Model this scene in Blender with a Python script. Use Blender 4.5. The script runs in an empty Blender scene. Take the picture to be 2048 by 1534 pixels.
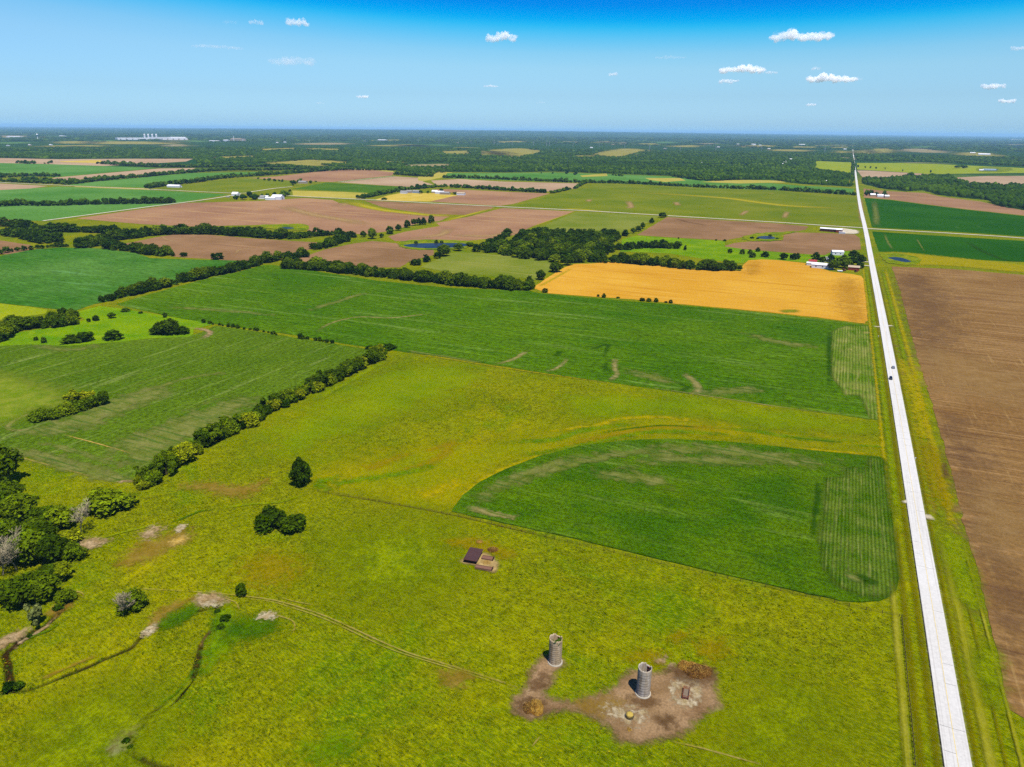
import bpy, bmesh, math, random
import numpy as np
from mathutils import Vector, Matrix, Euler, noise as mnoise
from mathutils.geometry import tessellate_polygon

random.seed(7)
rng = np.random.default_rng(7)
scene = bpy.context.scene
col = scene.collection
R = math.radians

# ------------------------------------------------------------------ camera
F_PX, W_PX, H_PX = 1419.0, 2048.0, 1534.0
CAM_H = 150.0
PITCH, ROLL = 19.66, 0.56
cam_d = bpy.data.cameras.new("camera")
cam = bpy.data.objects.new("camera", cam_d)
col.objects.link(cam)
cam_d.sensor_fit = 'HORIZONTAL'
cam_d.sensor_width = 36.0
cam_d.lens = F_PX / W_PX * 36.0
cam_d.clip_start = 1.0
cam_d.clip_end = 150000.0
CAM_M = Matrix.Rotation(R(90 - PITCH), 3, 'X') @ Matrix.Rotation(R(ROLL), 3, 'Z')
cam.matrix_world = Matrix.Translation((0, 0, CAM_H)) @ CAM_M.to_4x4()
scene.camera = cam

# ------------------------------------------------------------------ sky
SUN_FROM = Vector((1.9, -4.1, 10.1)).normalized()      # direction towards the sun
SUN_EL = math.asin(SUN_FROM.z)
SUN_AZ = math.atan2(SUN_FROM.x, SUN_FROM.y)
world = bpy.data.worlds.new("World")
scene.world = world
world.use_nodes = True
wt = world.node_tree
wt.nodes.clear()
w_out = wt.nodes.new('ShaderNodeOutputWorld')
w_bg = wt.nodes.new('ShaderNodeBackground')
w_sky = wt.nodes.new('ShaderNodeTexSky')
w_sky.sky_type = 'NISHITA'
w_sky.sun_disc = False
w_sky.sun_elevation = SUN_EL
w_sky.sun_rotation = SUN_AZ
w_sky.air_density = 1.0
w_sky.dust_density = 0.6
w_sky.ozone_density = 2.0
w_bg.inputs['Strength'].default_value = 0.097
w_tc = wt.nodes.new('ShaderNodeTexCoord')
w_sep = wt.nodes.new('ShaderNodeSeparateXYZ')
wt.links.new(w_tc.outputs['Generated'], w_sep.inputs[0])
w_xx = wt.nodes.new('ShaderNodeMath'); w_xx.operation = 'MULTIPLY'
wt.links.new(w_sep.outputs['X'], w_xx.inputs[0]); wt.links.new(w_sep.outputs['X'], w_xx.inputs[1])
w_k = wt.nodes.new('ShaderNodeMath'); w_k.operation = 'MULTIPLY_ADD'
wt.links.new(w_xx.outputs[0], w_k.inputs[0]); w_k.inputs[1].default_value = -0.06
w_lx = wt.nodes.new('ShaderNodeMath'); w_lx.operation = 'MULTIPLY_ADD'
wt.links.new(w_sep.outputs['X'], w_lx.inputs[0]); w_lx.inputs[1].default_value = 0.028
wt.links.new(w_sep.outputs['Z'], w_lx.inputs[2]); wt.links.new(w_lx.outputs[0], w_k.inputs[2])
# the deep blue sits lower opposite the sun and higher towards the sides, fading out at the horizon
w_d = wt.nodes.new('ShaderNodeMath'); w_d.operation = 'SUBTRACT'
wt.links.new(w_k.outputs[0], w_d.inputs[0]); wt.links.new(w_sep.outputs['Z'], w_d.inputs[1])
w_f = wt.nodes.new('ShaderNodeMapRange'); w_f.interpolation_type = 'SMOOTHSTEP'
wt.links.new(w_sep.outputs['Z'], w_f.inputs[0]); w_f.inputs[1].default_value = 0.02; w_f.inputs[2].default_value = 0.13
w_s = wt.nodes.new('ShaderNodeMath'); w_s.operation = 'MULTIPLY_ADD'
wt.links.new(w_d.outputs[0], w_s.inputs[0]); wt.links.new(w_f.outputs[0], w_s.inputs[1]); wt.links.new(w_sep.outputs['Z'], w_s.inputs[2])
w_ramp = wt.nodes.new('ShaderNodeValToRGB')
wt.links.new(w_s.outputs[0], w_ramp.inputs[0])
SKY_STOPS = [(0.0, (0.52, 0.95, 1.6)), (0.0087, (0.482, 0.814, 1.357)), (0.0431, (0.452, 0.703, 1.035)), (0.0758, (0.488, 0.75, 0.957)), (0.0932, (0.413, 0.748, 0.944)), (0.1047, (0.288, 0.731, 0.955)), (0.116, (0.152, 0.707, 0.965)), (0.1244, (0.05, 0.666, 0.964)), (0.1311, (0.005, 0.582, 0.964)), (0.1388, (0.0, 0.492, 0.956)), (0.1491, (0.0, 0.383, 0.917)), (0.2, (0.0, 0.24, 0.9)), (0.45, (0.03, 0.35, 1.0)), (0.9, (0.35, 0.6, 1.0))]
els = w_ramp.color_ramp.elements
while len(els) < len(SKY_STOPS):
    els.new(0.5)
for e, (p, c) in zip(els, SKY_STOPS):
    e.position = p
    e.color = (*c, 1)
w_mul = wt.nodes.new('ShaderNodeMix'); w_mul.data_type = 'RGBA'; w_mul.blend_type = 'MULTIPLY'
w_mul.inputs[0].default_value = 1.0
wt.links.new(w_sky.outputs[0], w_mul.inputs[6])
wt.links.new(w_ramp.outputs[0], w_mul.inputs[7])
wt.links.new(w_mul.outputs[2], w_bg.inputs['Color'])
wt.links.new(w_bg.outputs[0], w_out.inputs['Surface'])

# ------------------------------------------------------------------ sun, exposure
sun_d = bpy.data.lights.new("sun", 'SUN')
sun_d.energy = 5.0
sun_d.angle = R(0.5)
sun_d.color = (1.0, 0.955, 0.88)
sun = bpy.data.objects.new("sun", sun_d)
col.objects.link(sun)
sun.rotation_euler = (-SUN_FROM).to_track_quat('-Z', 'Y').to_euler()
sun.location = SUN_FROM * 500

scene.view_settings.view_transform = 'Standard'
scene.view_settings.look = 'None'
scene.view_settings.exposure = 0.68
scene.view_settings.gamma = 1.0
scene.view_settings.use_curve_mapping = False
scene.cycles.max_bounces = 6
scene.cycles.diffuse_bounces = 2
scene.cycles.transparent_max_bounces = 24
scene.cycles.volume_bounces = 6
scene.cycles.use_denoising = False

# ------------------------------------------------------------------ measuring
ROT = np.array(CAM_M)

def atv(p, z=0.0):
    """photo survey points -> positions on the level plain"""
    p = np.asarray(p, float)
    d = np.stack([(p[..., 0] - W_PX / 2) / F_PX, -(p[..., 1] - H_PX / 2) / F_PX, -np.ones(p.shape[:-1])], -1) @ ROT.T
    t = (z - CAM_H) / np.minimum(d[..., 2], -0.0022)
    return d[..., :2] * t[..., None]

def at(x, y):
    q = atv([x, y])
    return float(q[0]), float(q[1])

def proj(P):
    P = np.asarray(P, float)
    if P.shape[-1] == 2:
        P = np.concatenate([P, np.zeros(P.shape[:-1] + (1,))], -1)
    q = (P - np.array([0, 0, CAM_H])) @ ROT
    return np.stack([W_PX / 2 + F_PX * q[..., 0] / -q[..., 2], H_PX / 2 - F_PX * q[..., 1] / -q[..., 2]], -1)

def ppm(x, y):
    """photo pixels per metre across the view at a survey point, and cos of the look-down angle"""
    gx, gy = at(x, y)
    fwd = -(np.array([gx, gy, -CAM_H]) @ ROT)[2]
    return F_PX / fwd, math.hypot(gx, gy) / math.sqrt(gx * gx + gy * gy + CAM_H ** 2)

HEAD = math.atan2((1704 - 1024), math.hypot(1419, 507))     # the road's heading, which every field follows
NV = np.array([math.sin(HEAD), math.cos(HEAD)])
EV = np.array([math.cos(HEAD), -math.sin(HEAD)])

def in_poly(pts, poly):
    x, y = pts[:, 0], pts[:, 1]
    inside = np.zeros(len(pts), bool)
    n = len(poly)
    for i in range(n):
        x1, y1 = poly[i]; x2, y2 = poly[(i + 1) % n]
        if y1 == y2:
            continue
        c = ((y1 > y) != (y2 > y)) & (x < (x2 - x1) * (y - y1) / (y2 - y1) + x1)
        inside ^= c
    return inside

def seg_dist(P, poly, closed=False):
    best = np.full(len(P), 1e9)
    n = len(poly)
    for i in range(n if closed else n - 1):
        a = np.asarray(poly[i]); b = np.asarray(poly[(i + 1) % n])
        ab = b - a
        t = np.clip(((P - a) @ ab) / max(ab @ ab, 1e-9), 0, 1)
        best = np.minimum(best, np.hypot(*(P - a - t[:, None] * ab).T))
    return best

def smooth_line(pts, closed=False, k=8):
    pts = [np.asarray(p, float) for p in pts]
    n = len(pts)
    out = []
    for i in range(n if closed else n - 1):
        p1, p2 = pts[i], pts[(i + 1) % n]
        p0 = pts[i - 1] if (closed or i > 0) else 2 * p1 - p2
        p3 = pts[(i + 2) % n] if (closed or i + 2 < n) else 2 * p2 - p1
        for j in range(k):
            t = j / k
            out.append(0.5 * (2 * p1 + (p2 - p0) * t + (2 * p0 - 5 * p1 + 4 * p2 - p3) * t * t + (3 * p1 - p0 - 3 * p2 + p3) * t ** 3))
    if not closed:
        out.append(pts[-1])
    return np.array(out)

# ------------------------------------------------------------------ objects
def tag(o, label=None, cat=None, group=None, kind=None):
    if label: o['label'] = label
    if cat: o['category'] = cat
    if group: o['group'] = group
    if kind: o['kind'] = kind
    return o

def empty(name, loc, rz=0.0, label=None, cat=None, group=None):
    o = bpy.data.objects.new(name, None)
    o.empty_display_size = 0.5
    col.objects.link(o)
    o.location = loc
    o.rotation_euler = (0, 0, rz)
    return tag(o, label, cat, group)

def link(name, me, m=None, parent=None):
    o = bpy.data.objects.new(name, me)
    col.objects.link(o)
    if m is not None:
        me.materials.append(m)
    if parent is not None:
        o.parent = parent
    return o

def mesh_arrays(name, V, Fc, attrs=None, fattrs=None, smooth=False):
    V = np.asarray(V, np.float32); Fc = np.asarray(Fc, np.int32)
    me = bpy.data.meshes.new(name)
    me.vertices.add(len(V)); me.vertices.foreach_set('co', V.ravel())
    n, k = Fc.shape
    me.loops.add(n * k); me.loops.foreach_set('vertex_index', Fc.ravel())
    me.polygons.add(n)
    me.polygons.foreach_set('loop_start', np.arange(0, n * k, k, dtype=np.int32))
    me.polygons.foreach_set('loop_total', np.full(n, k, np.int32))
    if smooth:
        me.polygons.foreach_set('use_smooth', np.ones(n, bool))
    for nm, a in (attrs or {}).items():
        at_ = me.attributes.new(nm, 'FLOAT', 'POINT'); at_.data.foreach_set('value', np.asarray(a, np.float32))
    for nm, a in (fattrs or {}).items():
        at_ = me.attributes.new(nm, 'FLOAT', 'FACE'); at_.data.foreach_set('value', np.asarray(a, np.float32))
    me.update(calc_edges=True)
    return me

class MB:
    """collects boxes, tubes and prisms into one mesh"""
    def __init__(self):
        self.bm = bmesh.new()
    def box(self, c, s, rz=0.0, rx=0.0, bevel=0.0):
        r = bmesh.ops.create_cube(self.bm, size=1.0)
        M = Matrix.Translation(c) @ Matrix.Rotation(rz, 4, 'Z') @ Matrix.Rotation(rx, 4, 'X') @ Matrix.Diagonal((*s, 1))
        bmesh.ops.transform(self.bm, matrix=M, verts=r['verts'])
        if bevel:
            es = list({e for v in r['verts'] for e in v.link_edges})
            bmesh.ops.bevel(self.bm, geom=es, offset=bevel, segments=2, affect='EDGES', profile=0.6)
        return self
    def tube(self, pts, radii, n=6, cap=True):
        pts = [Vector(p) for p in pts]
        if not hasattr(radii, '__len__'):
            radii = [radii] * len(pts)
        rings = []
        for i, p in enumerate(pts):
            d = (pts[min(i + 1, len(pts) - 1)] - pts[max(i - 1, 0)]).normalized()
            a = d.orthogonal().normalized(); b = d.cross(a)
            rings.append([self.bm.verts.new(p + (a * math.cos(2 * math.pi * j / n) + b * math.sin(2 * math.pi * j / n)) * radii[i]) for j in range(n)])
        for r0, r1 in zip(rings, rings[1:]):
            for j in range(n):
                self.bm.faces.new((r0[j], r0[(j + 1) % n], r1[(j + 1) % n], r1[j]))
        if cap:
            self.bm.faces.new(rings[0][::-1]); self.bm.faces.new(rings[-1])
        return self
    def prism(self, prof, y0, y1):
        """profile in x,z swept along y"""
        a = [self.bm.verts.new((x, y0, z)) for x, z in prof]
        b = [self.bm.verts.new((x, y1, z)) for x, z in prof]
        n = len(prof)
        for i in range(n):
            self.bm.faces.new((a[i], a[(i + 1) % n], b[(i + 1) % n], b[i]))
        self.bm.faces.new(a[::-1]); self.bm.faces.new(b)
        return self
    def build(self, name, m=None, parent=None, smooth=False):
        bmesh.ops.recalc_face_normals(self.bm, faces=self.bm.faces)
        me = bpy.data.meshes.new(name)
        self.bm.to_mesh(me); self.bm.free()
        if smooth:
            me.polygons.foreach_set('use_smooth', np.ones(len(me.polygons), bool))
        return link(name, me, m, parent)

# ------------------------------------------------------------------ materials
K_LIT = 2.45
def C(r, g, b, k=None):
    """surface colour from the shade it shows in full sun (0-255)"""
    def l(v):
        v = v / 255.0
        return v / 12.92 if v <= 0.04045 else ((v + 0.055) / 1.055) ** 2.4
    k = k or K_LIT
    return (max(l(r) / k, 0.001), max(l(g) / k, 0.001), max(l(b) / k, 0.0006), 1.0)

class NT:
    def __init__(self, name):
        self.m = bpy.data.materials.new(name)
        self.m.use_nodes = True
        self.t = self.m.node_tree
        self.t.nodes.clear()
        self.out = self.t.nodes.new('ShaderNodeOutputMaterial')
    def n(self, typ, **kw):
        x = self.t.nodes.new(typ)
        for k, v in kw.items():
            setattr(x, k, v)
        return x
    def l(self, a, b):
        self.t.links.new(a, b)
    def noise(self, vec, scale, detail=3.0, rough=0.55, dist=0.0):
        x = self.n('ShaderNodeTexNoise')
        x.inputs['Scale'].default_value = scale; x.inputs['Detail'].default_value = detail
        x.inputs['Roughness'].default_value = rough; x.inputs['Distortion'].default_value = dist
        self.l(vec, x.inputs['Vector'])
        return x.outputs['Fac']
    def rng(self, v, a, b, c=0.0, d=1.0, smooth=False):
        x = self.n('ShaderNodeMapRange')
        if smooth: x.interpolation_type = 'SMOOTHSTEP'
        self.l(v, x.inputs[0])
        for i, q in enumerate((a, b, c, d)):
            x.inputs[i + 1].default_value = q
        return x.outputs[0]
    def math(self, op, a, b=None, c=None):
        x = self.n('ShaderNodeMath', operation=op)
        for i, q in enumerate((a, b, c)):
            if q is None: continue
            if isinstance(q, (int, float)): x.inputs[i].default_value = q
            else: self.l(q, x.inputs[i])
        return x.outputs[0]
    def mix(self, fac, a, b, blend='MIX'):
        x = self.n('ShaderNodeMix', data_type='RGBA', blend_type=blend)
        if isinstance(fac, (int, float)): x.inputs[0].default_value = fac
        else: self.l(fac, x.inputs[0])
        for i, q in ((6, a), (7, b)):
            if isinstance(q, tuple): x.inputs[i].default_value = q
            else: self.l(q, x.inputs[i])
        return x.outputs[2]
    def scale(self, c, v):
        x = self.n('ShaderNodeVectorMath', operation='SCALE')
        self.l(c, x.inputs[0]); self.l(v, x.inputs['Scale'])
        return x.outputs[0]
    def mapped(self, rz=0.0, sc=(1, 1, 1)):
        tc = self.n('ShaderNodeTexCoord')
        a = self.n('ShaderNodeMapping'); a.inputs['Rotation'].default_value = (0, 0, rz)
        self.l(tc.outputs['Object'], a.inputs[0])
        b = self.n('ShaderNodeMapping'); b.inputs['Scale'].default_value = sc
        self.l(a.outputs[0], b.inputs[0])
        return b.outputs[0]
    def attr(self, name):
        x = self.n('ShaderNodeAttribute', attribute_name=name)
        return x.outputs['Fac']

def gmat(name, a, b, big=60.0, lo=0.38, hi=0.62, streaks=(), fine=(1.2, 0.25), fine2=None, rows=None, soft=None, rz=None, bump=None, patch=()):
    """ground, crop, soil or road: two colours in broad drifts, streaks across or along the rows, fine grain, optional soft edge"""
    t = NT(name)
    rz = HEAD if rz is None else rz
    base = t.mapped(rz)
    c = t.mix(t.rng(t.noise(base, 1.0 / big, 4.0, 0.6), lo, hi), C(*a), C(*b))
    for (pc, size, plo, phi, amt) in patch:
        c = t.mix(t.rng(t.noise(base, 1.0 / size, 5.0, 0.65, 0.4), plo, phi, 0, amt, True), c, C(*pc))
    for (sc_col, wu, wv, plo, phi, amt) in streaks:
        v = t.mapped(rz, (1.0 / wu, 1.0 / wv, 1))
        c = t.mix(t.rng(t.noise(v, 1.0, 3.0, 0.55), plo, phi, 0, amt, True), c, C(*sc_col))
    if rows:
        pitch, depth, axis = rows
        sx = t.n('ShaderNodeSeparateXYZ'); t.l(base, sx.inputs[0])
        w = t.math('SINE', t.math('MULTIPLY', sx.outputs[axis], 2 * math.pi / pitch))
        c = t.scale(c, t.math('MULTIPLY_ADD', w, depth, 1.0))
    f = t.rng(t.noise(base, 1.0 / fine[0], 5.0, 0.75), 0.34, 0.66, 1 - 1.35 * fine[1], 1 + 1.35 * fine[1])
    c = t.scale(c, f)
    if fine2:
        v = t.mapped(rz, (1.0 / fine2[0], 1.0 / fine2[1], 1))
        c = t.scale(c, t.rng(t.noise(v, 1.0, 4.0, 0.7), 0.36, 0.64, 1 - fine2[2], 1 + fine2[2]))
    d = t.n('ShaderNodeBsdfDiffuse')
    t.l(c, d.inputs['Color'])
    d.inputs['Roughness'].default_value = 0.6
    if bump:
        bp = t.n('ShaderNodeBump'); bp.inputs['Strength'].default_value = bump[1]; bp.inputs['Distance'].default_value = bump[2]
        t.l(t.noise(base, 1.0 / bump[0], 4.0, 0.65), bp.inputs['Height'])
        t.l(bp.outputs[0], d.inputs['Normal'])
    sh = d.outputs[0]
    if soft:
        size, k, amax = soft
        q = t.math('MULTIPLY_ADD', t.noise(base, 1.0 / size, 5.0, 0.7), k, t.attr('mask'))
        al = t.rng(q, 0.5 * k + 0.05, 0.5 * k + 0.95, 0, amax, True)
        tr = t.n('ShaderNodeBsdfTransparent')
        mx = t.n('ShaderNodeMixShader')
        t.l(al, mx.inputs[0]); t.l(tr.outputs[0], mx.inputs[1]); t.l(sh, mx.inputs[2])
        sh = mx.outputs[0]
    t.l(sh, t.out.inputs['Surface'])
    return t.m

def smat(name, c, rough=0.6, metal=0.0, vary=0.15, size=1.5, sc=(1, 1, 1), dirt=None, spec=0.3, k=None):
    t = NT(name)
    v = t.mapped(0, sc)
    base = C(*c, k)
    x = t.mix(0.0, base, base)
    if dirt:
        x = t.mix(t.rng(t.noise(v, 1.0 / dirt[1], 5, 0.65), 0.42, 0.66, 0, dirt[2]), base, C(*dirt[0], k))
    x = t.scale(x, t.rng(t.noise(v, 1.0 / size, 4, 0.65), 0.25, 0.75, 1 - vary, 1 + vary))
    p = t.n('ShaderNodeBsdfPrincipled')
    t.l(x, p.inputs['Base Color'])
    p.inputs['Roughness'].default_value = rough
    p.inputs['Metallic'].default_value = metal
    p.inputs['Specular IOR Level'].default_value = spec
    t.l(p.outputs[0], t.out.inputs['Surface'])
    return t.m

def leaf_mat(name, lit, alt, trans=0.22):
    t = NT(name)
    oi = t.n('ShaderNodeObjectInfo')
    h = t.math('FRACT', t.math('ADD', oi.outputs['Random'], t.attr('hue')))
    c = t.mix(h, C(*lit), C(*alt))
    tc = t.n('ShaderNodeTexCoord')
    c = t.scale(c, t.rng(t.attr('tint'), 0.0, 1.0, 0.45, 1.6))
    c = t.scale(c, t.rng(h, 0, 1, 0.8, 1.25))
    d = t.n('ShaderNodeBsdfDiffuse'); t.l(c, d.inputs['Color'])
    tr = t.n('ShaderNodeBsdfTranslucent'); t.l(t.mix(0.5, c, C(150, 190, 10)), tr.inputs['Color'])
    mx = t.n('ShaderNodeMixShader'); mx.inputs[0].default_value = trans
    t.l(d.outputs[0], mx.inputs[1]); t.l(tr.outputs[0], mx.inputs[2])
    t.l(mx.outputs[0], t.out.inputs['Surface'])
    return t.m

# ------------------------------------------------------------------ the ground
GULLIES = [
    [(436, 1212), (434, 1229), (425, 1256), (403, 1285), (395, 1322), (386, 1346), (369, 1373), (344, 1402), (298, 1429), (278, 1449), (269, 1468), (254, 1490), (268, 1505), (300, 1524), (330, 1534), (372, 1548)],
    [(436, 1212), (405, 1218), (375, 1221), (345, 1240), (317, 1251), (288, 1265), (264, 1292), (239, 1304), (207, 1317), (171, 1334), (122, 1353), (73, 1373), (44, 1380), (22, 1381), (-20, 1389), (-80, 1392)],
    [(22, 1381), (17, 1351), (15, 1322), (10, 1307), (29, 1290), (49, 1273), (71, 1258), (98, 1243), (125, 1215), (150, 1190)],
]
GUL_W = [smooth_line(atv(g), k=4) for g in GULLIES]
GUL_HW = [0.8, 0.6, 0.8]
GUL_D = [1.3, 1.0, 1.2]

def ground_h(P):
    z = np.zeros(len(P))
    r = np.hypot(P[:, 0], P[:, 1])
    az = np.arctan2(P[:, 0], P[:, 1])
    far = np.clip((r - 11000) / 22000, 0, 1)
    z += 120 * far * far * (3 - 2 * far) * np.exp(-((az + 0.05) / 0.42) ** 2) * (P[:, 1] > 0)
    near = (r < 420) & (P[:, 0] < 20) & (P[:, 1] > 60)
    idx = np.where(near)[0]
    if len(idx):
        Q = P[idx]
        for g, hw, dp in zip(GUL_W, GUL_HW, GUL_D):
            d = seg_dist(Q, g)
            wob = np.array([mnoise.noise((x * 0.13, y * 0.13, 3.1)) for x, y in Q])
            w = hw * (1 + 0.5 * wob)
            cut = np.clip((w + 0.7 - d) / 0.9, 0, 1)
            z[idx] = np.minimum(z[idx], -dp * (0.75 + 0.4 * wob) * cut * cut * (3 - 2 * cut))
    return z

def axis(lo, hi, step, out_lo, out_hi, growth=1.22):
    a = list(np.arange(lo, hi, step))
    s, x = step, hi
    while x < out_hi:
        a.append(x); s *= growth; x += s
    a.append(out_hi)
    s, x, pre = step, lo, []
    while True:
        s *= growth; x -= s
        if x <= out_lo:
            break
        pre.append(x)
    return np.array([out_lo] + pre[::-1] + a)

p_bl = atv([[-90, 1200], [-90, 1560], [470, 1560], [470, 1190]])
gx = axis(p_bl[:, 0].min(), p_bl[:, 0].max(), 0.55, -70000, 70000)
gy = axis(p_bl[:, 1].min(), p_bl[:, 1].max(), 0.55, -3000, 70000)
GX, GY = np.meshgrid(gx, gy)
GP = np.stack([GX.ravel(), GY.ravel()], 1)
GZ = ground_h(GP)
nx, ny = len(gx), len(gy)
ii = (np.arange(ny - 1)[:, None] * nx + np.arange(nx - 1)[None, :]).ravel()
gF = np.stack([ii, ii + 1, ii + nx + 1, ii + nx], 1)
dig = np.clip(-GZ / 0.9, 0, 1)

def pasture_mat():
    t = NT("pasture_grass")
    base = t.mapped(HEAD)
    c = t.mix(t.rng(t.noise(base, 1 / 45.0, 5, 0.62), 0.36, 0.64), C(116, 131, 1), C(148, 150, 1))
    c = t.mix(t.rng(t.noise(base, 1 / 90.0, 5, 0.65, 0.6), 0.53, 0.72, 0, 0.6, True), c, C(184, 168, 3))
    c = t.mix(t.rng(t.noise(t.mapped(HEAD + 0.8), 1 / 70.0, 5, 0.65, 0.6), 0.50, 0.68, 0, 0.75, True), c, C(98, 134, 1))
    c = t.mix(t.rng(t.noise(t.mapped(HEAD + 2.0), 1 / 28.0, 5, 0.7, 0.8), 0.64, 0.76, 0, 0.55, True), c, C(166, 134, 26))
    # tussocks combed by the wind, all leaning one way
    v = t.mapped(0.62, (1 / 1.7, 1 / 0.7, 1))
    f = t.noise(v, 1.0, 4, 0.72)
    c = t.mix(t.rng(f, 0.50, 0.64, 0, 0.6), c, C(184, 182, 8))
    c = t.mix(t.rng(f, 0.36, 0.48, 0.75, 0.0), c, C(80, 94, 1))
    c = t.scale(c, t.rng(t.noise(base, 1 / 4.0, 5, 0.75), 0.36, 0.64, 0.72, 1.26))
    c = t.mix(t.rng(t.attr('dig'), 0.25, 0.9), c, C(62, 50, 20))
    far = t.n('ShaderNodeNewGeometry')
    ln = t.n('ShaderNodeVectorMath', operation='LENGTH'); t.l(far.outputs['Position'], ln.inputs[0])
    # beyond the farms the plain is woods, hay meadows and stubble
    w = t.mapped(HEAD, (1 / 1500.0, 1 / 420.0, 1))
    fc = t.mix(t.rng(t.noise(w, 1.0, 5, 0.7), 0.5, 0.62), C(40, 82, 30), C(92, 120, 48))
    fc = t.mix(t.rng(t.noise(t.mapped(HEAD, (1 / 900.0, 1 / 300.0, 1)), 1.0, 4, 0.6), 0.62, 0.68, 0, 0.8), fc, C(190, 170, 110))
    c = t.mix(t.rng(ln.outputs['Value'], 2600, 3400), c, fc)
    d = t.n('ShaderNodeBsdfDiffuse'); t.l(c, d.inputs['Color'])
    bp = t.n('ShaderNodeBump'); bp.inputs['Strength'].default_value = 0.5; bp.inputs['Distance'].default_value = 0.35
    t.l(f, bp.inputs['Height']); t.l(bp.outputs[0], d.inputs['Normal'])
    t.l(d.outputs[0], t.out.inputs['Surface'])
    return t.m

M_PASTURE = pasture_mat()
g_me = mesh_arrays("ground", np.column_stack([GP, GZ]), gF, {'dig': dig}, smooth=True)
tag(link("ground", g_me, M_PASTURE), kind='structure')

# ------------------------------------------------------------------ fields, patches, strips, roads
layer = [0.020]

def next_z():
    layer[0] += 0.0025
    return layer[0]

def field(name, px, m, smooth=False, jit=0.5, thick=0.0):
    P = atv(px)
    if smooth:
        P = smooth_line(P, closed=True, k=6)
    out = []
    n = len(P)
    for i in range(n):
        a, b = P[i], P[(i + 1) % n]
        L = np.hypot(*(b - a))
        step = max(3.0, np.hypot(*a) / 110.0)
        k = int(min(max(1, L / step), 160))
        for j in range(k):
            q = a + (b - a) * j / k
            amp = jit * (1 + np.hypot(*q) / 900.0)
            out.append((q[0] + amp * mnoise.noise((q[0] * 0.15, q[1] * 0.15, 1.0)), q[1] + amp * mnoise.noise((q[0] * 0.15, q[1] * 0.15, 7.0))))
    z = next_z() + thick
    V3 = [Vector((x, y, z)) for x, y in out]
    tris = tessellate_polygon([V3])
    verts = [tuple(v) for v in V3]
    faces = []
    for t in tris:
        a, b, c = (out[i] for i in t)
        cr = (b[0] - a[0]) * (c[1] - a[1]) - (b[1] - a[1]) * (c[0] - a[0])
        faces.append(t if cr > 0 else t[::-1])
    if thick:
        k = len(verts)
        verts += [(x, y, -0.05) for x, y in out]
        faces += [(i, i + k, (i + 1) % k + k, (i + 1) % k) for i in range(k)]
    me = bpy.data.meshes.new(name)
    me.from_pydata(verts, [], faces)
    me.update()
    return tag(link(name, me, m), kind='structure')

def patch(name, px, m, w=3.0, z=None, smooth=True, n=56):
    """a soft-edged area of other growth or bare soil"""
    P = atv(px)
    if smooth:
        P = smooth_line(P, closed=True, k=5)
    pe = np.stack([P @ EV, P @ NV], 1)
    lo, hi = pe.min(0) - w, pe.max(0) + w
    X, Y = np.meshgrid(np.linspace(lo[0], hi[0], n), np.linspace(lo[1], hi[1], n))
    Q = np.stack([X.ravel(), Y.ravel()], 1)
    ins = in_poly(Q, pe)
    d = seg_dist(Q, pe, True)
    mask = np.clip(np.where(ins, d, -d) / w * 0.5 + 0.5, 0, 1)
    idx = (np.arange(n - 1)[:, None] * n + np.arange(n - 1)[None, :]).ravel()
    Fq = np.stack([idx, idx + 1, idx + n + 1, idx + n], 1)
    Fq = Fq[mask[Fq].max(1) > 0]
    Wd = Q[:, :1] * EV + Q[:, 1:] * NV
    use = np.unique(Fq)
    re = np.zeros(len(Q), int); re[use] = np.arange(len(use))
    zz = z if z is not None else next_z()
    me = mesh_arrays(name, np.column_stack([Wd[use], np.full(len(use), zz)]), re[Fq], {'mask': mask[use]})
    return tag(link(name, me, m), kind='structure')

def strip(name, pts, width, m, z=None, smooth=True, k=8, world=False, hard=False, offset=0.0):
    P = np.asarray(pts, float) if world else atv(pts)
    if smooth:
        P = smooth_line(P, k=k)
    d = np.gradient(P, axis=0)
    d /= np.maximum(np.hypot(d[:, 0], d[:, 1])[:, None], 1e-9)
    nrm = np.stack([d[:, 1], -d[:, 0]], 1)
    wv = np.interp(np.linspace(0, 1, len(P)), np.linspace(0, 1, len(np.atleast_1d(width))), np.atleast_1d(width))
    offs = np.array([-0.5, -0.25, 0, 0.25, 0.5])
    V, msk = [], []
    zz = z if z is not None else next_z()
    for o in offs:
        q = P + nrm * (o * wv + offset)[:, None]
        V.append(np.column_stack([q, np.full(len(P), zz)]))
        msk.append(np.full(len(P), 1.0 if hard else 1 - 2 * abs(o)))
    V = np.concatenate(V); msk = np.concatenate(msk)
    if not hard:
        e = np.tile(np.minimum(np.arange(len(P)), np.arange(len(P))[::-1]) / (3.0 if world else max(3.0, 0.3 * len(P))), len(offs))
        msk = np.minimum(msk, e)
    L = len(P)
    idx = (np.arange(len(offs) - 1)[:, None] * L + np.arange(L - 1)[None, :]).ravel()
    Fq = np.stack([idx, idx + L, idx + L + 1, idx + 1], 1)
    me = mesh_arrays(name, V, Fq, {'mask': msk})
    return tag(link(name, me, m), kind='structure')

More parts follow.
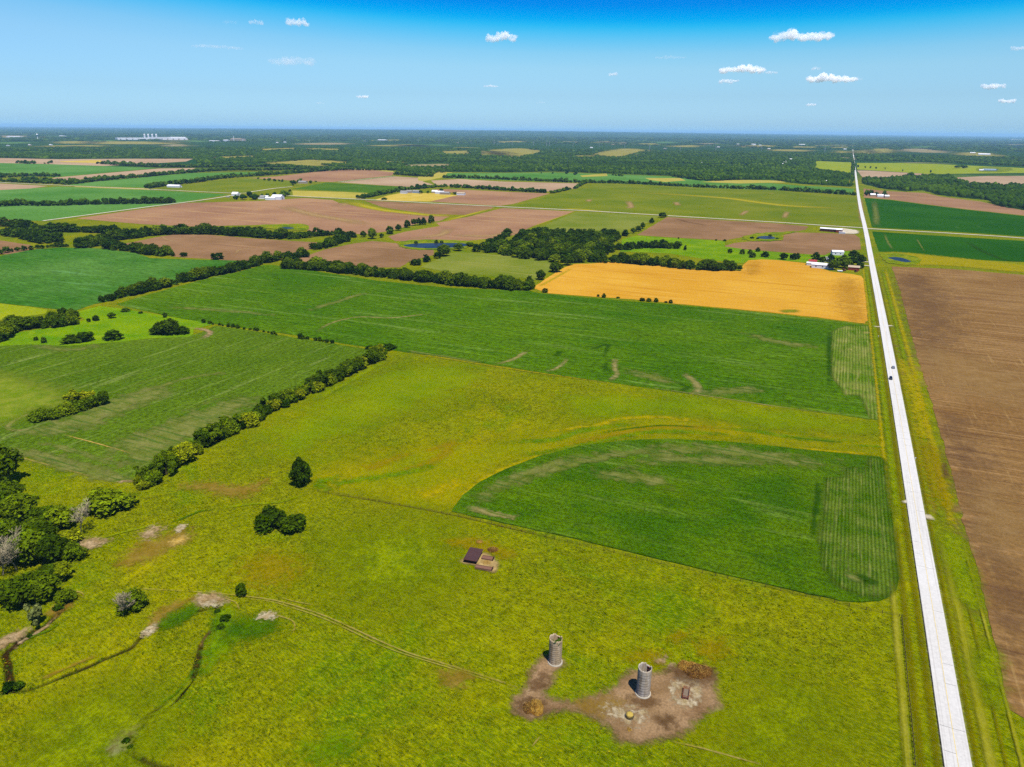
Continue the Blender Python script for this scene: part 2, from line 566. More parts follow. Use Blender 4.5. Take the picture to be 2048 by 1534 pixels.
# crop, soil and grass materials
PALE = (176, 172, 96)
M_CORN = gmat("young_corn", (66, 106, 2), (90, 122, 6), big=35, streaks=[((120, 146, 54), 60, 7, 0.56, 0.75, 0.75), ((56, 98, 2), 40, 6, 0.56, 0.7, 0.55)], fine=(1.1, 0.42), fine2=(9.0, 0.8, 0.22))
M_CORN_ROWS = gmat("corn_rows", (86, 122, 22), (124, 142, 58), big=22, streaks=[((196, 184, 112), 2.4, 45, 0.56, 0.72, 0.85), ((50, 96, 8), 5, 30, 0.6, 0.72, 0.7)], rows=(1.9, 0.34, 0), fine=(0.9, 0.32), patch=[((70, 112, 14), 25, 0.52, 0.66, 0.8)])
M_BEAN = gmat("green_beans", (70, 112, 2), (92, 127, 8), big=140, streaks=[((128, 156, 66), 130, 9, 0.56, 0.74, 0.65), ((54, 104, 2), 90, 8, 0.56, 0.72, 0.6)], fine=(3.5, 0.34), fine2=(20.0, 2.2, 0.26))
M_BEAN_PALE = gmat("pale_beans", (84, 114, 12), (101, 127, 24), big=110, streaks=[((146, 160, 80), 5, 80, 0.58, 0.74, 0.6), ((64, 106, 8), 6, 80, 0.58, 0.72, 0.6)], fine=(2.2, 0.4), fine2=(1.6, 14.0, 0.2))
M_BEAN_BLUE = gmat("bluish_beans", (64, 118, 26), (94, 140, 52), big=120, streaks=[((112, 162, 96), 90, 12, 0.58, 0.76, 0.5), ((30, 92, 12), 60, 12, 0.6, 0.76, 0.55)], fine=(4.0, 0.3), fine2=(26.0, 3, 0.22))
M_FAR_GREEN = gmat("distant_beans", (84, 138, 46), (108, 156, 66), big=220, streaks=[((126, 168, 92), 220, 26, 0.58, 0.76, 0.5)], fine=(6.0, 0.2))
M_DEEP_GREEN = gmat("dark_corn", (38, 94, 2), (50, 106, 4), big=150, streaks=[((86, 128, 50), 16, 140, 0.66, 0.76, 0.5), ((24, 80, 4), 200, 20, 0.58, 0.74, 0.5)], fine=(3.0, 0.25))
M_OLIVE = gmat("olive_crop", (112, 130, 8), (134, 142, 20), big=130, streaks=[((170, 152, 76), 160, 12, 0.62, 0.78, 0.6), ((84, 116, 10), 150, 10, 0.56, 0.74, 0.5)], fine=(3.0, 0.2), patch=[((178, 146, 84), 70, 0.66, 0.74, 0.7)])
M_PALE_GREEN = gmat("stubble_green", (120, 136, 30), (142, 150, 54), big=90, streaks=[((174, 164, 88), 120, 6, 0.56, 0.72, 0.6), ((106, 132, 20), 70, 7, 0.58, 0.74, 0.5)], fine=(2.4, 0.18))
M_WHEAT = gmat("ripe_wheat", (228, 166, 46), (240, 182, 60), big=110, streaks=[((208, 142, 28), 120, 5, 0.54, 0.7, 0.7), ((250, 204, 100), 110, 6, 0.58, 0.74, 0.6), ((176, 116, 20), 30, 3, 0.66, 0.76, 0.6)], fine=(1.6, 0.16))
M_WHEAT_LODGED = gmat("flattened_wheat", (208, 146, 34), (236, 178, 62), big=22, streaks=[((170, 110, 18), 5, 10, 0.56, 0.68, 0.8)], fine=(1.6, 0.24), soft=(6.0, 2.8, 0.35))
M_SOIL = gmat("ploughed_soil", (148, 112, 74), (172, 132, 92), big=90, streaks=[((190, 148, 100), 160, 7, 0.55, 0.75, 0.7), ((132, 96, 70), 140, 6, 0.58, 0.76, 0.6)], fine=(2.0, 0.14), fine2=(30, 1.5, 0.08))
M_SOIL_NEAR = gmat("harrowed_soil", (150, 112, 62), (168, 130, 76), big=70, streaks=[((190, 150, 98), 90, 3.0, 0.52, 0.68, 0.7), ((118, 82, 52), 110, 3.2, 0.54, 0.70, 0.65), ((192, 156, 96), 2.2, 60, 0.60, 0.74, 0.6)], fine=(2.2, 0.2), fine2=(22, 1.6, 0.14), patch=[((136, 98, 66), 140, 0.54, 0.72, 0.6), ((182, 146, 94), 60, 0.6, 0.74, 0.5)])
M_SOIL_RED = gmat("reddish_soil", (166, 122, 90), (190, 146, 104), big=200, streaks=[((204, 164, 108), 240, 22, 0.56, 0.76, 0.8), ((146, 108, 86), 200, 16, 0.58, 0.76, 0.6)], fine=(4.0, 0.12), patch=[((208, 160, 92), 160, 0.62, 0.78, 0.6)])
M_STUBBLE = gmat("pinkish_stubble", (190, 156, 120), (206, 174, 136), big=200, streaks=[((216, 186, 138), 240, 20, 0.56, 0.76, 0.6)], fine=(5.0, 0.12))
M_LIME = gmat("lush_grass", (108, 150, 2), (136, 168, 3), big=30, fine=(2.0, 0.22), streaks=[((90, 150, 4), 30, 10, 0.55, 0.72, 0.7)], patch=[((168, 186, 30), 22, 0.56, 0.7, 0.6)])
M_MEADOW = gmat("meadow_grass", (150, 166, 14), (176, 182, 30), big=60, fine=(2.2, 0.2), patch=[((116, 160, 8), 60, 0.5, 0.66, 0.7), ((206, 186, 50), 80, 0.56, 0.7, 0.6)])
M_HAY = gmat("hay_meadow", (188, 176, 64), (206, 186, 82), big=120, fine=(5, 0.14), patch=[((150, 160, 50), 150, 0.52, 0.68, 0.7)])
M_YELLOW = gmat("dry_yellow_grass", (214, 184, 62), (230, 200, 90), big=40, fine=(3, 0.16), patch=[((170, 168, 50), 30, 0.56, 0.7, 0.7)])
M_WOODFLOOR = gmat("forest_floor", (38, 70, 18), (60, 94, 24), big=200, fine=(12, 0.3))
M_GRAVEL = gmat("gravel_road", (238, 226, 196), (250, 240, 214), big=40, fine=(2.0, 0.1))
M_DIRT = gmat("trampled_dirt", (156, 124, 84), (182, 148, 106), big=9, fine=(0.6, 0.2), patch=[((132, 98, 64), 12, 0.52, 0.7, 0.6), ((196, 164, 122), 7, 0.56, 0.7, 0.5)], soft=(1.6, 1.5, 1.0), bump=(0.7, 0.35, 0.2))

def soft(name, a, b, size=3.0, k=1.3, amax=0.85, big=8.0, fine=(0.9, 0.2), **kw):
    return gmat(name, a, b, big=big, fine=fine, soft=(size, k, amax), **kw)

S_BARE = soft("thin_bare_streak", (160, 150, 80), (182, 168, 104), size=3, k=2.0, amax=0.85, streaks=[((96, 124, 24), 18, 1.6, 0.48, 0.62, 0.8)])
S_BARE_LIGHT = soft("sparse_crop", (124, 138, 46), (150, 152, 76), size=7, k=3.0, amax=0.8, streaks=[((84, 122, 34), 24, 2.0, 0.5, 0.66, 0.8)])
S_BROWN = soft("worn_turf", (166, 132, 40), (180, 146, 64), size=2.5, k=2.4, amax=0.62)
S_PINK = soft("bare_ground", (172, 142, 92), (200, 172, 128), size=2.2, k=3.0, amax=0.88, big=4, fine=(0.8, 0.35))
S_WHITE = soft("pale_stones", (196, 172, 122), (228, 210, 172), size=1.6, k=4.2, amax=0.85, big=2)
S_LIME = soft("bright_grass", (104, 148, 2), (140, 168, 4), size=3, k=2.4, amax=0.65, fine=(1.4, 0.35))
S_DGREEN = soft("rank_green_growth", (66, 110, 2), (96, 132, 4), size=2.0, k=2.4, amax=0.8, fine=(0.8, 0.35))
S_YEL = soft("golden_grass", (196, 180, 2), (212, 190, 8), size=4, k=2.4, amax=0.6, fine=(1.4, 0.25))
S_ORANGE = soft("rusty_grass", (174, 152, 4), (186, 158, 14), size=2.6, k=2.6, amax=0.5, fine=(1.0, 0.22))
S_DARK = soft("damp_earth_and_fence_shade", (104, 74, 42), (130, 96, 60), size=2.0, k=2.4, amax=0.6)  # damp earth, and also the shade painted under the wire fence
S_DCROP = soft("thick_crop", (44, 88, 2), (58, 100, 4), size=5, k=2.4, amax=0.6)
S_PATH = soft("cattle_path", (184, 166, 70), (200, 178, 98), size=2.2, k=2.0, amax=0.7)
S_VERGE = soft("dark_verge", (126, 120, 2), (142, 132, 4), size=4, k=1.2, amax=0.55, streaks=[((150, 140, 8), 0.9, 60, 0.5, 0.7, 0.4)], fine=(0.8, 0.2))
S_MOWN = soft("mown_verge", (166, 164, 22), (184, 178, 50), size=3, k=0.8, amax=0.9, streaks=[((200, 192, 84), 0.8, 80, 0.54, 0.7, 0.7), ((132, 140, 6), 1.0, 70, 0.55, 0.7, 0.7)], fine=(0.7, 0.16))
S_VGREEN = soft("green_verge", (128, 152, 2), (150, 164, 4), size=8, k=1.4, amax=0.8, fine=(1.0, 0.3))
S_STRAW = soft("straw_litter", (206, 168, 70), (222, 188, 104), size=1.2, k=1.6, amax=0.95, big=2)
S_SOILD = soft("damp_soil_band", (128, 94, 66), (140, 106, 74), size=12, k=2.4, amax=0.4)
S_SOILL = soft("dry_soil_band", (190, 148, 84), (204, 164, 102), size=12, k=2.4, amax=0.5)
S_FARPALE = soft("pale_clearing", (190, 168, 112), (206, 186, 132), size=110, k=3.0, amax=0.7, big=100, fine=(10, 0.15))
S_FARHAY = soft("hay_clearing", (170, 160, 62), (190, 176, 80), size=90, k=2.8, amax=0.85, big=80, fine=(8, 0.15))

# ---- far country first (lowest layers)
FOREST = [
    [(-260, 316), (0, 316), (120, 319), (250, 317), (386, 318), (400, 329), (470, 328), (540, 327), (640, 331), (720, 336), (790, 341), (850, 350), (885, 347), (900, 344), (1020, 345), (1105, 343), (1210, 347), (1343, 352), (1400, 356), (1430, 362), (1480, 360), (1540, 360), (1600, 368), (1660, 371), (1706, 374), (1703, 351), (1626, 339), (1634, 322), (1704, 324), (1701, 300), (1100, 286), (700, 284), (0, 281), (-260, 281)],
    [(1725, 368), (1768, 378), (1810, 383), (1848, 381), (1875, 390), (1930, 396), (1976, 401), (1990, 411), (2048, 420), (2250, 440), (2250, 372), (2048, 373), (1975, 371), (1928, 367), (1901, 354), (1848, 353), (1802, 356), (1760, 360), (1727, 357)],
    [(1713, 322), (1870, 325), (2048, 333), (2250, 338), (2250, 306), (1900, 300), (1709, 297)],
]
for f in FOREST:
    field("forest_floor", f, M_WOODFLOOR, jit=3)

FIELDS_FAR = [
    ("stubble_field", [(-260, 318), (0, 316), (120, 318.5), (250, 317.5), (386, 317.5), (372, 323), (300, 327), (208, 332), (90, 328), (0, 326), (-260, 322)], M_STUBBLE),
    ("hay_field", [(120, 322.5), (200, 320), (208, 325), (190, 326), (120, 324)], M_YELLOW),
    ("green_field", [(-260, 323), (0, 326), (90, 328), (208, 332), (317, 336), (112, 354), (0, 351), (-260, 350)], M_FAR_GREEN),
    ("stubble_field", [(70, 363), (112, 355), (317, 337), (391, 336), (380, 341), (340, 345), (200, 356), (140, 362)], M_STUBBLE),
    ("green_field", [(130, 370), (170, 365), (290, 354), (381, 346), (515, 344), (540, 347), (450, 355), (380, 362), (297, 376)], M_FAR_GREEN),
    ("stubble_field", [(-260, 366), (0, 367), (40, 369), (96, 372), (60, 377), (0, 380), (-260, 392)], M_STUBBLE),
    ("green_field", [(-260, 394), (0, 380), (60, 377), (119, 373), (297, 380), (457, 389), (420, 395), (345, 408), (310, 412), (86, 442), (0, 438), (-260, 436)], M_FAR_GREEN),
    ("hay_field", [(150, 372), (297, 377), (300, 380), (150, 374)], M_HAY),
    ("meadow", [(305, 380), (345, 373), (430, 362), (520, 353), (560, 356), (592, 364), (580, 373), (500, 384), (466, 387)], M_OLIVE),
    ("stubble_field", [(500, 356), (551, 353), (620, 345), (678, 340), (740, 339), (789, 345), (784, 351), (665, 364), (592, 362), (551, 359)], M_SOIL_RED),
    ("hay_field", [(690, 339.5), (730, 337.5), (785, 342), (789, 344.5), (740, 340)], M_HAY),
    ("green_field", [(584, 378), (652, 365), (754, 371), (812, 374), (790, 382), (754, 387), (690, 383)], M_BEAN),
    ("ploughed_field", [(680, 364.5), (792, 353), (860, 357), (845, 363), (866, 369), (830, 374), (754, 370)], M_STUBBLE),
    ("ploughed_field", [(862, 361), (920, 358), (1000, 363), (1164, 367), (1150, 377), (1100, 383), (1000, 379), (920, 373), (872, 369)], M_STUBBLE),
    ("hay_field", [(836, 352), (880, 343), (905, 345), (895, 352), (870, 358), (850, 362), (836, 361)], M_HAY),
    ("green_field", [(895, 346), (1000, 346), (1105, 345), (1210, 348), (1343, 353), (1400, 358), (1440, 365), (1500, 363), (1600, 371), (1690, 376), (1708, 378), (1706, 390), (1607, 383), (1395, 375), (1264, 368), (1171, 365), (1020, 361), (886, 356)], M_FAR_GREEN),
    ("hay_field", [(1160, 351), (1213, 347), (1216, 352), (1165, 354)], M_HAY),
    ("hay_field", [(1290, 356), (1360, 356), (1372, 361), (1330, 364), (1300, 360)], M_HAY),
    ("hay_field", [(1400, 364), (1440, 361), (1484, 360), (1560, 361), (1572, 365), (1480, 367)], M_HAY),
    ("olive_field", [(584, 381), (690, 384), (757, 387), (723, 398), (614, 393), (586, 392)], M_HAY),
    ("yellow_field", [(749, 400), (775, 391), (802, 386), (870, 386), (919, 391), (860, 403), (800, 402)], M_YELLOW),
    ("ploughed_field", [(860, 403), (926, 388), (862, 380), (880, 378), (940, 380), (1020, 384), (1100, 387), (1062, 398), (1026, 408), (1000, 412)], M_SOIL_RED),
    ("olive_field", [(1034, 411), (1100, 391), (1163, 377), (1208, 369), (1395, 376), (1540, 381), (1607, 385), (1712, 393), (1718, 425), (1724, 453), (1540, 441), (1332, 428), (1158, 419)], M_OLIVE),
    ("ploughed_field", [(152, 437), (250, 423), (368, 406), (520, 402), (607, 396), (665, 400), (678, 406), (754, 420), (805, 426), (900, 432), (880, 442), (840, 446), (780, 462), (728, 469), (652, 463), (616, 463), (612, 449), (515, 450), (381, 453), (279, 448)], M_SOIL_RED),
    ("ploughed_field", [(728, 401), (850, 407), (982, 413), (988, 416), (932, 430), (855, 428), (767, 415)], M_SOIL),
    ("ploughed_field", [(776, 473), (808, 464), (861, 455), (880, 452), (872, 446), (935, 434), (1005, 416), (1148, 423), (1057, 456), (1030, 470), (980, 477), (930, 482), (860, 482), (790, 482)], M_SOIL_RED),
    ("pale_green_field", [(1153, 424), (1240, 428), (1318, 433), (1293, 446), (1256, 459), (1245, 465), (1185, 465), (1137, 469), (1063, 462)], M_PALE_GREEN),
    ("ploughed_field", [(1274, 470), (1335, 434), (1450, 441), (1560, 447.5), (1616, 453), (1612, 459), (1590, 463), (1545, 465), (1510, 468), (1480, 475), (1450, 481), (1400, 478), (1330, 474)], M_SOIL),
    ("ploughed_field", [(1449, 492), (1469, 486), (1500, 483), (1530, 483), (1566, 481), (1568, 470), (1591, 465), (1650, 466), (1709, 469), (1719, 476), (1722, 499), (1660, 505), (1650, 510), (1594, 507), (1500, 499), (1455, 497)], M_SOIL),
    ("bright_meadow", [(1245, 478), (1275, 471), (1330, 475), (1450, 482), (1449, 493), (1500, 500), (1594, 508), (1650, 511), (1660, 506), (1700, 502), (1706, 520), (1630, 526), (1560, 521), (1500, 519), (1486, 527), (1420, 520), (1340, 507), (1240, 503)], M_LIME),
    ("dark_green_field", [(1729, 396), (1781, 400), (1848, 409), (1928, 419), (2048, 432), (2300, 458), (2300, 499), (2048, 473), (1901, 463), (1744, 455)], M_DEEP_GREEN),
    ("dark_green_field", [(1744, 463), (1901, 473), (2048, 482), (2300, 504), (2300, 552), (2048, 524), (1955, 520), (1848, 511), (1757, 503)], M_DEEP_GREEN),
    ("ploughed_field", [(1727, 377), (1770, 382), (1805, 384), (1850, 386), (1880, 393), (1960, 403), (2010, 414), (2048, 421), (2300, 448), (2300, 456), (2048, 431), (1928, 418), (1848, 408), (1781, 399), (1728, 395)], M_SOIL_RED),
    ("meadow", [(1633, 322), (1703, 325), (1702, 349), (1666, 348), (1625, 338)], M_MEADOW),
    ("meadow", [(1714, 326), (1800, 326), (1870, 328), (2048, 336), (2250, 346), (2250, 355), (2048, 346), (1860, 348), (1750, 341), (1714, 339)], M_MEADOW),
    ("stubble_field", [(1714, 341), (1735, 341), (1859, 348), (1802, 357), (1770, 358), (1727, 357)], M_STUBBLE),
    ("stubble_field", [(1912, 355), (1975, 352), (2048, 352), (2250, 356), (2250, 372), (2048, 372), (1960, 369), (1928, 365)], M_STUBBLE),
    ("pale_green_field", [(841, 534), (873, 520), (902, 506), (932, 505), (1020, 512), (1116, 521), (1099, 543), (1066, 563), (1049, 556), (990, 552), (900, 546)], M_PALE_GREEN),
    ("ploughed_field", [(598, 517), (650, 499), (709, 487), (744, 482), (795, 487), (808, 496), (867, 499), (868, 510), (820, 522), (800, 535), (720, 535), (620, 530)], M_SOIL),
    ("ploughed_field", [(248, 488), (310, 475), (350, 469), (420, 470), (520, 478), (600, 483), (640, 485), (636, 494), (600, 505), (560, 511), (500, 521), (470, 522), (420, 518), (350, 514), (310, 506), (272, 498)], M_SOIL),
    ("ploughed_field", [(-260, 478), (0, 481), (61, 490), (66, 500), (40, 508), (0, 509), (-260, 520)], M_SOIL),
    ("ploughed_field", [(-260, 436), (0, 439), (56, 441), (30, 449), (0, 451), (-260, 452)], M_SOIL),
    ("wheat_field", [(1065, 576), (1096, 555), (1129, 535), (1149, 528), (1187, 527), (1215, 523), (1269, 528), (1345, 534), (1421, 541), (1482, 542), (1486, 530), (1497, 521), (1522, 519), (1554, 520), (1607, 526), (1634, 535), (1661, 543), (1703, 548), (1722, 552), (1728, 559), (1731, 590), (1735, 625), (1735, 641), (1728, 647), (1687, 642), (1634, 635), (1548, 626), (1446, 616), (1355, 608), (1269, 599), (1192, 594), (1098, 587)], M_WHEAT),
    ("green_field", [(-260, 520), (0, 512), (60, 500), (120, 495), (200, 497), (270, 506), (300, 516), (340, 518), (420, 520), (500, 522), (540, 520), (500, 530), (440, 546), (400, 556), (360, 566), (300, 581), (212, 604), (190, 608), (165, 616), (150, 622), (60, 613), (0, 606), (-260, 590)], M_BEAN_BLUE),
    ("rough_field", [(-260, 592), (0, 607), (60, 614), (95, 620), (90, 628), (40, 634), (0, 640), (-260, 650)], M_MEADOW),
    ("bright_meadow", [(-200, 700), (0, 688), (15, 668), (70, 660), (130, 650), (170, 640), (150, 625), (200, 612), (260, 620), (330, 632), (430, 648), (388, 659), (386, 674), (300, 677), (240, 684), (130, 692), (60, 689), (0, 692), (-200, 710)], M_LIME),
    ("green_field", [(232, 609), (300, 588), (363, 571), (404, 560), (469, 546), (527, 530), (545, 530), (600, 538), (640, 544), (760, 562), (900, 576), (1060, 582), (1075, 586), (1200, 598), (1290, 605), (1400, 614), (1550, 628), (1640, 639), (1736, 650), (1744, 660), (1752, 720), (1762, 800), (1766, 842), (1690, 832), (1560, 815), (1440, 796), (1320, 780), (1220, 765), (1100, 748), (1000, 732), (900, 716), (800, 703), (690, 688), (600, 672), (480, 655), (400, 643), (330, 631)], M_BEAN),
    ("green_field", [(-240, 705), (0, 692), (60, 689), (130, 692), (200, 687), (260, 682), (310, 677), (375, 674), (405, 664), (430, 652), (480, 658), (600, 677), (700, 693), (748, 701), (730, 716), (650, 760), (560, 802), (470, 852), (400, 892), (330, 932), (292, 957), (262, 964), (230, 965), (180, 955), (110, 932), (30, 907), (-60, 880), (-240, 840)], M_BEAN_PALE),
]
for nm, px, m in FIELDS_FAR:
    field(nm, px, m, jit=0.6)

field("corn_field", [(903, 1025), (925, 992), (960, 965), (1010, 940), (1080, 913), (1160, 893), (1250, 882), (1330, 879), (1450, 884), (1560, 895), (1680, 908), (1760, 915), (1770, 922), (1775, 960), (1785, 1050), (1793, 1125), (1797, 1158), (1792, 1178), (1780, 1194), (1760, 1202), (1720, 1205), (1680, 1202), (1600, 1185), (1450, 1150), (1300, 1115), (1150, 1078), (1000, 1045)], M_CORN, jit=0.35, thick=0.35)
field("ploughed_field", [(1783, 533), (1900, 538), (2048, 550), (2500, 590), (2700, 1500), (2300, 1462), (2048, 1437), (2018, 1420), (2000, 1340), (1985, 1270), (1970, 1200), (1950, 1120), (1930, 1060), (1908, 965), (1890, 900), (1862, 800), (1835, 715), (1815, 640), (1800, 580)], M_SOIL_NEAR, jit=0.7)

# ---- marks within the fields
ZP = 0.70          # over the standing crop
patch("stunted_rows", [(1664, 662), (1692, 652), (1738, 652), (1746, 720), (1764, 841), (1741, 837), (1720, 790), (1690, 790), (1663, 750)], gmat("bean_rows", (96, 128, 16), (136, 146, 60), big=20, streaks=[((180, 170, 100), 1.2, 30, 0.52, 0.72, 0.5), ((66, 106, 6), 3, 30, 0.55, 0.68, 0.6)], rows=(1.9, 0.24, 0), patch=[((196, 172, 100), 22, 0.58, 0.72, 0.7)], fine=(1.2, 0.3), soft=(6.0, 0.5, 1.0)), w=2.0, smooth=False)
patch("stunted_rows", [(1738, 915), (1768, 919), (1775, 975), (1785, 1060), (1796, 1150), (1790, 1178), (1770, 1196), (1720, 1194), (1672, 1172), (1645, 1130), (1640, 1085), (1648, 1010), (1652, 958), (1692, 957), (1692, 938), (1738, 938)], gmat("corn_rows_soft", (72, 106, 6), (104, 126, 34), big=14, streaks=[((160, 160, 90), 0.8, 20, 0.52, 0.72, 0.4), ((58, 98, 4), 4.0, 12, 0.54, 0.7, 0.5)], rows=(1.35, 0.26, 0), patch=[((72, 108, 6), 16, 0.5, 0.64, 0.7)], fine=(0.9, 0.32), soft=(6.0, 0.7, 1.0)), w=2.6, z=ZP, smooth=False)
for pts, w, m in [
    ([(940, 1012), (1000, 975), (1080, 943), (1160, 920), (1260, 905)], 6, S_BARE_LIGHT),
    ([(1000, 985), (1070, 955), (1170, 925), (1280, 905), (1400, 900)], 4, S_BARE_LIGHT),
    ([(1270, 915), (1350, 902), (1440, 905), (1560, 920), (1720, 938)], 9, S_BARE_LIGHT),
    ([(1230, 935), (1330, 922), (1460, 926), (1560, 936)], 6, S_BARE_LIGHT),
    ([(930, 1015), (985, 1030), (1040, 1040)], 6, S_BARE),
    ([(1180, 950), (1260, 955), (1360, 972)], 7, S_BARE_LIGHT),
    ([(1640, 960), (1632, 1020), (1620, 1090)], 3.5, S_DCROP),
    ([(1700, 1150), (1740, 1165), (1720, 1175)], 6, S_DCROP),
    ([(1690, 1155), (1725, 1160)], 4, S_BARE_LIGHT),
]:
    strip("thin_crop_streak", pts, w * 2.2 if m is S_BARE_LIGHT else w, m, z=ZP + 0.02 + 0.003 * len(pts) + 0.0007 * pts[0][0] / 100)
for pts, w, m in [
    ([(988, 731), (1010, 724), (1030, 717), (1045, 708), (1056, 700)], 6, S_BARE),
    ([(1086, 744), (1110, 738), (1128, 726), (1132, 716)], 5, S_BARE),
    ([(1215, 764), (1226, 757), (1234, 748), (1230, 738), (1230, 722), (1231, 716)], 6, S_BARE),
    ([(1375, 790), (1396, 782), (1392, 768), (1378, 755), (1362, 745)], 8, S_BARE),
    ([(1395, 788), (1470, 782), (1530, 778)], 9, S_BARE_LIGHT),
    ([(1240, 742), (1300, 752), (1350, 772)], 9, S_BARE_LIGHT),
    ([(632, 666), (650, 652), (680, 641), (720, 634), (780, 636), (830, 631), (868, 627)], 5, S_BARE),
    ([(620, 622), (645, 612), (680, 602), (715, 590), (745, 585)], 6, S_BARE_LIGHT),
    ([(330, 614), (380, 617), (450, 622), (500, 626), (560, 632)], 6, S_BARE_LIGHT),
    ([(1480, 665), (1560, 685), (1640, 695)], 10, S_BARE_LIGHT),
    ([(1180, 700), (1215, 690), (1205, 715)], 5, S_DCROP),
    ([(1110, 715), (1120, 700)], 7, S_DCROP), ([(1215, 745), (1208, 725)], 7, S_DCROP),
    ([(1350, 765), (1376, 775), (1352, 785)], 6, S_DCROP), ([(1660, 660), (1658, 710), (1662, 780)], 5, S_DCROP),
    ([(800, 700), (880, 712), (980, 728)], 3, S_BARE_LIGHT),
    ([(1280, 772), (1420, 793), (1560, 814), (1700, 832)], 2.5, S_BARE),
    ([(380, 655), (410, 660), (420, 667), (400, 680)], 7, S_PINK),
    ([(60, 690), (140, 700), (200, 690)], 7, S_BARE_LIGHT),
    # left field: headland turns and the track round the thicket
    ([(215, 792), (240, 791), (262, 797), (265, 806), (240, 818), (200, 832), (160, 843), (120, 852), (80, 858)], [4, 4, 5, 8, 12, 12, 9, 6], S_BARE),
    ([(62, 858), (40, 862), (18, 858), (20, 848), (50, 832), (90, 820), (125, 805)], 4, S_BARE),
    ([(240, 800), (300, 780), (370, 758), (430, 748), (460, 745)], 4, S_BARE_LIGHT),
    ([(120, 868), (200, 889), (282, 913)], 1.3, S_STRAW),
    ([(70, 882), (140, 900), (212, 923), (260, 930)], 3, S_BARE_LIGHT),
    ([(20, 900), (80, 914), (180, 942), (262, 955)], 7, S_BARE_LIGHT),
    ([(262, 912), (300, 893), (360, 868), (420, 845), (470, 820)], 13, S_BARE_LIGHT),
    ([(245, 880), (300, 872), (350, 853), (400, 838)], 10, S_BARE_LIGHT),
    ([(230, 964), (265, 962), (296, 953)], 4, S_PINK),
    ([(0, 905), (110, 934), (230, 966)], 1.6, S_PATH),
    # wheat
    ([(1075, 575), (1110, 556), (1150, 533)], 6, S_YEL),
]:
    strip("thin_crop_streak", pts, w if m is not S_BARE_LIGHT else w * 1.8, m)
patch("weedy_crop", [(-60, 742), (0, 748), (60, 762), (125, 785), (128, 806), (60, 828), (0, 850), (-60, 860)], soft("weedy_grass", (128, 156, 20), (156, 168, 50), size=10, k=1.4, amax=0.8), w=14)
patch("thin_crop_area", [(235, 885), (300, 862), (400, 822), (470, 798), (500, 806), (430, 850), (350, 890), (300, 925), (262, 920)], S_BARE_LIGHT, w=9, n=60)
patch("thin_crop_area", [(150, 832), (215, 806), (300, 778), (330, 790), (250, 822), (190, 850), (110, 866), (60, 864)], S_BARE_LIGHT, w=7, n=60)
patch("thin_crop_area", [(20, 905), (60, 900), (150, 925), (240, 948), (262, 960), (200, 960), (100, 930)], S_BARE_LIGHT, w=5, n=60)
patch("lodged_wheat", [(1682, 560), (1712, 562), (1722, 600), (1726, 640), (1700, 640), (1680, 610)], M_WHEAT_LODGED, w=10)
patch("lodged_wheat", [(1495, 528), (1515, 524), (1515, 545), (1495, 548)], M_WHEAT_LODGED, w=8)
patch("weedy_hollow", [(1566, 621), (1590, 620), (1592, 624), (1568, 625)], soft("weeds_in_wheat", (128, 150, 20), (150, 160, 30), size=6, k=0.8), w=5)
S_YEL2 = soft("yellow_grass_strip", (188, 178, 10), (206, 188, 40), size=30, k=0.7, amax=0.9)
S_TAN2 = soft("dry_soil_streak", (190, 152, 92), (204, 168, 110), size=20, k=1.2, amax=0.8)
for pts, w, m in [
    ([(1163, 380), (1330, 388), (1448, 396), (1488, 401), (1540, 408), (1580, 412), (1640, 415), (1712, 418)], 55, S_YEL2),
    ([(1254, 400), (1262, 412), (1256, 418)], 22, S_TAN2), ([(1350, 403), (1358, 412)], 20, S_TAN2), ([(1180, 398), (1176, 404)], 20, S_TAN2),
    ([(1496, 420), (1480, 432)], 16, S_TAN2), ([(1575, 422), (1568, 438)], 16, S_TAN2),
    ([(1108, 416), (1165, 419), (1210, 424)], 26, S_YEL2),
    ([(676, 404), (712, 408), (754, 418), (805, 425), (870, 431), (932, 431)], 50, S_YEL2),
    ([(992, 415), (932, 431), (876, 446)], 16, S_YEL2),
    ([(560, 410), (590, 420), (640, 432), (700, 442), (740, 452)], 45, S_TAN2), ([(660, 412), (690, 410), (676, 405)], 30, S_TAN2),
    ([(1060, 455), (1100, 441), (1149, 424)], 5, S_YEL2),
    ([(900, 470), (980, 472), (1040, 462)], 34, S_TAN2), ([(810, 478), (880, 470), (900, 455)], 26, S_TAN2),
    ([(320, 470), (335, 480), (370, 487)], 4, S_TAN2), ([(470, 510), (480, 500), (520, 495)], 5, S_TAN2),
    ([(1350, 437), (1380, 445), (1420, 452)], 14, S_SOILD),
    ([(1748, 400), (1752, 430), (1752, 455)], 16, S_BARE_LIGHT), ([(1720, 395), (1722, 420), (1726, 450)], 16, S_TAN2),
    ([(1768, 466), (1776, 485), (1786, 500)], 5, S_BARE_LIGHT), ([(1832, 476), (1850, 505)], 3, S_BARE_LIGHT),
    ([(1930, 480), (1960, 500), (2010, 520), (2048, 523)], 12, S_DCROP), ([(1730, 378), (1790, 386), (1900, 396), (2000, 412)], 20, S_TAN2),
]:
    strip("field_streak", pts, w, m)
for px, m, w in [
    ([(1800, 560), (1850, 555), (1900, 640), (1860, 720), (1830, 660)], S_SOILD, 25),
    ([(1850, 700), (1980, 730), (2100, 780), (2000, 800), (1880, 760)], S_SOILL, 30),
    ([(1890, 850), (1930, 850), (1990, 1050), (2060, 1250), (2000, 1240), (1930, 1010)], S_SOILD, 16),
    ([(1930, 1000), (1990, 980), (2070, 1060), (2040, 1110), (1970, 1080)], S_SOILL, 14),
]:
    patch("soil_band", px, m, w=w)

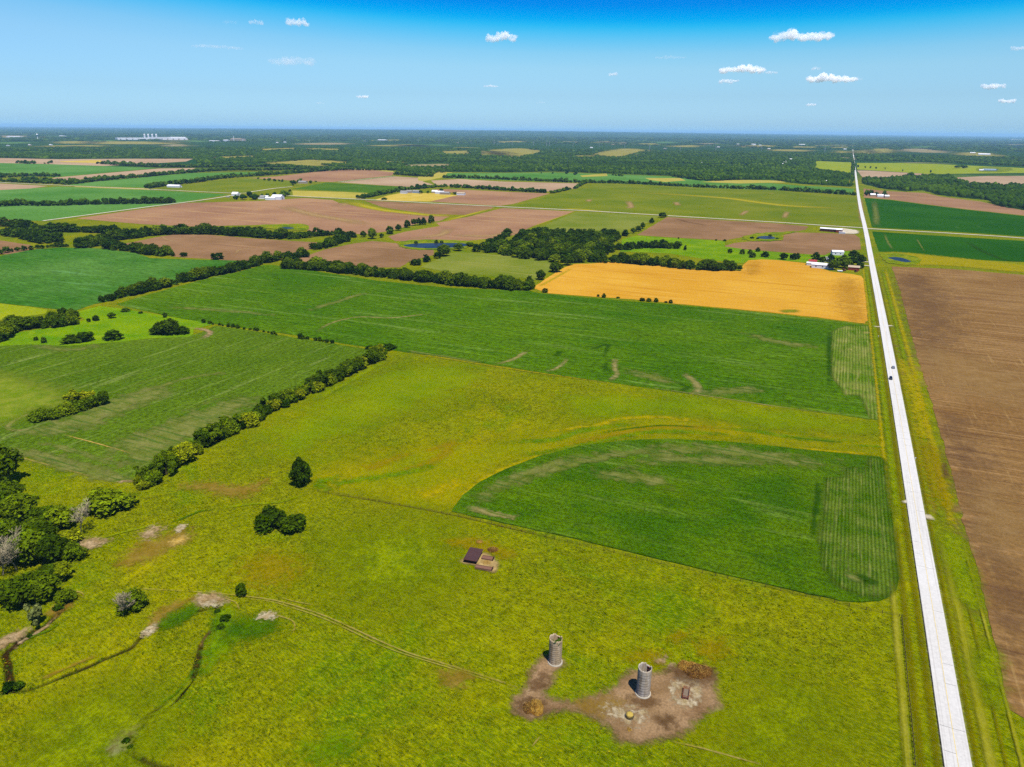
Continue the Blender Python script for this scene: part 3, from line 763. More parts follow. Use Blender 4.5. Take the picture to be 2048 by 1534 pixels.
# ---- pasture: waterways, worn turf, seepage
S_SWATHE = soft("bright_swathe", (164, 170, 1), (186, 176, 2), size=16, k=1.8, amax=0.62, big=30, fine=(1.3, 0.25))
S_SWATHE2 = soft("lime_swathe", (140, 168, 1), (160, 178, 2), size=14, k=2.0, amax=0.6, big=30, fine=(1.3, 0.25))
patch("bright_turf", [(640, 970), (700, 920), (860, 890), (1000, 880), (1180, 850), (1330, 838), (1560, 862), (1780, 886), (1780, 905), (1560, 890), (1330, 872), (1160, 890), (1010, 935), (905, 1020), (760, 1000)], S_SWATHE, w=14, n=80)
patch("bright_turf", [(600, 830), (760, 745), (900, 730), (960, 760), (860, 810), (720, 860), (600, 900), (520, 890)], S_SWATHE2, w=22, n=60)
patch("bright_turf", [(1150, 790), (1400, 800), (1700, 838), (1770, 862), (1600, 862), (1350, 830), (1180, 838)], S_SWATHE2, w=16, n=60)
for pts, w, m in [
    ([(1060, 870), (1120, 862), (1160, 855), (1190, 853), (1239, 839), (1312, 835), (1385, 842), (1420, 848)], [4, 5, 7, 6], S_YEL),
    ([(995, 887), (1050, 884), (1110, 880), (1161, 863), (1237, 852), (1290, 848)], [5, 9, 10, 6], S_LIME),
    ([(1000, 910), (1110, 903), (1212, 880), (1300, 865), (1400, 866), (1520, 878)], [6, 9, 8, 6], S_LIME),
    ([(1120, 893), (1200, 876), (1300, 856), (1400, 856), (1480, 862)], 9, S_ORANGE),
    ([(1400, 856), (1500, 862), (1580, 875), (1649, 881), (1766, 884)], [4, 8, 10, 7], S_LIME),
    ([(1180, 870), (1260, 858), (1330, 852), (1420, 857)], 3, S_DGREEN),
    ([(1560, 872), (1620, 880), (1690, 886)], 3, S_DGREEN),
    ([(1690, 890), (1740, 893), (1785, 896)], 4, S_LIME),
    ([(1560, 893), (1660, 903), (1760, 911)], 4, S_YEL),
    ([(780, 948), (840, 935), (890, 908), (905, 888), (925, 884)], 9, S_ORANGE),
    ([(850, 905), (880, 895), (902, 885)], 6, S_ORANGE),
    ([(720, 940), (760, 930), (830, 900)], 10, S_ORANGE),
    ([(905, 1015), (935, 985), (985, 950), (1060, 920), (1160, 898)], 6, S_YEL),
    ([(840, 1000), (880, 980), (930, 960)], 12, S_YEL),
    ([(650, 975), (690, 965), (760, 955), (840, 940), (880, 925)], 8, S_LIME),
    ([(660, 985), (640, 965), (690, 955)], 9, S_LIME),
    ([(800, 706), (880, 716), (985, 733), (1100, 750), (1220, 767)], 2.5, S_YEL),
    ([(790, 712), (740, 740), (660, 785), (590, 815)], 9, S_VGREEN),
    ([(630, 985), (560, 1005), (500, 1010), (430, 1020)], 2.5, S_VGREEN),
    ([(430, 1020), (400, 1024), (370, 1036), (335, 1048)], 2.2, S_DGREEN),
    ([(330, 1046), (280, 1058), (230, 1070), (190, 1085)], 1.6, S_VGREEN),
]:
    strip("grass_streak", pts, w, m)
for px, m, w in [
    ([(370, 972), (430, 968), (480, 975), (530, 962), (500, 990), (470, 994), (420, 985)], S_BROWN, 5),
    ([(280, 1090), (330, 1075), (370, 1060), (370, 1080), (320, 1110), (280, 1125), (240, 1130)], S_BROWN, 5),
    ([(285, 1065), (320, 1055), (312, 1070), (292, 1078)], S_PINK, 3),
    ([(150, 1085), (195, 1078), (215, 1084), (185, 1098), (160, 1094)], S_PINK, 2.2),
    ([(340, 1085), (368, 1073), (372, 1082), (350, 1092)], S_STRAW, 2.5),
    ([(390, 1196), (412, 1189), (438, 1190), (452, 1206), (428, 1208), (396, 1214)], S_PINK, 1.6),
    ([(402, 1207), (436, 1205), (442, 1212), (410, 1214)], S_WHITE, 1.0),
    ([(284, 1270), (300, 1252), (322, 1248), (312, 1260), (294, 1274)], S_WHITE, 0.9),
    ([(352, 1060), (364, 1050), (372, 1052), (358, 1066)], S_WHITE, 0.9),
    ([(300, 1240), (330, 1215), (380, 1200), (350, 1222), (318, 1252)], S_BROWN, 2.5),
    ([(440, 1262), (470, 1240), (520, 1236), (556, 1248), (540, 1265), (480, 1285), (440, 1295)], S_DGREEN, 4),
    ([(430, 1225), (455, 1218), (470, 1228), (455, 1262), (430, 1290), (416, 1300)], S_LIME, 3),
    ([(420, 1285), (450, 1275), (470, 1290), (430, 1330), (405, 1345)], S_LIME, 3),
    ([(515, 1238), (535, 1224), (552, 1228), (545, 1240), (525, 1242)], S_WHITE, 1.2),
    ([(271, 1452), (244, 1466), (220, 1483), (213, 1505), (244, 1502), (264, 1472)], S_PINK, 1.8),
    ([(225, 1495), (243, 1484), (245, 1500), (222, 1514)], S_WHITE, 1.2),
    ([(-20, 1290), (30, 1266), (60, 1258), (40, 1278), (0, 1304), (-20, 1310)], S_PINK, 1.6),
    ([(95, 1225), (130, 1200), (150, 1190), (140, 1215), (110, 1235)], S_BROWN, 2),
    ([(330, 1235), (380, 1215), (400, 1222), (360, 1250), (325, 1262)], S_DGREEN, 2.2),
    ([(600, 1500), (650, 1478), (720, 1482), (690, 1510), (630, 1515)], S_LIME, 5),
    ([(500, 1120), (560, 1110), (600, 1140), (560, 1170), (500, 1160)], S_ORANGE, 8),
    ([(880, 1348), (930, 1345), (935, 1362), (900, 1375)], S_BROWN, 3),
    ([(1270, 1310), (1310, 1300), (1320, 1320), (1280, 1328)], S_ORANGE, 4),
    ([(1312, 1318), (1330, 1315), (1328, 1326), (1314, 1326)], S_PINK, 1.2),
    ([(1336, 1332), (1346, 1330), (1346, 1340), (1336, 1340)], S_PINK, 0.9),
    ([(1400, 1290), (1440, 1285), (1450, 1310), (1410, 1315)], S_ORANGE, 5),
    ([(1340, 1270), (1370, 1265), (1375, 1280), (1345, 1282)], S_ORANGE, 3),
    ([(1420, 1408), (1438, 1404), (1442, 1422), (1424, 1424)], S_PINK, 0.9),
    ([(1455, 1480), (1560, 1380), (1650, 1420), (1600, 1520), (1500, 1530)], S_VGREEN, 20),
    ([(700, 1090), (830, 1060), (900, 1130), (820, 1190), (700, 1170)], S_VGREEN, 24),
    ([(100, 1440), (250, 1400), (300, 1480), (200, 1560), (60, 1540)], S_VGREEN, 18),
    ([(890, 1085), (950, 1078), (1000, 1095), (1030, 1108), (1010, 1118), (960, 1105)], S_ORANGE, 3),
]:
    patch("turf_patch", px, m, w=w, n=40)
for pts, w, m in [
    ([(196, 1310), (160, 1327), (118, 1345), (76, 1364)], 2.2, S_BROWN),
    ([(424, 1262), (408, 1280), (402, 1300)], 1.6, S_DARK), ([(392, 1330), (376, 1360), (350, 1390), (310, 1418)], 1.6, S_DGREEN),
    ([(388, 1350), (366, 1382), (330, 1418), (290, 1442)], 2.4, S_VGREEN), ([(28, 1300), (52, 1280), (84, 1262), (120, 1232)], 2.0, S_PINK),
    ([(130, 1240), (100, 1262), (70, 1274), (40, 1300)], 1.5, S_DGREEN),
]:
    strip("gully_bank", pts, w, m)
for pts, w in [([(1045, 1387), (1036, 1378), (985, 1360), (900, 1333), (830, 1312), (790, 1297), (740, 1275), (700, 1256), (655, 1236), (620, 1223), (560, 1205), (520, 1198), (470, 1192), (400, 1186), (250, 1178), (165, 1180)], 0.9),
               ([(1040, 1389), (980, 1364), (890, 1335), (780, 1300), (690, 1258), (640, 1236), (580, 1216), (530, 1203), (440, 1196)], 0.6),
               ([(530, 1225), (560, 1234), (585, 1244), (590, 1258), (582, 1268)], 0.9), ([(440, 1196), (470, 1206), (480, 1222)], 0.7),
               ([(1320, 1480), (1400, 1498), (1480, 1520), (1540, 1536)], 0.8), ([(1060, 1500), (1085, 1470)], 0.6), ([(560, 1196), (590, 1205), (640, 1214)], 0.6),
               ([(100, 1178), (160, 1186), (168, 1200)], 0.8)]:
    strip("cattle_path", pts, w, S_PATH)

# ---- dirt yard round the silos
YARD = [(1094, 1314), (1126, 1328), (1110, 1345), (1103, 1366), (1090, 1388), (1117, 1404), (1157, 1406), (1191, 1395), (1225, 1382), (1238, 1368), (1256, 1350), (1274, 1345), (1314, 1350), (1337, 1344), (1355, 1337), (1420, 1342), (1428, 1386), (1433, 1408), (1415, 1424), (1391, 1444), (1368, 1466), (1344, 1476), (1319, 1479), (1287, 1487), (1240, 1484), (1229, 1471), (1220, 1458), (1198, 1442), (1171, 1428), (1135, 1421), (1097, 1428), (1074, 1438), (1045, 1436), (1027, 1420), (1027, 1402), (1044, 1389), (1056, 1373), (1061, 1350), (1076, 1328)]
patch("dirt_yard", YARD, M_DIRT, w=2.2, n=150)
for px, m, w in [
    ([(1150, 1408), (1220, 1396), (1240, 1410), (1200, 1432)], S_BROWN, 4),
    ([(1342, 1385), (1352, 1366), (1372, 1358), (1392, 1362), (1398, 1372), (1404, 1390), (1398, 1404), (1385, 1398), (1376, 1372), (1356, 1374), (1352, 1398), (1362, 1412), (1352, 1410)], S_WHITE, 1.3),
    ([(1350, 1400), (1372, 1404), (1392, 1404), (1386, 1412), (1362, 1416)], S_WHITE, 1.1),
    ([(1210, 1420), (1240, 1418), (1284, 1426), (1270, 1446), (1240, 1440)], S_WHITE, 2.4),
    ([(1310, 1440), (1340, 1436), (1350, 1450), (1326, 1456)], S_DARK, 2),
    ([(1062, 1365), (1090, 1352), (1092, 1374), (1068, 1380)], S_DARK, 2),
    ([(1036, 1410), (1060, 1396), (1092, 1408), (1088, 1432), (1050, 1430)], S_DARK, 2),
    ([(1260, 1400), (1300, 1396), (1310, 1410), (1280, 1412)], S_DARK, 2.5),
    ([(1336, 1340), (1420, 1336), (1430, 1362), (1390, 1372), (1350, 1356)], S_DARK, 2.2),
]:
    patch("yard_stain", px, m, w=w, n=40)
patch("shed_yard", [(950, 1112), (972, 1108), (988, 1120), (996, 1130), (990, 1146), (975, 1142), (952, 1132), (925, 1128), (924, 1122)], soft("shed_litter", (176, 148, 92), (202, 172, 110), size=1.4, k=0.9, amax=1.0, big=3), w=1.1, n=50)

# ---- roads
ROAD_PX = [(1915.5, 1534), (1873, 1270), (1836, 1050), (1806, 870), (1779, 715), (1761.5, 620), (1745, 535), (1731.5, 463), (1718, 400), (1711.5, 350), (1707, 312), (1705, 290), (1704.5, 279)]
RW = atv(ROAD_PX)
k0 = RW[0] - (RW[1] - RW[0]) * 2.2
ROAD_W = np.vstack([k0, RW])
M_CONC = gmat("concrete_road", (250, 246, 236), (255, 252, 244), big=30, streaks=[((228, 222, 212), 0.5, 60, 0.5, 0.7, 0.8)], fine=(1.0, 0.07))
Z_ROAD = 0.66
strip("gravel_shoulder", ROAD_W, 8.4, gmat("shoulder_gravel", (232, 224, 196), (246, 238, 214), big=14, fine=(0.7, 0.16), soft=(1.2, 0.8, 0.9)), z=Z_ROAD - 0.02, world=True)
strip("road", ROAD_W, 6.3, M_CONC, z=Z_ROAD, world=True, hard=True, k=24)
strip("road_centre_line", ROAD_W[:9], 0.16, smat("faded_yellow_paint", (255, 226, 130), vary=0.3, size=6), z=Z_ROAD + 0.006, world=True, hard=True)
# expansion joints across the slab
jb = MB()
rl = smooth_line(ROAD_W[:7], k=30)
acc = np.concatenate([[0], np.cumsum(np.hypot(*np.diff(rl, axis=0).T))])
for s in np.arange(6, acc[-1], 9.1):
    c = np.array([np.interp(s, acc, rl[:, 0]), np.interp(s, acc, rl[:, 1])])
    if random.random() < 0.55 and s < 420:
        wd = random.choice([6.0, 3.0, 3.0])
        off = 0 if wd > 5 else random.choice([-1.5, 1.5])
        q = c + EV * off
        jb.box((q[0], q[1], Z_ROAD + 0.001), (wd, 0.1, 0.008), rz=-HEAD + random.uniform(-0.03, 0.03))
tag(jb.build("road_joint_markings", smat("tar_joint", (110, 106, 98), vary=0.3)), kind='structure')
GR = [[(-260, 352), (0, 365), (127, 371), (305, 379), (470, 386.5), (508, 383), (545, 377.5), (584, 373.5)],
      [(86, 442), (200, 427), (300, 413.5), (400, 401), (470, 390), (480, 387)],
      [(575, 391.5), (620, 394), (723, 399), (794, 402.5), (900, 408.5), (1000, 413.5), (1158, 421), (1332, 431.5), (1540, 444), (1660, 452), (1734, 456.5)],
      [(1734, 457.5), (1830, 463), (1901, 467), (2048, 477), (2300, 501)],
      [(676, 364.5), (735, 358), (789, 352.5)], [(545, 395), (575, 391.5)]]
for g, w in zip(GR, (6, 6, 7, 7, 5, 4)):
    strip("gravel_road", g, w, M_GRAVEL, z=0.52, hard=True)
for a, b, w in [((1683, 455.5), (1722, 466), 0), ]:
    patch("gravel_yard", [(1682, 457), (1700, 459), (1715, 461.5), (1715, 467), (1698, 468), (1684, 466)], gmat("yard_gravel", (224, 206, 168), (246, 232, 204), big=12, soft=(5, 2.0, 1.0)), w=3)
for pts, w in [([(1746, 653.5), (1754, 654.5), (1764, 655)], 4.5), ([(1764, 655), (1776, 653), (1788, 652.5)], 4.5), ([(1720, 523.5), (1740, 525)], 4), ([(1728, 531.5), (1742, 533)], 4),
               ([(1806, 1002), (1818, 1008)], 6), ([(1845, 1032), (1856, 1036), (1868, 1037)], 6)]:
    strip("field_entrance", pts, w, gmat("entrance_gravel", (228, 212, 170), (244, 232, 204), big=6, soft=(1.5, 0.7, 1.0)) if w != 4 else M_GRAVEL, z=0.60)
# verges and ditches beside the road
rs = ROAD_W[:8]
for off, w, m in [(-4.6, 3.2, S_VERGE), (-8.4, 3.2, S_VERGE), (-11.6, 3.2, S_MOWN), (4.6, 2.4, S_VERGE), (7.6, 4.4, S_MOWN), (11.2, 1.6, S_VERGE)]:
    strip("verge", rs[:4] if abs(off) > 5 else rs, w, m, world=True, offset=off, k=14)
for off, w, m in [(-7.5, 5.0, S_VGREEN), (-10.5, 3.0, S_YEL), (9.5, 5.0, S_VGREEN), (13.0, 5.0, S_YEL)]:
    strip("verge", rs[3:], w, m, world=True, offset=off, k=14)
for off, w, m in [(14.8, 1.6, S_MOWN)]:
    strip('verge', rs[:4], w, m, world=True, offset=off, k=14)
for px, m, w in [
    ([(1800, 720), (1830, 760), (1850, 850), (1840, 880), (1815, 780)], S_YEL, 4),
    ([(1840, 900), (1870, 900), (1900, 1000), (1870, 1010)], S_ORANGE, 4),
    ([(1878, 1080), (1920, 1080), (1950, 1160), (1960, 1220), (1920, 1200)], S_VGREEN, 4),
    ([(1950, 1330), (1985, 1290), (2000, 1400), (1980, 1410)], S_VGREEN, 5),
    ([(1884, 930), (1892, 930), (1896, 950), (1888, 955)], S_DARK, 1.5),
    ([(1780, 505), (1900, 515), (2048, 532), (2048, 545), (1900, 532), (1790, 528)], S_YEL, 8),
]:
    patch("verge_growth", px, m, w=w, n=40)

# ---- ponds
def water_mat():
    t = NT("pond_water")
    b = t.mapped()
    d = t.n('ShaderNodeBsdfDiffuse')
    t.l(t.mix(t.rng(t.noise(b, 1 / 30.0, 3), 0.35, 0.65), C(40, 52, 70), C(56, 72, 92)), d.inputs['Color'])
    g = t.n('ShaderNodeBsdfGlossy'); g.inputs['Roughness'].default_value = 0.12
    g.inputs['Color'].default_value = (0.8, 0.85, 0.9, 1)
    bp = t.n('ShaderNodeBump'); bp.inputs['Strength'].default_value = 0.2; bp.inputs['Distance'].default_value = 0.1
    t.l(t.noise(b, 1 / 1.5, 3), bp.inputs['Height']); t.l(bp.outputs[0], g.inputs['Normal'])
    mx = t.n('ShaderNodeMixShader'); mx.inputs[0].default_value = 0.10
    t.l(d.outputs[0], mx.inputs[1]); t.l(g.outputs[0], mx.inputs[2])
    t.l(mx.outputs[0], t.out.inputs['Surface'])
    return t.m
M_WATER = water_mat()
M_BANK = gmat("pond_bank_grass", (120, 142, 6), (150, 156, 14), big=25, fine=(3, 0.3), patch=[((84, 116, 4), 20, 0.5, 0.64, 0.8), ((190, 172, 60), 18, 0.56, 0.7, 0.6)])
for bank, pond in [
    ([(796, 488), (812, 482), (860, 480), (920, 481), (950, 487), (940, 494), (905, 499), (840, 500), (805, 496)], [(808, 491), (830, 488), (870, 487), (915, 487), (935, 489), (930, 493), (900, 496), (850, 497), (815, 494)]),
    ([(1485, 475), (1510, 468), (1545, 465), (1590, 463), (1560, 472), (1566, 480), (1530, 483), (1500, 482)], [(1515, 474.5), (1530, 472.5), (1546, 474), (1550, 477.5), (1535, 479), (1518, 477.5)]),
    ([(1762, 508), (1800, 508), (1840, 518), (1830, 530), (1785, 528), (1768, 520)], [(1776, 516.5), (1790, 515), (1806, 517), (1822, 523.5), (1810, 525), (1790, 521)]),
    ([(515, 451), (560, 449), (611, 449), (612, 461), (560, 459), (530, 456)], [(557, 456), (570, 454.8), (584, 455.5), (588, 457.3), (575, 458.6), (562, 458)]),
    ([(1955, 336), (1990, 334), (2030, 338), (2000, 344), (1960, 343)], [(1968, 339.5), (1985, 338), (1997, 339.5), (1992, 341.5), (1975, 341.5)]),
]:
    field("pond_bank", bank, M_BANK, smooth=True, jit=3.0)
    field("pond_water", pond, M_WATER, smooth=True, jit=0.3)

# ---- clearings and towns far off
_cr = random.Random(11)
def far_strip():
    y = 262 + 34 * _cr.random() ** 1.3
    x = _cr.uniform(-40, 2100)
    hy = 250 + 20 * x / 2048
    y = max(y, hy + 9)
    k = (y - hy) / 30
    w, h = _cr.uniform(14, 60) * (.6 + k), _cr.uniform(.8, 1.9) * (.5 + k)
    s = _cr.uniform(-4, 4)
    return [(x - w / 2, y), (x + w * .1, y - h * .5), (x + w / 2, y - h * .2 + s * .05), (x + w / 2 + s, y + h * .6), (x, y + h), (x - w / 2 + s, y + h * .7)]
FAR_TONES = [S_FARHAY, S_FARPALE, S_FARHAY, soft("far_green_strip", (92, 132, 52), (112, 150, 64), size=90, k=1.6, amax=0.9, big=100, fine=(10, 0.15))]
CLEAR = [(far_strip(), FAR_TONES[i % 4]) for i in range(70)] + [
    ([(1185, 309), (1215, 302), (1253, 297), (1293, 301), (1270, 308), (1245, 316), (1205, 315)], S_FARHAY),
    ([(980, 300), (1040, 297), (1084, 302), (1070, 310), (1035, 315), (1000, 313), (975, 308)], S_FARHAY),
    ([(880, 303), (935, 302), (940, 309), (890, 310)], S_FARHAY), ([(960, 302), (1000, 304), (1010, 314), (962, 312)], S_FARHAY),
    ([(1148, 312), (1190, 311), (1192, 316), (1150, 316)], S_FARHAY), ([(520, 298), (590, 296), (592, 300), (522, 302)], S_FARHAY),
    ([(608, 297), (680, 298), (678, 303), (612, 300)], S_FARHAY), ([(800, 289), (850, 290), (860, 293), (805, 292)], S_FARHAY),
    ([(540, 326), (620, 320), (700, 325), (690, 329), (620, 332), (560, 329)], S_FARHAY), ([(800, 332), (870, 328), (905, 331), (895, 336), (810, 335)], S_FARPALE),
    ([(430, 314), (510, 312), (510, 316), (450, 318)], S_FARHAY), ([(770, 323), (800, 324), (798, 326), (772, 326)], S_FARHAY),
    ([(200, 283), (330, 284), (340, 288), (190, 288)], S_FARHAY), ([(120, 283), (180, 283), (175, 287), (125, 287)], S_FARHAY),
    ([(1272, 287.5), (1316, 287), (1316, 290.5), (1276, 290)], S_FARHAY), ([(1400, 287), (1426, 286.5), (1428, 290), (1404, 290)], S_FARPALE),
    ([(1200, 283.5), (1250, 285), (1250, 286.5), (1202, 286)], S_FARPALE), ([(1120, 283), (1160, 284), (1158, 285.5), (1122, 285)], S_FARPALE),
    ([(1460, 292), (1520, 290), (1560, 292), (1540, 295), (1470, 294)], S_FARHAY), ([(1585, 293), (1640, 294), (1640, 297), (1588, 297)], S_FARHAY),
    ([(1676, 302), (1702, 303), (1702, 309), (1678, 308)], S_FARHAY), ([(1710, 302), (1740, 301), (1742, 308), (1712, 308)], S_FARHAY),
    ([(1740, 298), (1780, 297), (1785, 304), (1745, 306)], S_FARHAY), ([(1805, 298), (1850, 298), (1890, 303), (1880, 306), (1810, 303)], S_FARPALE),
    ([(1920, 306), (1960, 305), (2000, 312), (1960, 314), (1922, 311)], S_FARHAY), ([(1670, 314), (1702, 316), (1702, 319), (1672, 317)], S_FARPALE),
    ([(1550, 299), (1612, 300), (1612, 303), (1552, 302)], S_FARHAY),
    ([(500, 269.5), (530, 269), (530, 271.5), (500, 272)], S_FARPALE), ([(545, 270), (600, 269.5), (606, 274), (550, 275)], S_FARPALE), ([(612, 270), (640, 270), (638, 273), (614, 273)], S_FARPALE),
    ([(775, 267.5), (820, 267), (818, 270.5), (778, 270.5)], S_FARPALE), ([(740, 270), (770, 270), (768, 273), (742, 273)], S_FARPALE), ([(840, 271), (890, 270), (886, 275), (845, 275)], S_FARPALE),
    ([(0, 271), (60, 272), (58, 275), (0, 275)], S_FARPALE), ([(1910, 274.5), (1950, 275), (1950, 277.5), (1912, 277)], S_FARPALE), ([(2010, 277), (2060, 277.5), (2060, 283), (2014, 282)], S_FARPALE),
    ([(1605, 274), (1660, 275), (1656, 278), (1610, 278)], S_FARPALE), ([(1185, 274.5), (1230, 275), (1228, 277), (1188, 277)], S_FARPALE),
]
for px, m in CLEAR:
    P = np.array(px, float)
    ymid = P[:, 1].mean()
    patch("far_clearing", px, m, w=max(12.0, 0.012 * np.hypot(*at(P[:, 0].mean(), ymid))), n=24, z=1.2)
strip("track", [(1561, 337), (1572, 326), (1583, 317), (1600, 311), (1613, 303)], 9, S_FARPALE, z=1.5)

# ------------------------------------------------------------------ trees
def ico(sub):
    bm = bmesh.new(); bmesh.ops.create_icosphere(bm, subdivisions=sub, radius=1.0)
    bm.verts.ensure_lookup_table()
    v = np.array([x.co[:] for x in bm.verts]); f = np.array([[q.index for q in x.verts] for x in bm.faces])
    bm.free()
    return v, f
ICO1, ICO2 = ico(1), ico(2)

def lumps_for(kind, r):
    """sub-crowns inside a unit crown (width 1, height 1): centres and radii"""
    L = []
    if kind == 'round':
        n = 13
        for i in range(n):
            a = i * 2.4 + r.uniform(-.4, .4); t = (i + .5) / n
            rad = 0.31 * math.sqrt(max(0.05, 1 - (2 * t - 0.9) ** 2)) * r.uniform(.75, 1.1)
            L.append((rad * math.cos(a), rad * math.sin(a), 0.30 + 0.50 * t, r.uniform(.15, .23)))
    elif kind == 'oval':
        n = 15
        for i in range(n):
            a = i * 2.4 + r.uniform(-.4, .4); t = (i + .5) / n
            rad = 0.34 * math.sqrt(max(0.03, 1 - (2 * t - 0.85) ** 2)) * r.uniform(.7, 1.1)
            L.append((rad * math.cos(a), rad * math.sin(a), 0.16 + 0.70 * t, r.uniform(.13, .2)))
    elif kind == 'bush':
        n = 14
        for i in range(n):
            a = i * 2.4 + r.uniform(-.5, .5); t = (i + .5) / n
            rad = 0.37 * math.sqrt(1 - 0.8 * t) * r.uniform(.6, 1.1)
            L.append((rad * math.cos(a), rad * math.sin(a), 0.20 + 0.52 * t * r.uniform(.8, 1.1), r.uniform(.15, .25)))
    else:  # ragged, several stems with gaps
        n = 9
        for i in range(n):
            a = i * 2.4 + r.uniform(-.5, .5); t = (i + .5) / n
            rad = 0.36 * r.uniform(.35, 1.1)
            L.append((rad * math.cos(a), rad * math.sin(a), 0.22 + 0.62 * t, r.uniform(.10, .18)))
    return np.array(L)

def crown_arrays(kind, seed, n_leaf, leaf, core=True):
    r = random.Random(seed); g = np.random.default_rng(seed)
    L = lumps_for(kind, r)
    w = L[:, 3] ** 2; w /= w.sum()
    pick = g.choice(len(L), n_leaf, p=w)
    d = g.normal(size=(n_leaf, 3)); d[:, 2] += 0.25
    d /= np.linalg.norm(d, axis=1)[:, None]
    rad = L[pick, 3] * (0.72 + 0.42 * g.random(n_leaf) ** 0.8)
    c = L[pick, :3] + d * rad[:, None]
    c[:, 2] = np.maximum(c[:, 2], 0.02 + 0.03 * g.random(n_leaf))
    nrm = d * 0.9 + g.normal(size=(n_leaf, 3)) * 0.55 + np.array([0, 0, .25])
    nrm /= np.linalg.norm(nrm, axis=1)[:, None]
    a = np.cross(nrm, g.normal(size=(n_leaf, 3))); a /= np.linalg.norm(a, axis=1)[:, None]
    b = np.cross(nrm, a)
    s = leaf * (0.5 + 1.1 * g.random(n_leaf) ** 1.5)
    a *= s[:, None]; b *= (s * (0.55 + .35 * g.random(n_leaf)))[:, None]
    V = np.stack([c - a, c - b * .9 + a * .1, c + a, c + b], 1).reshape(-1, 3)
    Fq = np.arange(n_leaf * 4).reshape(-1, 4)
    lump_t = g.random(len(L))
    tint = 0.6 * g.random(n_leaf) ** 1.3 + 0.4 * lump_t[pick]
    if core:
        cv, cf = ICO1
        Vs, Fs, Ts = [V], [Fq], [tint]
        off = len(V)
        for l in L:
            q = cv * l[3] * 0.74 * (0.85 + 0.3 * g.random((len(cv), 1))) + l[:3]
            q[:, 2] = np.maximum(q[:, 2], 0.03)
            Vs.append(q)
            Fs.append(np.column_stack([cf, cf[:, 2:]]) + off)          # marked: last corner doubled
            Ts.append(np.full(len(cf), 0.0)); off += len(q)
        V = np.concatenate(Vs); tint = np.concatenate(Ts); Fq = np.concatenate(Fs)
    return V, Fq, tint

def quads_mesh(name, V, Fq, fattrs):
    """mesh from quads, some of which are triangles with the last corner doubled"""
    tri = Fq[:, 2] == Fq[:, 3]
    tot = np.where(tri, 3, 4).astype(np.int32)
    start = np.concatenate([[0], np.cumsum(tot)[:-1]]).astype(np.int32)
    keep = np.ones(Fq.shape, bool); keep[tri, 3] = False
    me = bpy.data.meshes.new(name)
    me.vertices.add(len(V)); me.vertices.foreach_set('co', np.asarray(V, np.float32).ravel())
    idx = Fq[keep].astype(np.int32)
    me.loops.add(len(idx)); me.loops.foreach_set('vertex_index', idx)
    me.polygons.add(len(Fq)); me.polygons.foreach_set('loop_start', start); me.polygons.foreach_set('loop_total', tot)
    for nm, a in fattrs.items():
        x = me.attributes.new(nm, 'FLOAT', 'FACE'); x.data.foreach_set('value', np.asarray(a, np.float32))
    me.update(calc_edges=True)
    return me

M_LEAF = {
    'dark green': leaf_mat("dark_leaves", (78, 108, 4), (108, 132, 8)),
    'mid green': leaf_mat("green_leaves", (108, 138, 8), (138, 158, 14)),
    'yellow-green': leaf_mat("yellow_green_leaves", (146, 166, 8), (176, 182, 18)),
    'pale grey-green': leaf_mat("grey_green_leaves", (134, 146, 70), (156, 164, 90)),
}
M_FOREST = leaf_mat("forest_leaves", (44, 80, 2), (88, 116, 10))
M_BARK = smat("bark", (92, 78, 58), rough=0.9, vary=0.3, size=0.4, k=3.5)
M_DEADWOOD = smat("bleached_deadwood", (196, 180, 140), rough=0.9, vary=0.2, size=0.5)

def trunk_mesh(kind, seed):
    r = random.Random(seed)
    mb = MB()
    if kind in ('round', 'oval'):
        mb.tube([(0, 0, -.05), (.01, .0, .12), (.0, .01, .38), (.01, 0, .62)], [.036, .028, .02, .008], n=7)
        for i in range(5):
            a = i * 1.26 + r.uniform(-.3, .3); z = r.uniform(.18, .34)
            mb.tube([(0, 0, z), (.13 * math.cos(a), .13 * math.sin(a), z + .13), (.27 * math.cos(a), .27 * math.sin(a), z + .27)], [.014, .010, .004], n=5)
    else:
        for i in range(6):
            a = i * 1.05 + r.uniform(-.3, .3)
            mb.tube([(.03 * math.cos(a), .03 * math.sin(a), -.05), (.12 * math.cos(a), .12 * math.sin(a), .22), (.27 * math.cos(a), .27 * math.sin(a), .55)], [.018, .012, .004], n=5)
    bm = mb.bm
    me = bpy.data.meshes.new('trunk'); bm.to_mesh(me); bm.free()
    me.materials.append(M_BARK)
    return me

KINDS = {'round': 4, 'oval': 3, 'bush': 4, 'ragged': 2}
PROTO = {}
for kd, cnt in KINDS.items():
    PROTO[kd] = []
    for v in range(cnt):
        V, Fq, tint = crown_arrays(kd, 100 + 17 * v + len(kd), 1500 if kd != 'ragged' else 900, 0.052)
        me = quads_mesh('crown', V, Fq, {'tint': tint})
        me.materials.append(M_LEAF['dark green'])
        PROTO[kd].append((me, trunk_mesh(kd, v)))

T = []      # every tree and shrub: x, y, width, height, kind, tone, label, group, category

def ordinal(i):
    ones = "zeroth first second third fourth fifth sixth seventh eighth ninth tenth eleventh twelfth thirteenth fourteenth fifteenth sixteenth seventeenth eighteenth nineteenth".split()
    tens = ["", "", "twent", "thirt", "fort", "fift", "sixt", "sevent", "eight", "ninet"]
    if i < 20: return ones[i]
    if i < 100:
        a, b = divmod(i, 10)
        return tens[a] + "ieth" if b == 0 else tens[a] + "y-" + ones[b]
    return "hundred-and-" + ordinal(i - 100) if i > 100 else "hundredth"

def tone_pick(weights):
    x = random.random() * sum(weights.values())
    for k, v in weights.items():
        x -= v
        if x <= 0: return k
    return k

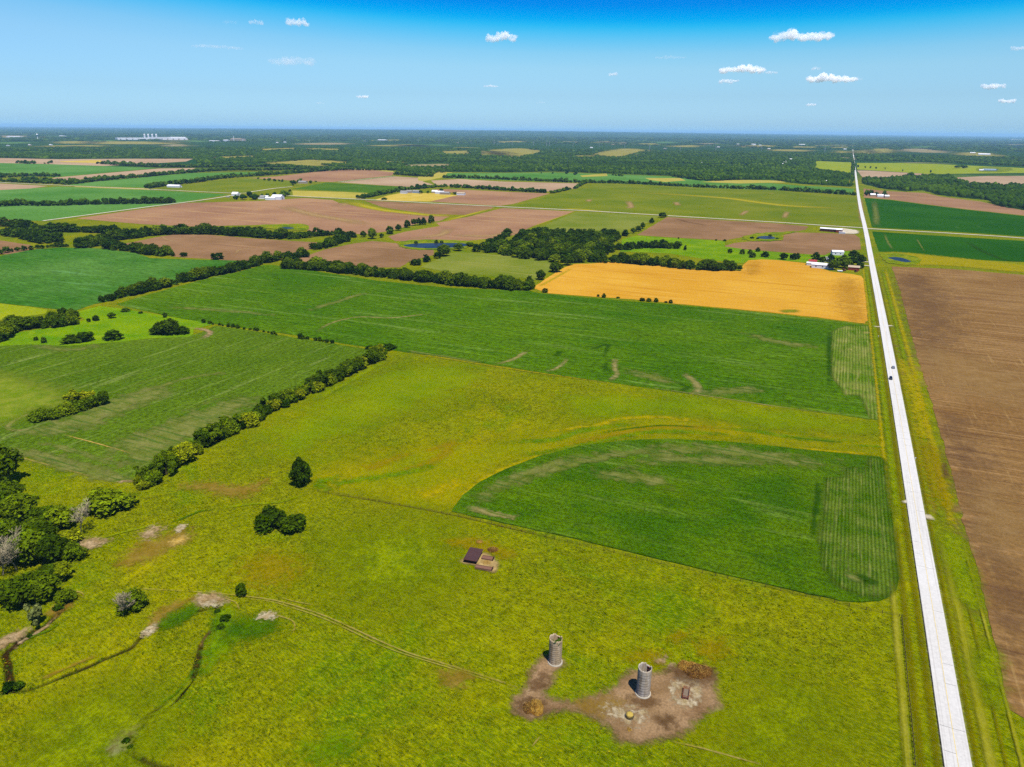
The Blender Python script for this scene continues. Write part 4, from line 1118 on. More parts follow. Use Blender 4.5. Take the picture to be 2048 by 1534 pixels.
def row(px, spacing, w, h, where, ref, group, kinds=('round', 'bush'), tones=None, lanes=((0, 0),), skip=0.0, world=False):
    """trees along a surveyed line, counted from the end that `ref` names"""
    tones = tones or {'dark green': 6, 'mid green': 3}
    P = smooth_line(px if world else atv(px), k=6)
    acc = np.concatenate([[0], np.cumsum(np.hypot(*np.diff(P, axis=0).T))])
    mine = []
    for off, ph in lanes:
        s = ph * spacing + random.uniform(0, spacing * .5)
        while s < acc[-1]:
            x, y = np.interp(s, acc, P[:, 0]), np.interp(s, acc, P[:, 1])
            x2, y2 = np.interp(s + 1, acc, P[:, 0]), np.interp(s + 1, acc, P[:, 1])
            d = np.array([x2 - x, y2 - y]); L = np.hypot(*d)
            if L > 1e-6 and random.random() >= skip:
                d /= L
                o = off + random.uniform(-.18, .18) * w
                k = random.choice([random.uniform(.55, .8), random.uniform(.75, 1.1), random.uniform(.9, 1.35)])
                mine.append((s, x - d[1] * o, y + d[0] * o, w * k * random.uniform(.9, 1.15), h * k * random.uniform(.85, 1.12), random.choice(kinds), tone_pick(tones)))
            s += spacing * random.uniform(.45, 1.3)
    mine.sort()
    for i, (s, x, y, ww, hh, kd, tn) in enumerate(mine):
        T.append(dict(x=x, y=y, w=ww, h=hh, kind=kd, tone=tn, label=f"{tn} tree, {ordinal(i + 1)} from {ref} {where}".replace("of the ", "of "), group=group, cat='tree'))

def fill(px, spacing, w, h, where, group, tones=None, kinds=('round', 'bush')):
    tones = tones or {'dark green': 5, 'mid green': 4}
    P = atv(px)
    lo, hi = P.min(0), P.max(0)
    nx_, ny_ = int((hi[0] - lo[0]) / spacing) + 1, int((hi[1] - lo[1]) / spacing) + 1
    q = np.stack(np.meshgrid(np.arange(nx_), np.arange(ny_)), -1).reshape(-1, 2) * spacing + lo
    q = q + rng.uniform(-.45, .45, q.shape) * spacing
    q = q[in_poly(q, P)]
    for x, y in q:
        k = random.uniform(.75, 1.25)
        T.append(dict(x=x, y=y, w=w * k, h=h * k * random.uniform(.85, 1.15), kind=random.choice(kinds), tone=tone_pick(tones), label=None, where=where, group=group, cat='tree'))

def one(px, py, wpx, hpx, kind, tone, label, cat='tree', group=None):
    """a single tree by its foot and its size in the photograph"""
    s, c = ppm(px, py)
    x, y = at(px, py)
    w = wpx / s
    sd = math.sqrt(1 - c * c)
    h = max((hpx / s - 0.45 * w * sd) / c, 0.35 * w)
    fw = np.array([x, y]) / math.hypot(x, y)
    x, y = np.array([x, y]) + fw * w * 0.38          # the foot line seen is the near edge of the crown
    T.append(dict(x=x, y=y, w=w, h=h, kind=kind, tone=tone, label=label, group=group, cat=cat))

# standing alone in the pasture
one(603, 978, 44, 62, 'oval', 'dark green', "tall oval tree standing alone in the pasture below the long hedgerow")
one(546, 1066, 66, 54, 'bush', 'dark green', "wide dark bushy tree, left half of the clump in mid-pasture", 'tree', "clump of two in mid-pasture")
one(590, 1070, 58, 46, 'bush', 'dark green', "lower bushy tree, right half of the clump in mid-pasture", 'tree', "clump of two in mid-pasture")
one(485, 1197, 24, 31, 'oval', 'dark green', "small upright tree beside the cattle path by the bare crossing")
one(270, 1229, 58, 50, 'bush', 'mid green', "round green bush with bare grey branches on its left side", 'bush')
one(222, 1036, 92, 66, 'bush', 'mid green', "broad green bush at the lower end of the long hedgerow", 'bush')
one(78, 1257, 40, 52, 'ragged', 'pale grey-green', "thin pale grey-green sapling on the stream bank")
# the thicket at the stream
for a in [(14, 978, 70, 92, 'round', 'dark green', "big dark tree at the picture's left edge beside the yellow grass corner"),
          (40, 1052, 80, 66, 'round', 'mid green', "olive-topped tree behind the dead tree in the stream thicket"),
          (-12, 1046, 76, 70, 'round', 'dark green', "dark tree cut by the left picture edge above the dead tree"),
          (95, 1058, 66, 50, 'bush', 'mid green', "low spreading tree between the two dead trees of the thicket"),
          (132, 1062, 60, 54, 'round', 'mid green', "bright-topped tree just left of the greyish bare tree"),
          (-6, 1136, 70, 60, 'bush', 'dark green', "dark bushy tree on the left edge below the dead tree"),
          (62, 1136, 84, 78, 'round', 'mid green', "large full green tree in the middle of the stream thicket"),
          (108, 1138, 66, 70, 'round', 'dark green', "dark round tree right of the large full one in the thicket"),
          (146, 1128, 54, 52, 'bush', 'mid green', "green bushy tree at the thicket's right edge by the bare bank"),
          (125, 1166, 52, 44, 'round', 'yellow-green', "yellowish-green tree between the upper and lower thicket"),
          (46, 1224, 74, 72, 'round', 'dark green', "dark round tree at the lower left of the thicket"),
          (90, 1212, 66, 62, 'round', 'mid green', "light green tree in the middle of the lower thicket"),
          (66, 1190, 70, 50, 'bush', 'dark green', "dark spreading tree at the back of the lower thicket"),
          (134, 1212, 42, 38, 'bush', 'mid green', "small bush on the right end of the lower thicket"),
          (2, 1194, 36, 44, 'bush', 'dark green', "small dark bush cut by the left edge beside the lower thicket"),
          (24, 1016, 60, 56, 'round', 'dark green', "dark tree behind the olive-topped one in the stream thicket"),
          (70, 1078, 60, 46, 'bush', 'mid green', "low green tree in front of the pale dead tree's right side"),
          (88, 1096, 64, 52, 'round', 'dark green', "dark tree filling the middle back of the stream thicket"),
          (20, 1090, 60, 54, 'round', 'dark green', "dark tree just behind the leafless one at the left"),
          (148, 1092, 46, 40, 'bush', 'yellow-green', "yellowish bush below the greyish dead tree's foot"),
          (20, 1212, 56, 52, 'bush', 'mid green', "green tree left of the dark round one in the lower thicket"),
          (104, 1176, 60, 46, 'round', 'dark green', "dark tree at the upper right of the lower thicket")]:
    one(*a, group="trees of the stream thicket")
for px, py, w in [(118, 1224, 22), (60, 1278, 14), (20, 1384, 30), (40, 1380, 24), (254, 1490, 20), (262, 1500, 14), (452, 1246, 24), (442, 1262, 20), (436, 1228, 14)]:
    one(px, py, w, w * .7, 'bush', 'mid green', {118: "small green bush on the bank right of the pale sapling", 60: "tiny bush by the bare stream bed at the left edge", 20: "low green brush where the two gullies meet at the left edge", 40: "second clump of brush right of the gully meeting point", 254: "round bush in the gully bend beside the bare patch", 262: "tiny bush below the round one in the gully bend", 452: "lush bush on the right bank at the head of the gully", 442: "lower bush beside the reddish weeds at the gully head", 436: "tiny bush below the bare crossing at the gully head"}[px], 'bush')

# the long hedgerow up the pasture's left side
row([(286, 978), (330, 950), (400, 905), (480, 860), (560, 818), (640, 780), (700, 748), (772, 712)], 5.0, 9.0, 8.0, "of the long hedgerow beside the yellow pasture", "the near end", "trees of the hedgerow beside the pasture",
    kinds=('bush', 'ragged', 'round', 'bush'), tones={'dark green': 5, 'mid green': 6, 'yellow-green': 4}, lanes=((.5, 0), (5.0, .5)))
one(778, 702, 34, 16, 'bush', 'dark green', "dark bush at the far end of the long hedgerow", 'bush')
one(740, 700, 22, 10, 'bush', 'mid green', "small bush left of the far end of the long hedgerow", 'bush')
# thicket in the left field
for i, (x, y, w, h, kd, tn, lb) in enumerate([
        (82, 845, 44, 30, 'bush', 'dark green', "leftmost bush of the thicket in the left green field"), (108, 840, 40, 28, 'bush', 'dark green', "second bush from the left of the thicket in the left field"),
        (134, 833, 40, 30, 'bush', 'mid green', "third bush from the left of the thicket in the left field"), (160, 825, 40, 30, 'bush', 'dark green', "fourth bush from the left of the field thicket"),
        (186, 818, 36, 30, 'bush', 'dark green', "fifth bush from the left of the field thicket"), (208, 812, 26, 32, 'round', 'dark green', "upright tree at the right end of the field thicket"),
        (150, 816, 42, 36, 'ragged', 'yellow-green', "yellowish tree standing up at the back of the field thicket"), (178, 812, 36, 34, 'ragged', 'yellow-green', "olive tree behind the fifth bush of the field thicket")]):
    one(x, y, w, h, kd, tn, lb, 'tree' if kd != 'bush' else 'bush', group="thicket in the left field")
# bright meadow shrubs
for a in [(146, 689, 44, 22, 'bush', 'dark green', "left dark bush of the pair at the bright meadow's lower edge"), (172, 686, 40, 24, 'bush', 'dark green', "right dark bush of the pair at the bright meadow's lower edge"),
          (229, 683, 42, 24, 'bush', 'dark green', "round dark bush right of the meadow pair"), (322, 671, 40, 30, 'bush', 'dark green', "left bush of the clump by the bare track bend"),
          (340, 672, 44, 36, 'round', 'dark green', "tall middle tree of the clump by the bare track bend"), (364, 671, 34, 20, 'bush', 'dark green', "low right bush of the clump by the bare track bend"),
          (89, 687, 13, 14, 'bush', 'mid green', "small bush in the bright meadow left of the dark pair"), (73, 682, 10, 10, 'ragged', 'mid green', "tiny bush furthest left in the bright meadow"),
          (192, 643, 16, 14, 'ragged', 'mid green', "thin shrub in the upper bright meadow"), (178, 645, 10, 9, 'bush', 'dark green', "tiny shrub left of the thin one in the upper meadow"),
          (224, 638, 18, 14, 'ragged', 'pale grey-green', "pale leafless-looking shrub in the upper meadow"), (252, 625, 20, 10, 'bush', 'dark green', "low bush at the foot of the field hedgerow"),
          (330, 636, 11, 12, 'bush', 'dark green', "small round bush beside the hedge line above the clump"), (282, 628, 10, 6, 'bush', 'mid green', "tiny shrub on the field corner")]:
    one(*a, cat='bush', group="shrubs of the bright meadow")
row([(0, 684), (20, 671), (52, 659), (103, 655), (152, 649)], 7.5, 11, 8.5, "of the thicket at the left edge", "the near end", "trees of the left-edge thicket", kinds=('round', 'bush'), lanes=((0, 0), (9, .4), (17, .2)))
one(128, 632, 22, 18, 'round', 'dark green', "dark tree on top of the left-edge thicket", group="trees of the left-edge thicket")
row([(406, 646), (448, 652), (486, 658), (530, 664), (556, 672)], 5.5, 3.4, 2.6, "of the low shrub line between the green fields", "the left end", "low shrubs between the green fields", kinds=('bush',))
row([(596, 677), (625, 680), (665, 687)], 6, 4.2, 3.2, "of the shrub line nearer the long hedgerow", "the left end", "shrubs nearer the long hedgerow", kinds=('bush',), skip=.2)
# hedgerow between the two green fields, and its continuations
row([(208, 605), (250, 594), (300, 583), (360, 568)], 6, 10, 9, "of the lower hedge between green fields", "the near end", "hedge between the green fields", lanes=((0, 0), (5, .5)))
row([(366, 566), (404, 557), (469, 543), (527, 527)], 6, 10.5, 9, "of the middle hedge between green fields", "the near end", "hedge between the green fields", lanes=((0, 0), (5, .5)))
row([(530, 526), (560, 522), (590, 518), (616, 513)], 8, 11, 10, "of the hedge by the brown fields", "the near end", "hedge between brown fields", lanes=((0, 0), (7, .4)))
row([(630, 500), (662, 493), (700, 480)], 8, 12, 10, "of the hedge between brown fields", "the near end", "hedge between brown fields", lanes=((0, 0), (8, .4)))
row([(566, 536), (600, 538), (640, 541), (690, 547), (767, 555), (873, 566), (920, 572), (985, 577), (1058, 581)], 7.5, 11.5, 10, "of the hedge above the big green field", "the left end", "hedge above the big green field", lanes=((0, 0), (6, .5), (11, .2)))
fill([(943, 503), (976, 492), (1000, 494), (1005, 488), (1019, 492), (1040, 474), (1065, 467), (1134, 470), (1218, 470), (1256, 470), (1223, 489), (1222, 506), (1200, 525), (1129, 527), (1060, 519), (1000, 510)], 10.5, 13, 10.5, "the wood beside the golden wheat", "trees of the wood by the wheat")
row([(978, 492), (1005, 478), (1018, 468)], 9, 12, 10, "of the tree line above the wood", "the near end", "tree line above the wood")
row([(1196, 525), (1269, 528), (1345, 535), (1421, 541), (1478, 541)], 7.5, 12, 11, "of the row along the wheat's upper edge", "the left end", "row along the wheat", lanes=((0, 0), (8, .5)))
row([(1226, 499), (1251, 500), (1294, 496), (1357, 498)], 8, 10.5, 8.5, "of the short row in the bright meadow", "the left end", "short row in the bright meadow", lanes=((0, 0), (7, .5)))
for a in [(1081, 561, 22, 22, 'round', 'dark green', "round tree on the lane left of the golden wheat"), (1059, 569, 18, 18, 'round', 'dark green', "round tree at the hedge's end by the wheat corner"),
          (1111, 546, 30, 22, 'round', 'dark green', "broad tree midway up the wheat's left side"), (1136, 532, 24, 22, 'round', 'dark green', "tree at the wheat's upper left corner by the wood"),
          (1090, 586, 16, 10, 'bush', 'dark green', "bush in the wheat's lower left corner"), (1048, 580, 8, 8, 'bush', 'dark green', "tiny bush left of the wheat corner"),
          (1208, 596, 10, 10, 'bush', 'dark green', "taller small bush on the wheat's lower edge"), (1196, 594, 7, 6, 'bush', 'mid green', "lower small bush on the wheat's lower edge"),
          (1284, 603, 14, 8, 'bush', 'dark green', "left bush of the low row on the wheat's lower edge"), (1298, 604, 14, 8, 'bush', 'dark green', "middle bush of the low row on the wheat's lower edge"),
          (1312, 605, 12, 10, 'bush', 'dark green', "right bush of the low row on the wheat's lower edge"), (1341, 607, 10, 8, 'bush', 'dark green', "bush right of the low row below the wheat"),
          (1332, 606, 8, 4, 'bush', 'mid green', "tiny bush right of the low row below the wheat"), (1236, 597, 9, 4, 'bush', 'mid green', "flat shrub below the wheat's middle"),
          (1324, 436, 18, 13, 'round', 'dark green', "dark tree where the hedge meets the gravel road"), (1303, 447, 12, 12, 'round', 'dark green', "second tree down from the gravel road"),
          (1285, 458, 12, 14, 'round', 'dark green', "third tree down from the gravel road"), (1276, 464, 14, 14, 'round', 'dark green', "fourth tree down from the gravel road"), (1266, 467, 12, 12, 'round', 'dark green', "fifth tree down from the gravel road"),
          (1370, 501, 8, 11, 'round', 'mid green', "small lone tree right of the short meadow row"), (1459, 507, 11, 11, 'round', 'dark green', "left tree of the scatter below the brown field"),
          (1484, 509, 13, 11, 'bush', 'dark green', "second tree of the scatter below the brown field"), (1500, 509, 13, 11, 'bush', 'dark green', "third tree of the scatter below the brown field"),
          (1515, 504, 11, 10, 'round', 'dark green', "upper tree of the scatter below the brown field"), (1505, 516, 16, 12, 'bush', 'dark green', "lowest tree of the scatter near the wheat's top"),
          (1530, 515, 20, 13, 'round', 'dark green', "broad tree right of the scatter near the wheat's top"),
          (863, 447, 16, 17, 'round', 'mid green', "lone roundheaded tree at the brown fields' meeting point"), (848, 450, 14, 16, 'oval', 'dark green', "first tree left of the lone roundheaded one"),
          (838, 451, 14, 16, 'oval', 'dark green', "second tree left of the lone roundheaded one"), (828, 452, 14, 15, 'round', 'dark green', "third tree left of the lone roundheaded one"), (815, 456, 16, 16, 'round', 'dark green', "fourth tree left of the lone roundheaded one"),
          (797, 462, 16, 14, 'round', 'dark green', "right tree of the pair on the brown field edge"), (780, 469, 20, 17, 'round', 'dark green', "left tree of the pair on the brown field edge"),
          (745, 479, 20, 23, 'round', 'mid green', "tall light tree by the brown fields' left corner"), (763, 476, 11, 10, 'round', 'mid green', "small light tree right of the tall one"),
          (727, 475, 14, 14, 'round', 'mid green', "light tree left of the tall one"), (708, 476, 14, 12, 'round', 'mid green', "second light tree left of the tall one"),
          (888, 514, 30, 26, 'round', 'dark green', "big dark tree at the pale field's upper corner"), (876, 518, 18, 16, 'round', 'dark green', "dark tree left of the big one by the pale field"),
          (853, 525, 19, 17, 'round', 'dark green', "dark tree on the pale field's left edge"), (833, 532, 26, 16, 'bush', 'dark green', "spreading tree at the pale field's lower left"),
          (917, 503, 24, 17, 'round', 'dark green', "dark tree beside the right end of the pond"), (940, 494, 20, 10, 'bush', 'mid green', "bush at the right end of the pond"),
          (873, 487, 10, 8, 'bush', 'dark green', "left bush on the pond's far bank"), (883, 487, 9, 7, 'bush', 'dark green', "right bush on the pond's far bank"), (832, 488, 9, 7, 'bush', 'dark green', "bush on the pond's far left bank"),
          (1012, 469, 12, 12, 'round', 'dark green', "dark tree at the top of the line above the wood"),
          (346, 513, 11, 12, 'ragged', 'mid green', "thin small tree left of the brown field's lower edge"), (368, 514, 18, 10, 'bush', 'dark green', "round bush on the brown field's lower edge"), (434, 520, 27, 17, 'round', 'dark green', "lone broad tree below the brown field"),
          (1566, 520, 20, 15, 'round', 'dark green', "left tree of the pair left of the farmstead"), (1586, 520, 18, 15, 'round', 'dark green', "right tree of the pair left of the farmstead"), (1594, 519, 12, 14, 'round', 'dark green', "third tree just right of the pair left of the farmstead"),
          (1540, 474, 9, 6, 'bush', 'dark green', "bush on the small pond's far bank"), (1504, 478, 10, 5, 'bush', 'dark green', "bush left of the small pond"), (1515, 479, 9, 4, 'bush', 'dark green', "low bush on the small pond's near left bank"), (1554, 479, 8, 4, 'bush', 'dark green', "low bush right of the small pond"),
          (1449, 483, 8, 5, 'bush', 'dark green', "tiny bush at the brown field's lower tip"), (1432, 482, 6, 4, 'bush', 'dark green', "tinier bush left of the brown field's tip"), (1357, 478, 4, 4, 'bush', 'dark green', "dot-like shrub under the brown field")]:
    kd = a[4]
    one(*a, cat='bush' if kd == 'bush' and a[2] < 15 else 'tree', group=None)
# the farmstead by the road
for a in [(1630, 524, 20, 20, 'round', "dark round tree at the farmstead's left end"), (1644, 525, 16, 14, 'round', "second tree from the left behind the long white shed"),
          (1660, 525, 20, 16, 'round', "tree behind the right end of the long white shed"), (1664, 541, 24, 22, 'round', "tree in front of the white shed's right end"), (1686, 526, 20, 18, 'round', "tree in front of the small white shed"),
          (1688, 538, 28, 24, 'round', "broad middle tree of the farmstead"), (1706, 519, 24, 20, 'round', "tall light-topped tree at the farmstead's back right"), (1704, 532, 24, 20, 'round', "tree right of the broad middle farmstead tree"),
          (1720, 528, 24, 20, 'round', "farmstead tree closest to the road"), (1719, 538, 16, 15, 'round', "small farmstead tree beside the red barn"), (1676, 530, 20, 16, 'round', "dark tree behind the broad middle farmstead tree")]:
    one(*a[:5], 'dark green', a[5], group="farmstead trees")
# creek woods on the left
row([(0, 452), (50, 457), (97, 466), (132, 464), (205, 467), (249, 472)], 9, 14, 11, "of the upper creek row on the left", "the left end", "upper creek row", lanes=((0, 0), (9, .5)))
row([(150, 497), (185, 494), (223, 482), (264, 478), (322, 470), (425, 469), (513, 475), (563, 479)], 8, 14, 11, "of the creek row above the brown field", "the left end", "creek row above the brown field", lanes=((0, 0), (9, .5), (18, .3)))
row([(206, 497), (264, 504), (325, 513)], 8, 13, 11, "of the lower creek row", "the left end", "lower creek row", lanes=((0, 0), (9, .5)))
row([(0, 470), (40, 475), (86, 489)], 8, 14, 11, "of the left creek wood", "the left edge", "left creek wood", lanes=((0, 0), (10, .5), (20, .2)))
row([(0, 509), (24, 504), (60, 500), (110, 494), (140, 494)], 9, 8, 6, "of the low hedge above the bluish field", "the left edge", "low hedge above the bluish field", kinds=('bush', 'ragged'))
row([(577, 478), (598, 477), (656, 471), (698, 476)], 9, 12, 9, "of the row below the big brown field", "the left end", "row below the big brown field", lanes=((0, 0), (8, .5)))
row([(0, 413), (60, 411), (92, 412), (200, 409), (345, 407)], 9, 13, 11, "of the windbreak in the far green field", "the left end", "windbreak in the far green field", lanes=((0, 0), (10, .5), (20, .3)))
row([(723, 398), (762, 390), (805, 382)], 10, 13, 9, "of the windbreak by the yellow farmyard", "the near end", "windbreak by the farmyard", lanes=((0, 0), (12, .5)))
row([(805, 381), (860, 376), (905, 375), (1020, 382), (1090, 386)], 10, 13, 10, "of the row behind the yellow farmyard", "the left end", "row behind the farmyard", lanes=((0, 0), (10, .5)))
row([(1104, 387), (1140, 379)], 10, 12, 9, "of the short hedge", "the near end", "short hedge")
row([(1000, 359), (1090, 363), (1171, 366), (1264, 368), (1395, 375), (1540, 380), (1607, 384), (1712, 391)], 10, 13, 11, "of the long windbreak above the olive field", "the right end", "long windbreak", lanes=((0, 0), (10, .5)))
row([(886, 356), (940, 357), (1000, 359)], 11, 14, 11, "of the windbreak", "the left end", "long windbreak", lanes=((0, 0), (10, .5)))
row([(1150, 378), (1160, 372), (1171, 367)], 10, 12, 9, "of the hedge corner", "the near end", "long windbreak")
row([(792, 350), (825, 352), (858, 354)], 10, 15, 12, "of the far clump", "the left end", "far clump", lanes=((0, 0), (14, .5), (28, .2)))
row([(0, 364), (60, 366), (119, 368)], 11, 15, 11, "of the far left wood", "the left edge", "far left wood", lanes=((0, 0), (16, .5), (70, .1)))
row([(0, 356), (50, 353), (112, 354)], 12, 16, 13, "of the far left wood", "the left edge", "far left wood", lanes=((0, 0), (20, .5)))
row([(127, 370), (160, 367), (200, 362), (280, 355), (391, 345), (460, 341), (520, 341), (600, 340), (680, 338)], 12, 16, 12, "of the far windbreak", "the near end", "far windbreak", lanes=((0, 0), (14, .5)))
row([(299, 377), (340, 371), (400, 364), (450, 357), (520, 352), (590, 347), (680, 341), (789, 341)], 11, 15, 12, "of the second far windbreak", "the near end", "far windbreak", lanes=((0, 0), (14, .5)))
row([(195, 328), (213, 329), (300, 334), (400, 335), (520, 334), (600, 336)], 14, 18, 13, "of the third far windbreak", "the left end", "far windbreak", lanes=((0, 0), (20, .5), (44, .2)))
row([(34, 326), (62, 328)], 14, 16, 12, "of a far clump", "the left end", "far clump", lanes=((0, 0), (20, .5)))
row([(88, 328), (104, 328)], 14, 16, 13, "of a far clump", "the left end", "far clump", lanes=((0, 0), (20, .5)))
row([(1345, 353), (1370, 357), (1420, 362), (1484, 358)], 12, 16, 12, "of the far hedge", "the left end", "far hedge", lanes=((0, 0), (18, .4)))
row([(1705, 350), (1706, 330), (1703, 316)], 18, 14, 11, "of the far roadside", "the near end", "far roadside trees")
row([(1222, 351), (1250, 353)], 14, 15, 10, "of a far hedge", "the left end", "far hedge")
for x, y, w, h in [(517, 359, 6, 5), (529, 361, 6, 5), (538, 362, 8, 7), (550, 363, 7, 6), (558, 363, 6, 5), (565, 364, 6, 6), (1135, 348, 10, 10), (1152, 350, 11, 9), (1082, 347, 4, 4), (1105, 348, 4, 5), (1660, 350, 8, 8), (1655, 348, 5, 6), (1664, 351, 7, 5), (1682, 350, 8, 8), (1693, 351, 8, 6),
                   (1732, 392, 10, 14), (1740, 391, 10, 13), (1751, 392, 12, 9), (1767, 393, 13, 13), (1716, 335, 4, 6), (1730, 337, 4, 6), (1741, 337, 4, 6), (1752, 338, 4, 5), (1770, 339, 3, 5), (1805, 343, 3, 5), (1861, 346, 4, 7), (1915, 337, 16, 8), (1928, 337, 14, 8), (1820, 355, 18, 12),
                   (472, 400, 12, 11), (486, 400, 20, 13), (500, 393, 14, 12), (508, 400, 20, 14), (516, 398, 12, 10), (524, 394, 8, 8), (536, 394, 12, 8), (549, 391, 11, 8), (566, 394, 18, 14), (575, 393, 14, 12), (580, 384, 6, 6), (588, 369, 14, 10), (598, 366, 10, 8), (586, 371, 6, 4), (622, 367, 9, 7), (632, 364, 5, 3), (602, 362, 8, 6),
                   (768, 400, 14, 5), (842, 388, 12, 9), (856, 387, 8, 7), (883, 383, 9, 7), (911, 389, 12, 6), (206, 326, 9, 4), (240, 331, 9, 5), (1256, 497, 10, 9)]:
    T.append(None); T.pop()
    one(x, y, w, h, 'round', 'dark green', None, group="far scattered trees")

T.sort(key=lambda d: -d['h'] / math.hypot(d['x'], d['y'], CAM_H))
N_SINGLE = 296
singles, rest = T[:N_SINGLE], T[N_SINGLE:]
word = {'round': 'round', 'bush': 'bushy', 'oval': 'upright', 'ragged': 'loose'}
wood_rank = {}
first = {}
for i, d in enumerate(singles):
    kd = d['kind']
    v = i % len(PROTO[kd])
    cm, tm = PROTO[kd][v]
    lb = d['label']
    if lb is None:
        wd = d.get('where') or "the far farm"
        k = wood_rank[wd] = wood_rank.get(wd, 0) + 1
        lb = f"{d['tone']} {word[kd]} tree of {wd}" if d.get('where') else "dark round tree far off by the farms"
    cat = d['cat']
    nm = 'bush' if cat == 'bush' else 'tree'
    key = (nm, kd, v)
    loc = (d['x'], d['y'], 0.0); rz = random.uniform(0, 6.28)
    if key not in first:
        r = empty(nm, loc, rz)
        a = link('crown', cm, None, r)
        b = link('stem' if nm == 'bush' else 'trunk', tm, None, r)
        a.material_slots[0].link = 'OBJECT'
        first[key] = (r, a, b)
    else:
        r0, a0, b0 = first[key]
        r = r0.copy(); a = a0.copy(); b = b0.copy()
        for o in (r, a, b): col.objects.link(o)
        a.parent = r; b.parent = r
        r.location = loc; r.rotation_euler = (0, 0, rz)
        if 'group' in r: del r['group']
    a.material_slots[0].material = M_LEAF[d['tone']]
    r.scale = (d['w'], d['w'], d['h'])
    tag(r, lb, cat, d['group'])

# the many smaller ones further off: one mass
LOD = [crown_arrays(k, 900 + i, 150, 0.105) for i, k in enumerate(('round', 'round', 'bush', 'bush', 'oval'))]
LOD2 = []
for i in range(6):
    g = np.random.default_rng(40 + i)
    Vs, Fs, off = [], [], 0
    for q in range(4):
        v = ICO1[0] * (0.30 * (0.75 + 0.5 * g.random((len(ICO1[0]), 1)))) + np.array([g.uniform(-.24, .24), g.uniform(-.24, .24), g.uniform(.3, .66)])
        Vs.append(v); Fs.append(np.column_stack([ICO1[1], ICO1[1][:, 2:]]) + off); off += len(ICO1[0])
    V = np.concatenate(Vs); Fq = np.concatenate(Fs)
    LOD2.append((V, Fq, g.random(len(Fq))))
Vs, Fs, Ts, Hs, off = [], [], [], [], 0
for i, d in enumerate(rest):
    far = math.hypot(d['x'], d['y']) > 1700
    V, Fq, tint = random.choice(LOD2 if far else LOD)
    a = random.uniform(0, 6.28); c, s = math.cos(a), math.sin(a)
    q = V * np.array([d['w'], d['w'], d['h']])
    q = np.column_stack([q[:, 0] * c - q[:, 1] * s + d['x'], q[:, 0] * s + q[:, 1] * c + d['y'], q[:, 2]])
    Vs.append(q); Fs.append(Fq + off); Ts.append(tint); Hs.append(np.full(len(Fq), random.random())); off += len(q)
if Vs:
    me = quads_mesh("distant_trees", np.concatenate(Vs), np.concatenate(Fs), {'tint': np.concatenate(Ts), 'hue': np.concatenate(Hs)})
    tag(link("distant_trees", me, M_FOREST), "dark trees of the farther hedgerows and creek woods", "trees", kind='stuff')

# woodland out to the horizon: canopy clumps that grow coarser with distance
CLR = [np.array(c[0], float) for c in CLEAR] + [np.array(f[1], float) for f in FIELDS_FAR[:1]]
def woods(n_target, r0, r1, polys, size_k, smin, dens):
    out = []
    az = rng.uniform(-0.80, 0.80, n_target)
    r = r0 * (r1 / r0) ** rng.random(n_target)
    P = np.stack([r * np.sin(az), r * np.cos(az)], 1)
    px = proj(P)
    ok = np.zeros(len(P), bool)
    for p in polys:
        ok |= in_poly(px, np.array(p, float))
    for c in CLR:
        ok &= ~in_poly(px, c)
    P, r = P[ok], r[ok]
    keep = np.array([mnoise.fractal((x / 1500, y / 520, 5.0), 1.0, 2.0, 4) for x, y in P]) + dens
    m = rng.random(len(P)) < np.clip(keep * 2.2 + 0.5, 0.02, 1)
    P, r = P[m], r[m]
    size = np.maximum(smin, r * size_k) * rng.uniform(.7, 1.3, len(P))
    return P, size
def bake_woods(name, P, size, label):
    nb = len(P)
    v0, f0 = ICO1
    small = ico(1)
    jit = np.stack([v0 * (0.72 + 0.5 * np.random.default_rng(k).random((len(v0), 1))) for k in range(16)])
    which = rng.integers(0, 16, nb)
    up = v0[:, 2] > -0.55
    h = rng.uniform(4.5, 7.5, nb)
    V = jit[which] * np.stack([size * 0.62, size * 0.62, h], 1)[:, None, :]
    V[:, :, 0] += P[:, :1]; V[:, :, 1] += P[:, 1:]
    V[:, :, 2] += (rng.uniform(4.5, 7.0, nb) + ground_h(P))[:, None]
    fk = f0[up[f0].all(1)]
    Fq = (fk[None] + (np.arange(nb) * len(v0))[:, None, None]).reshape(-1, 3)
    tint = (0.35 + 0.3 * rng.random((nb, 1)) + 0.35 * rng.random((nb, len(fk)))).ravel()
    tone = np.array([mnoise.fractal((x / 260, y / 160, 9.0), .9, 2.0, 3) for x, y in P])
    hue = np.repeat(np.clip(0.42 + 0.55 * tone + rng.uniform(-.22, .22, nb), 0, .99), len(fk))
    me = mesh_arrays(name, V.reshape(-1, 3), Fq, fattrs={'tint': tint, 'hue': hue})
    tag(link(name, me, M_FOREST), label, "woods", kind='stuff')
near_P, near_s = woods(60000, 1500, 6200, FOREST, 1 / 260.0, 11.0, 0.35)
FARBAND = [[(-400, 286), (-400, 262), (2450, 288), (2450, 312), (1900, 302), (1701, 301), (1100, 287), (700, 285), (0, 282)]]
far_P, far_s = woods(52000, 4500, 26000, FARBAND, 1 / 170.0, 20.0, 0.02)
bake_woods("woodland", np.concatenate([near_P, far_P]), np.concatenate([near_s, far_s]), "broad dark woods filling the plain out to the horizon")

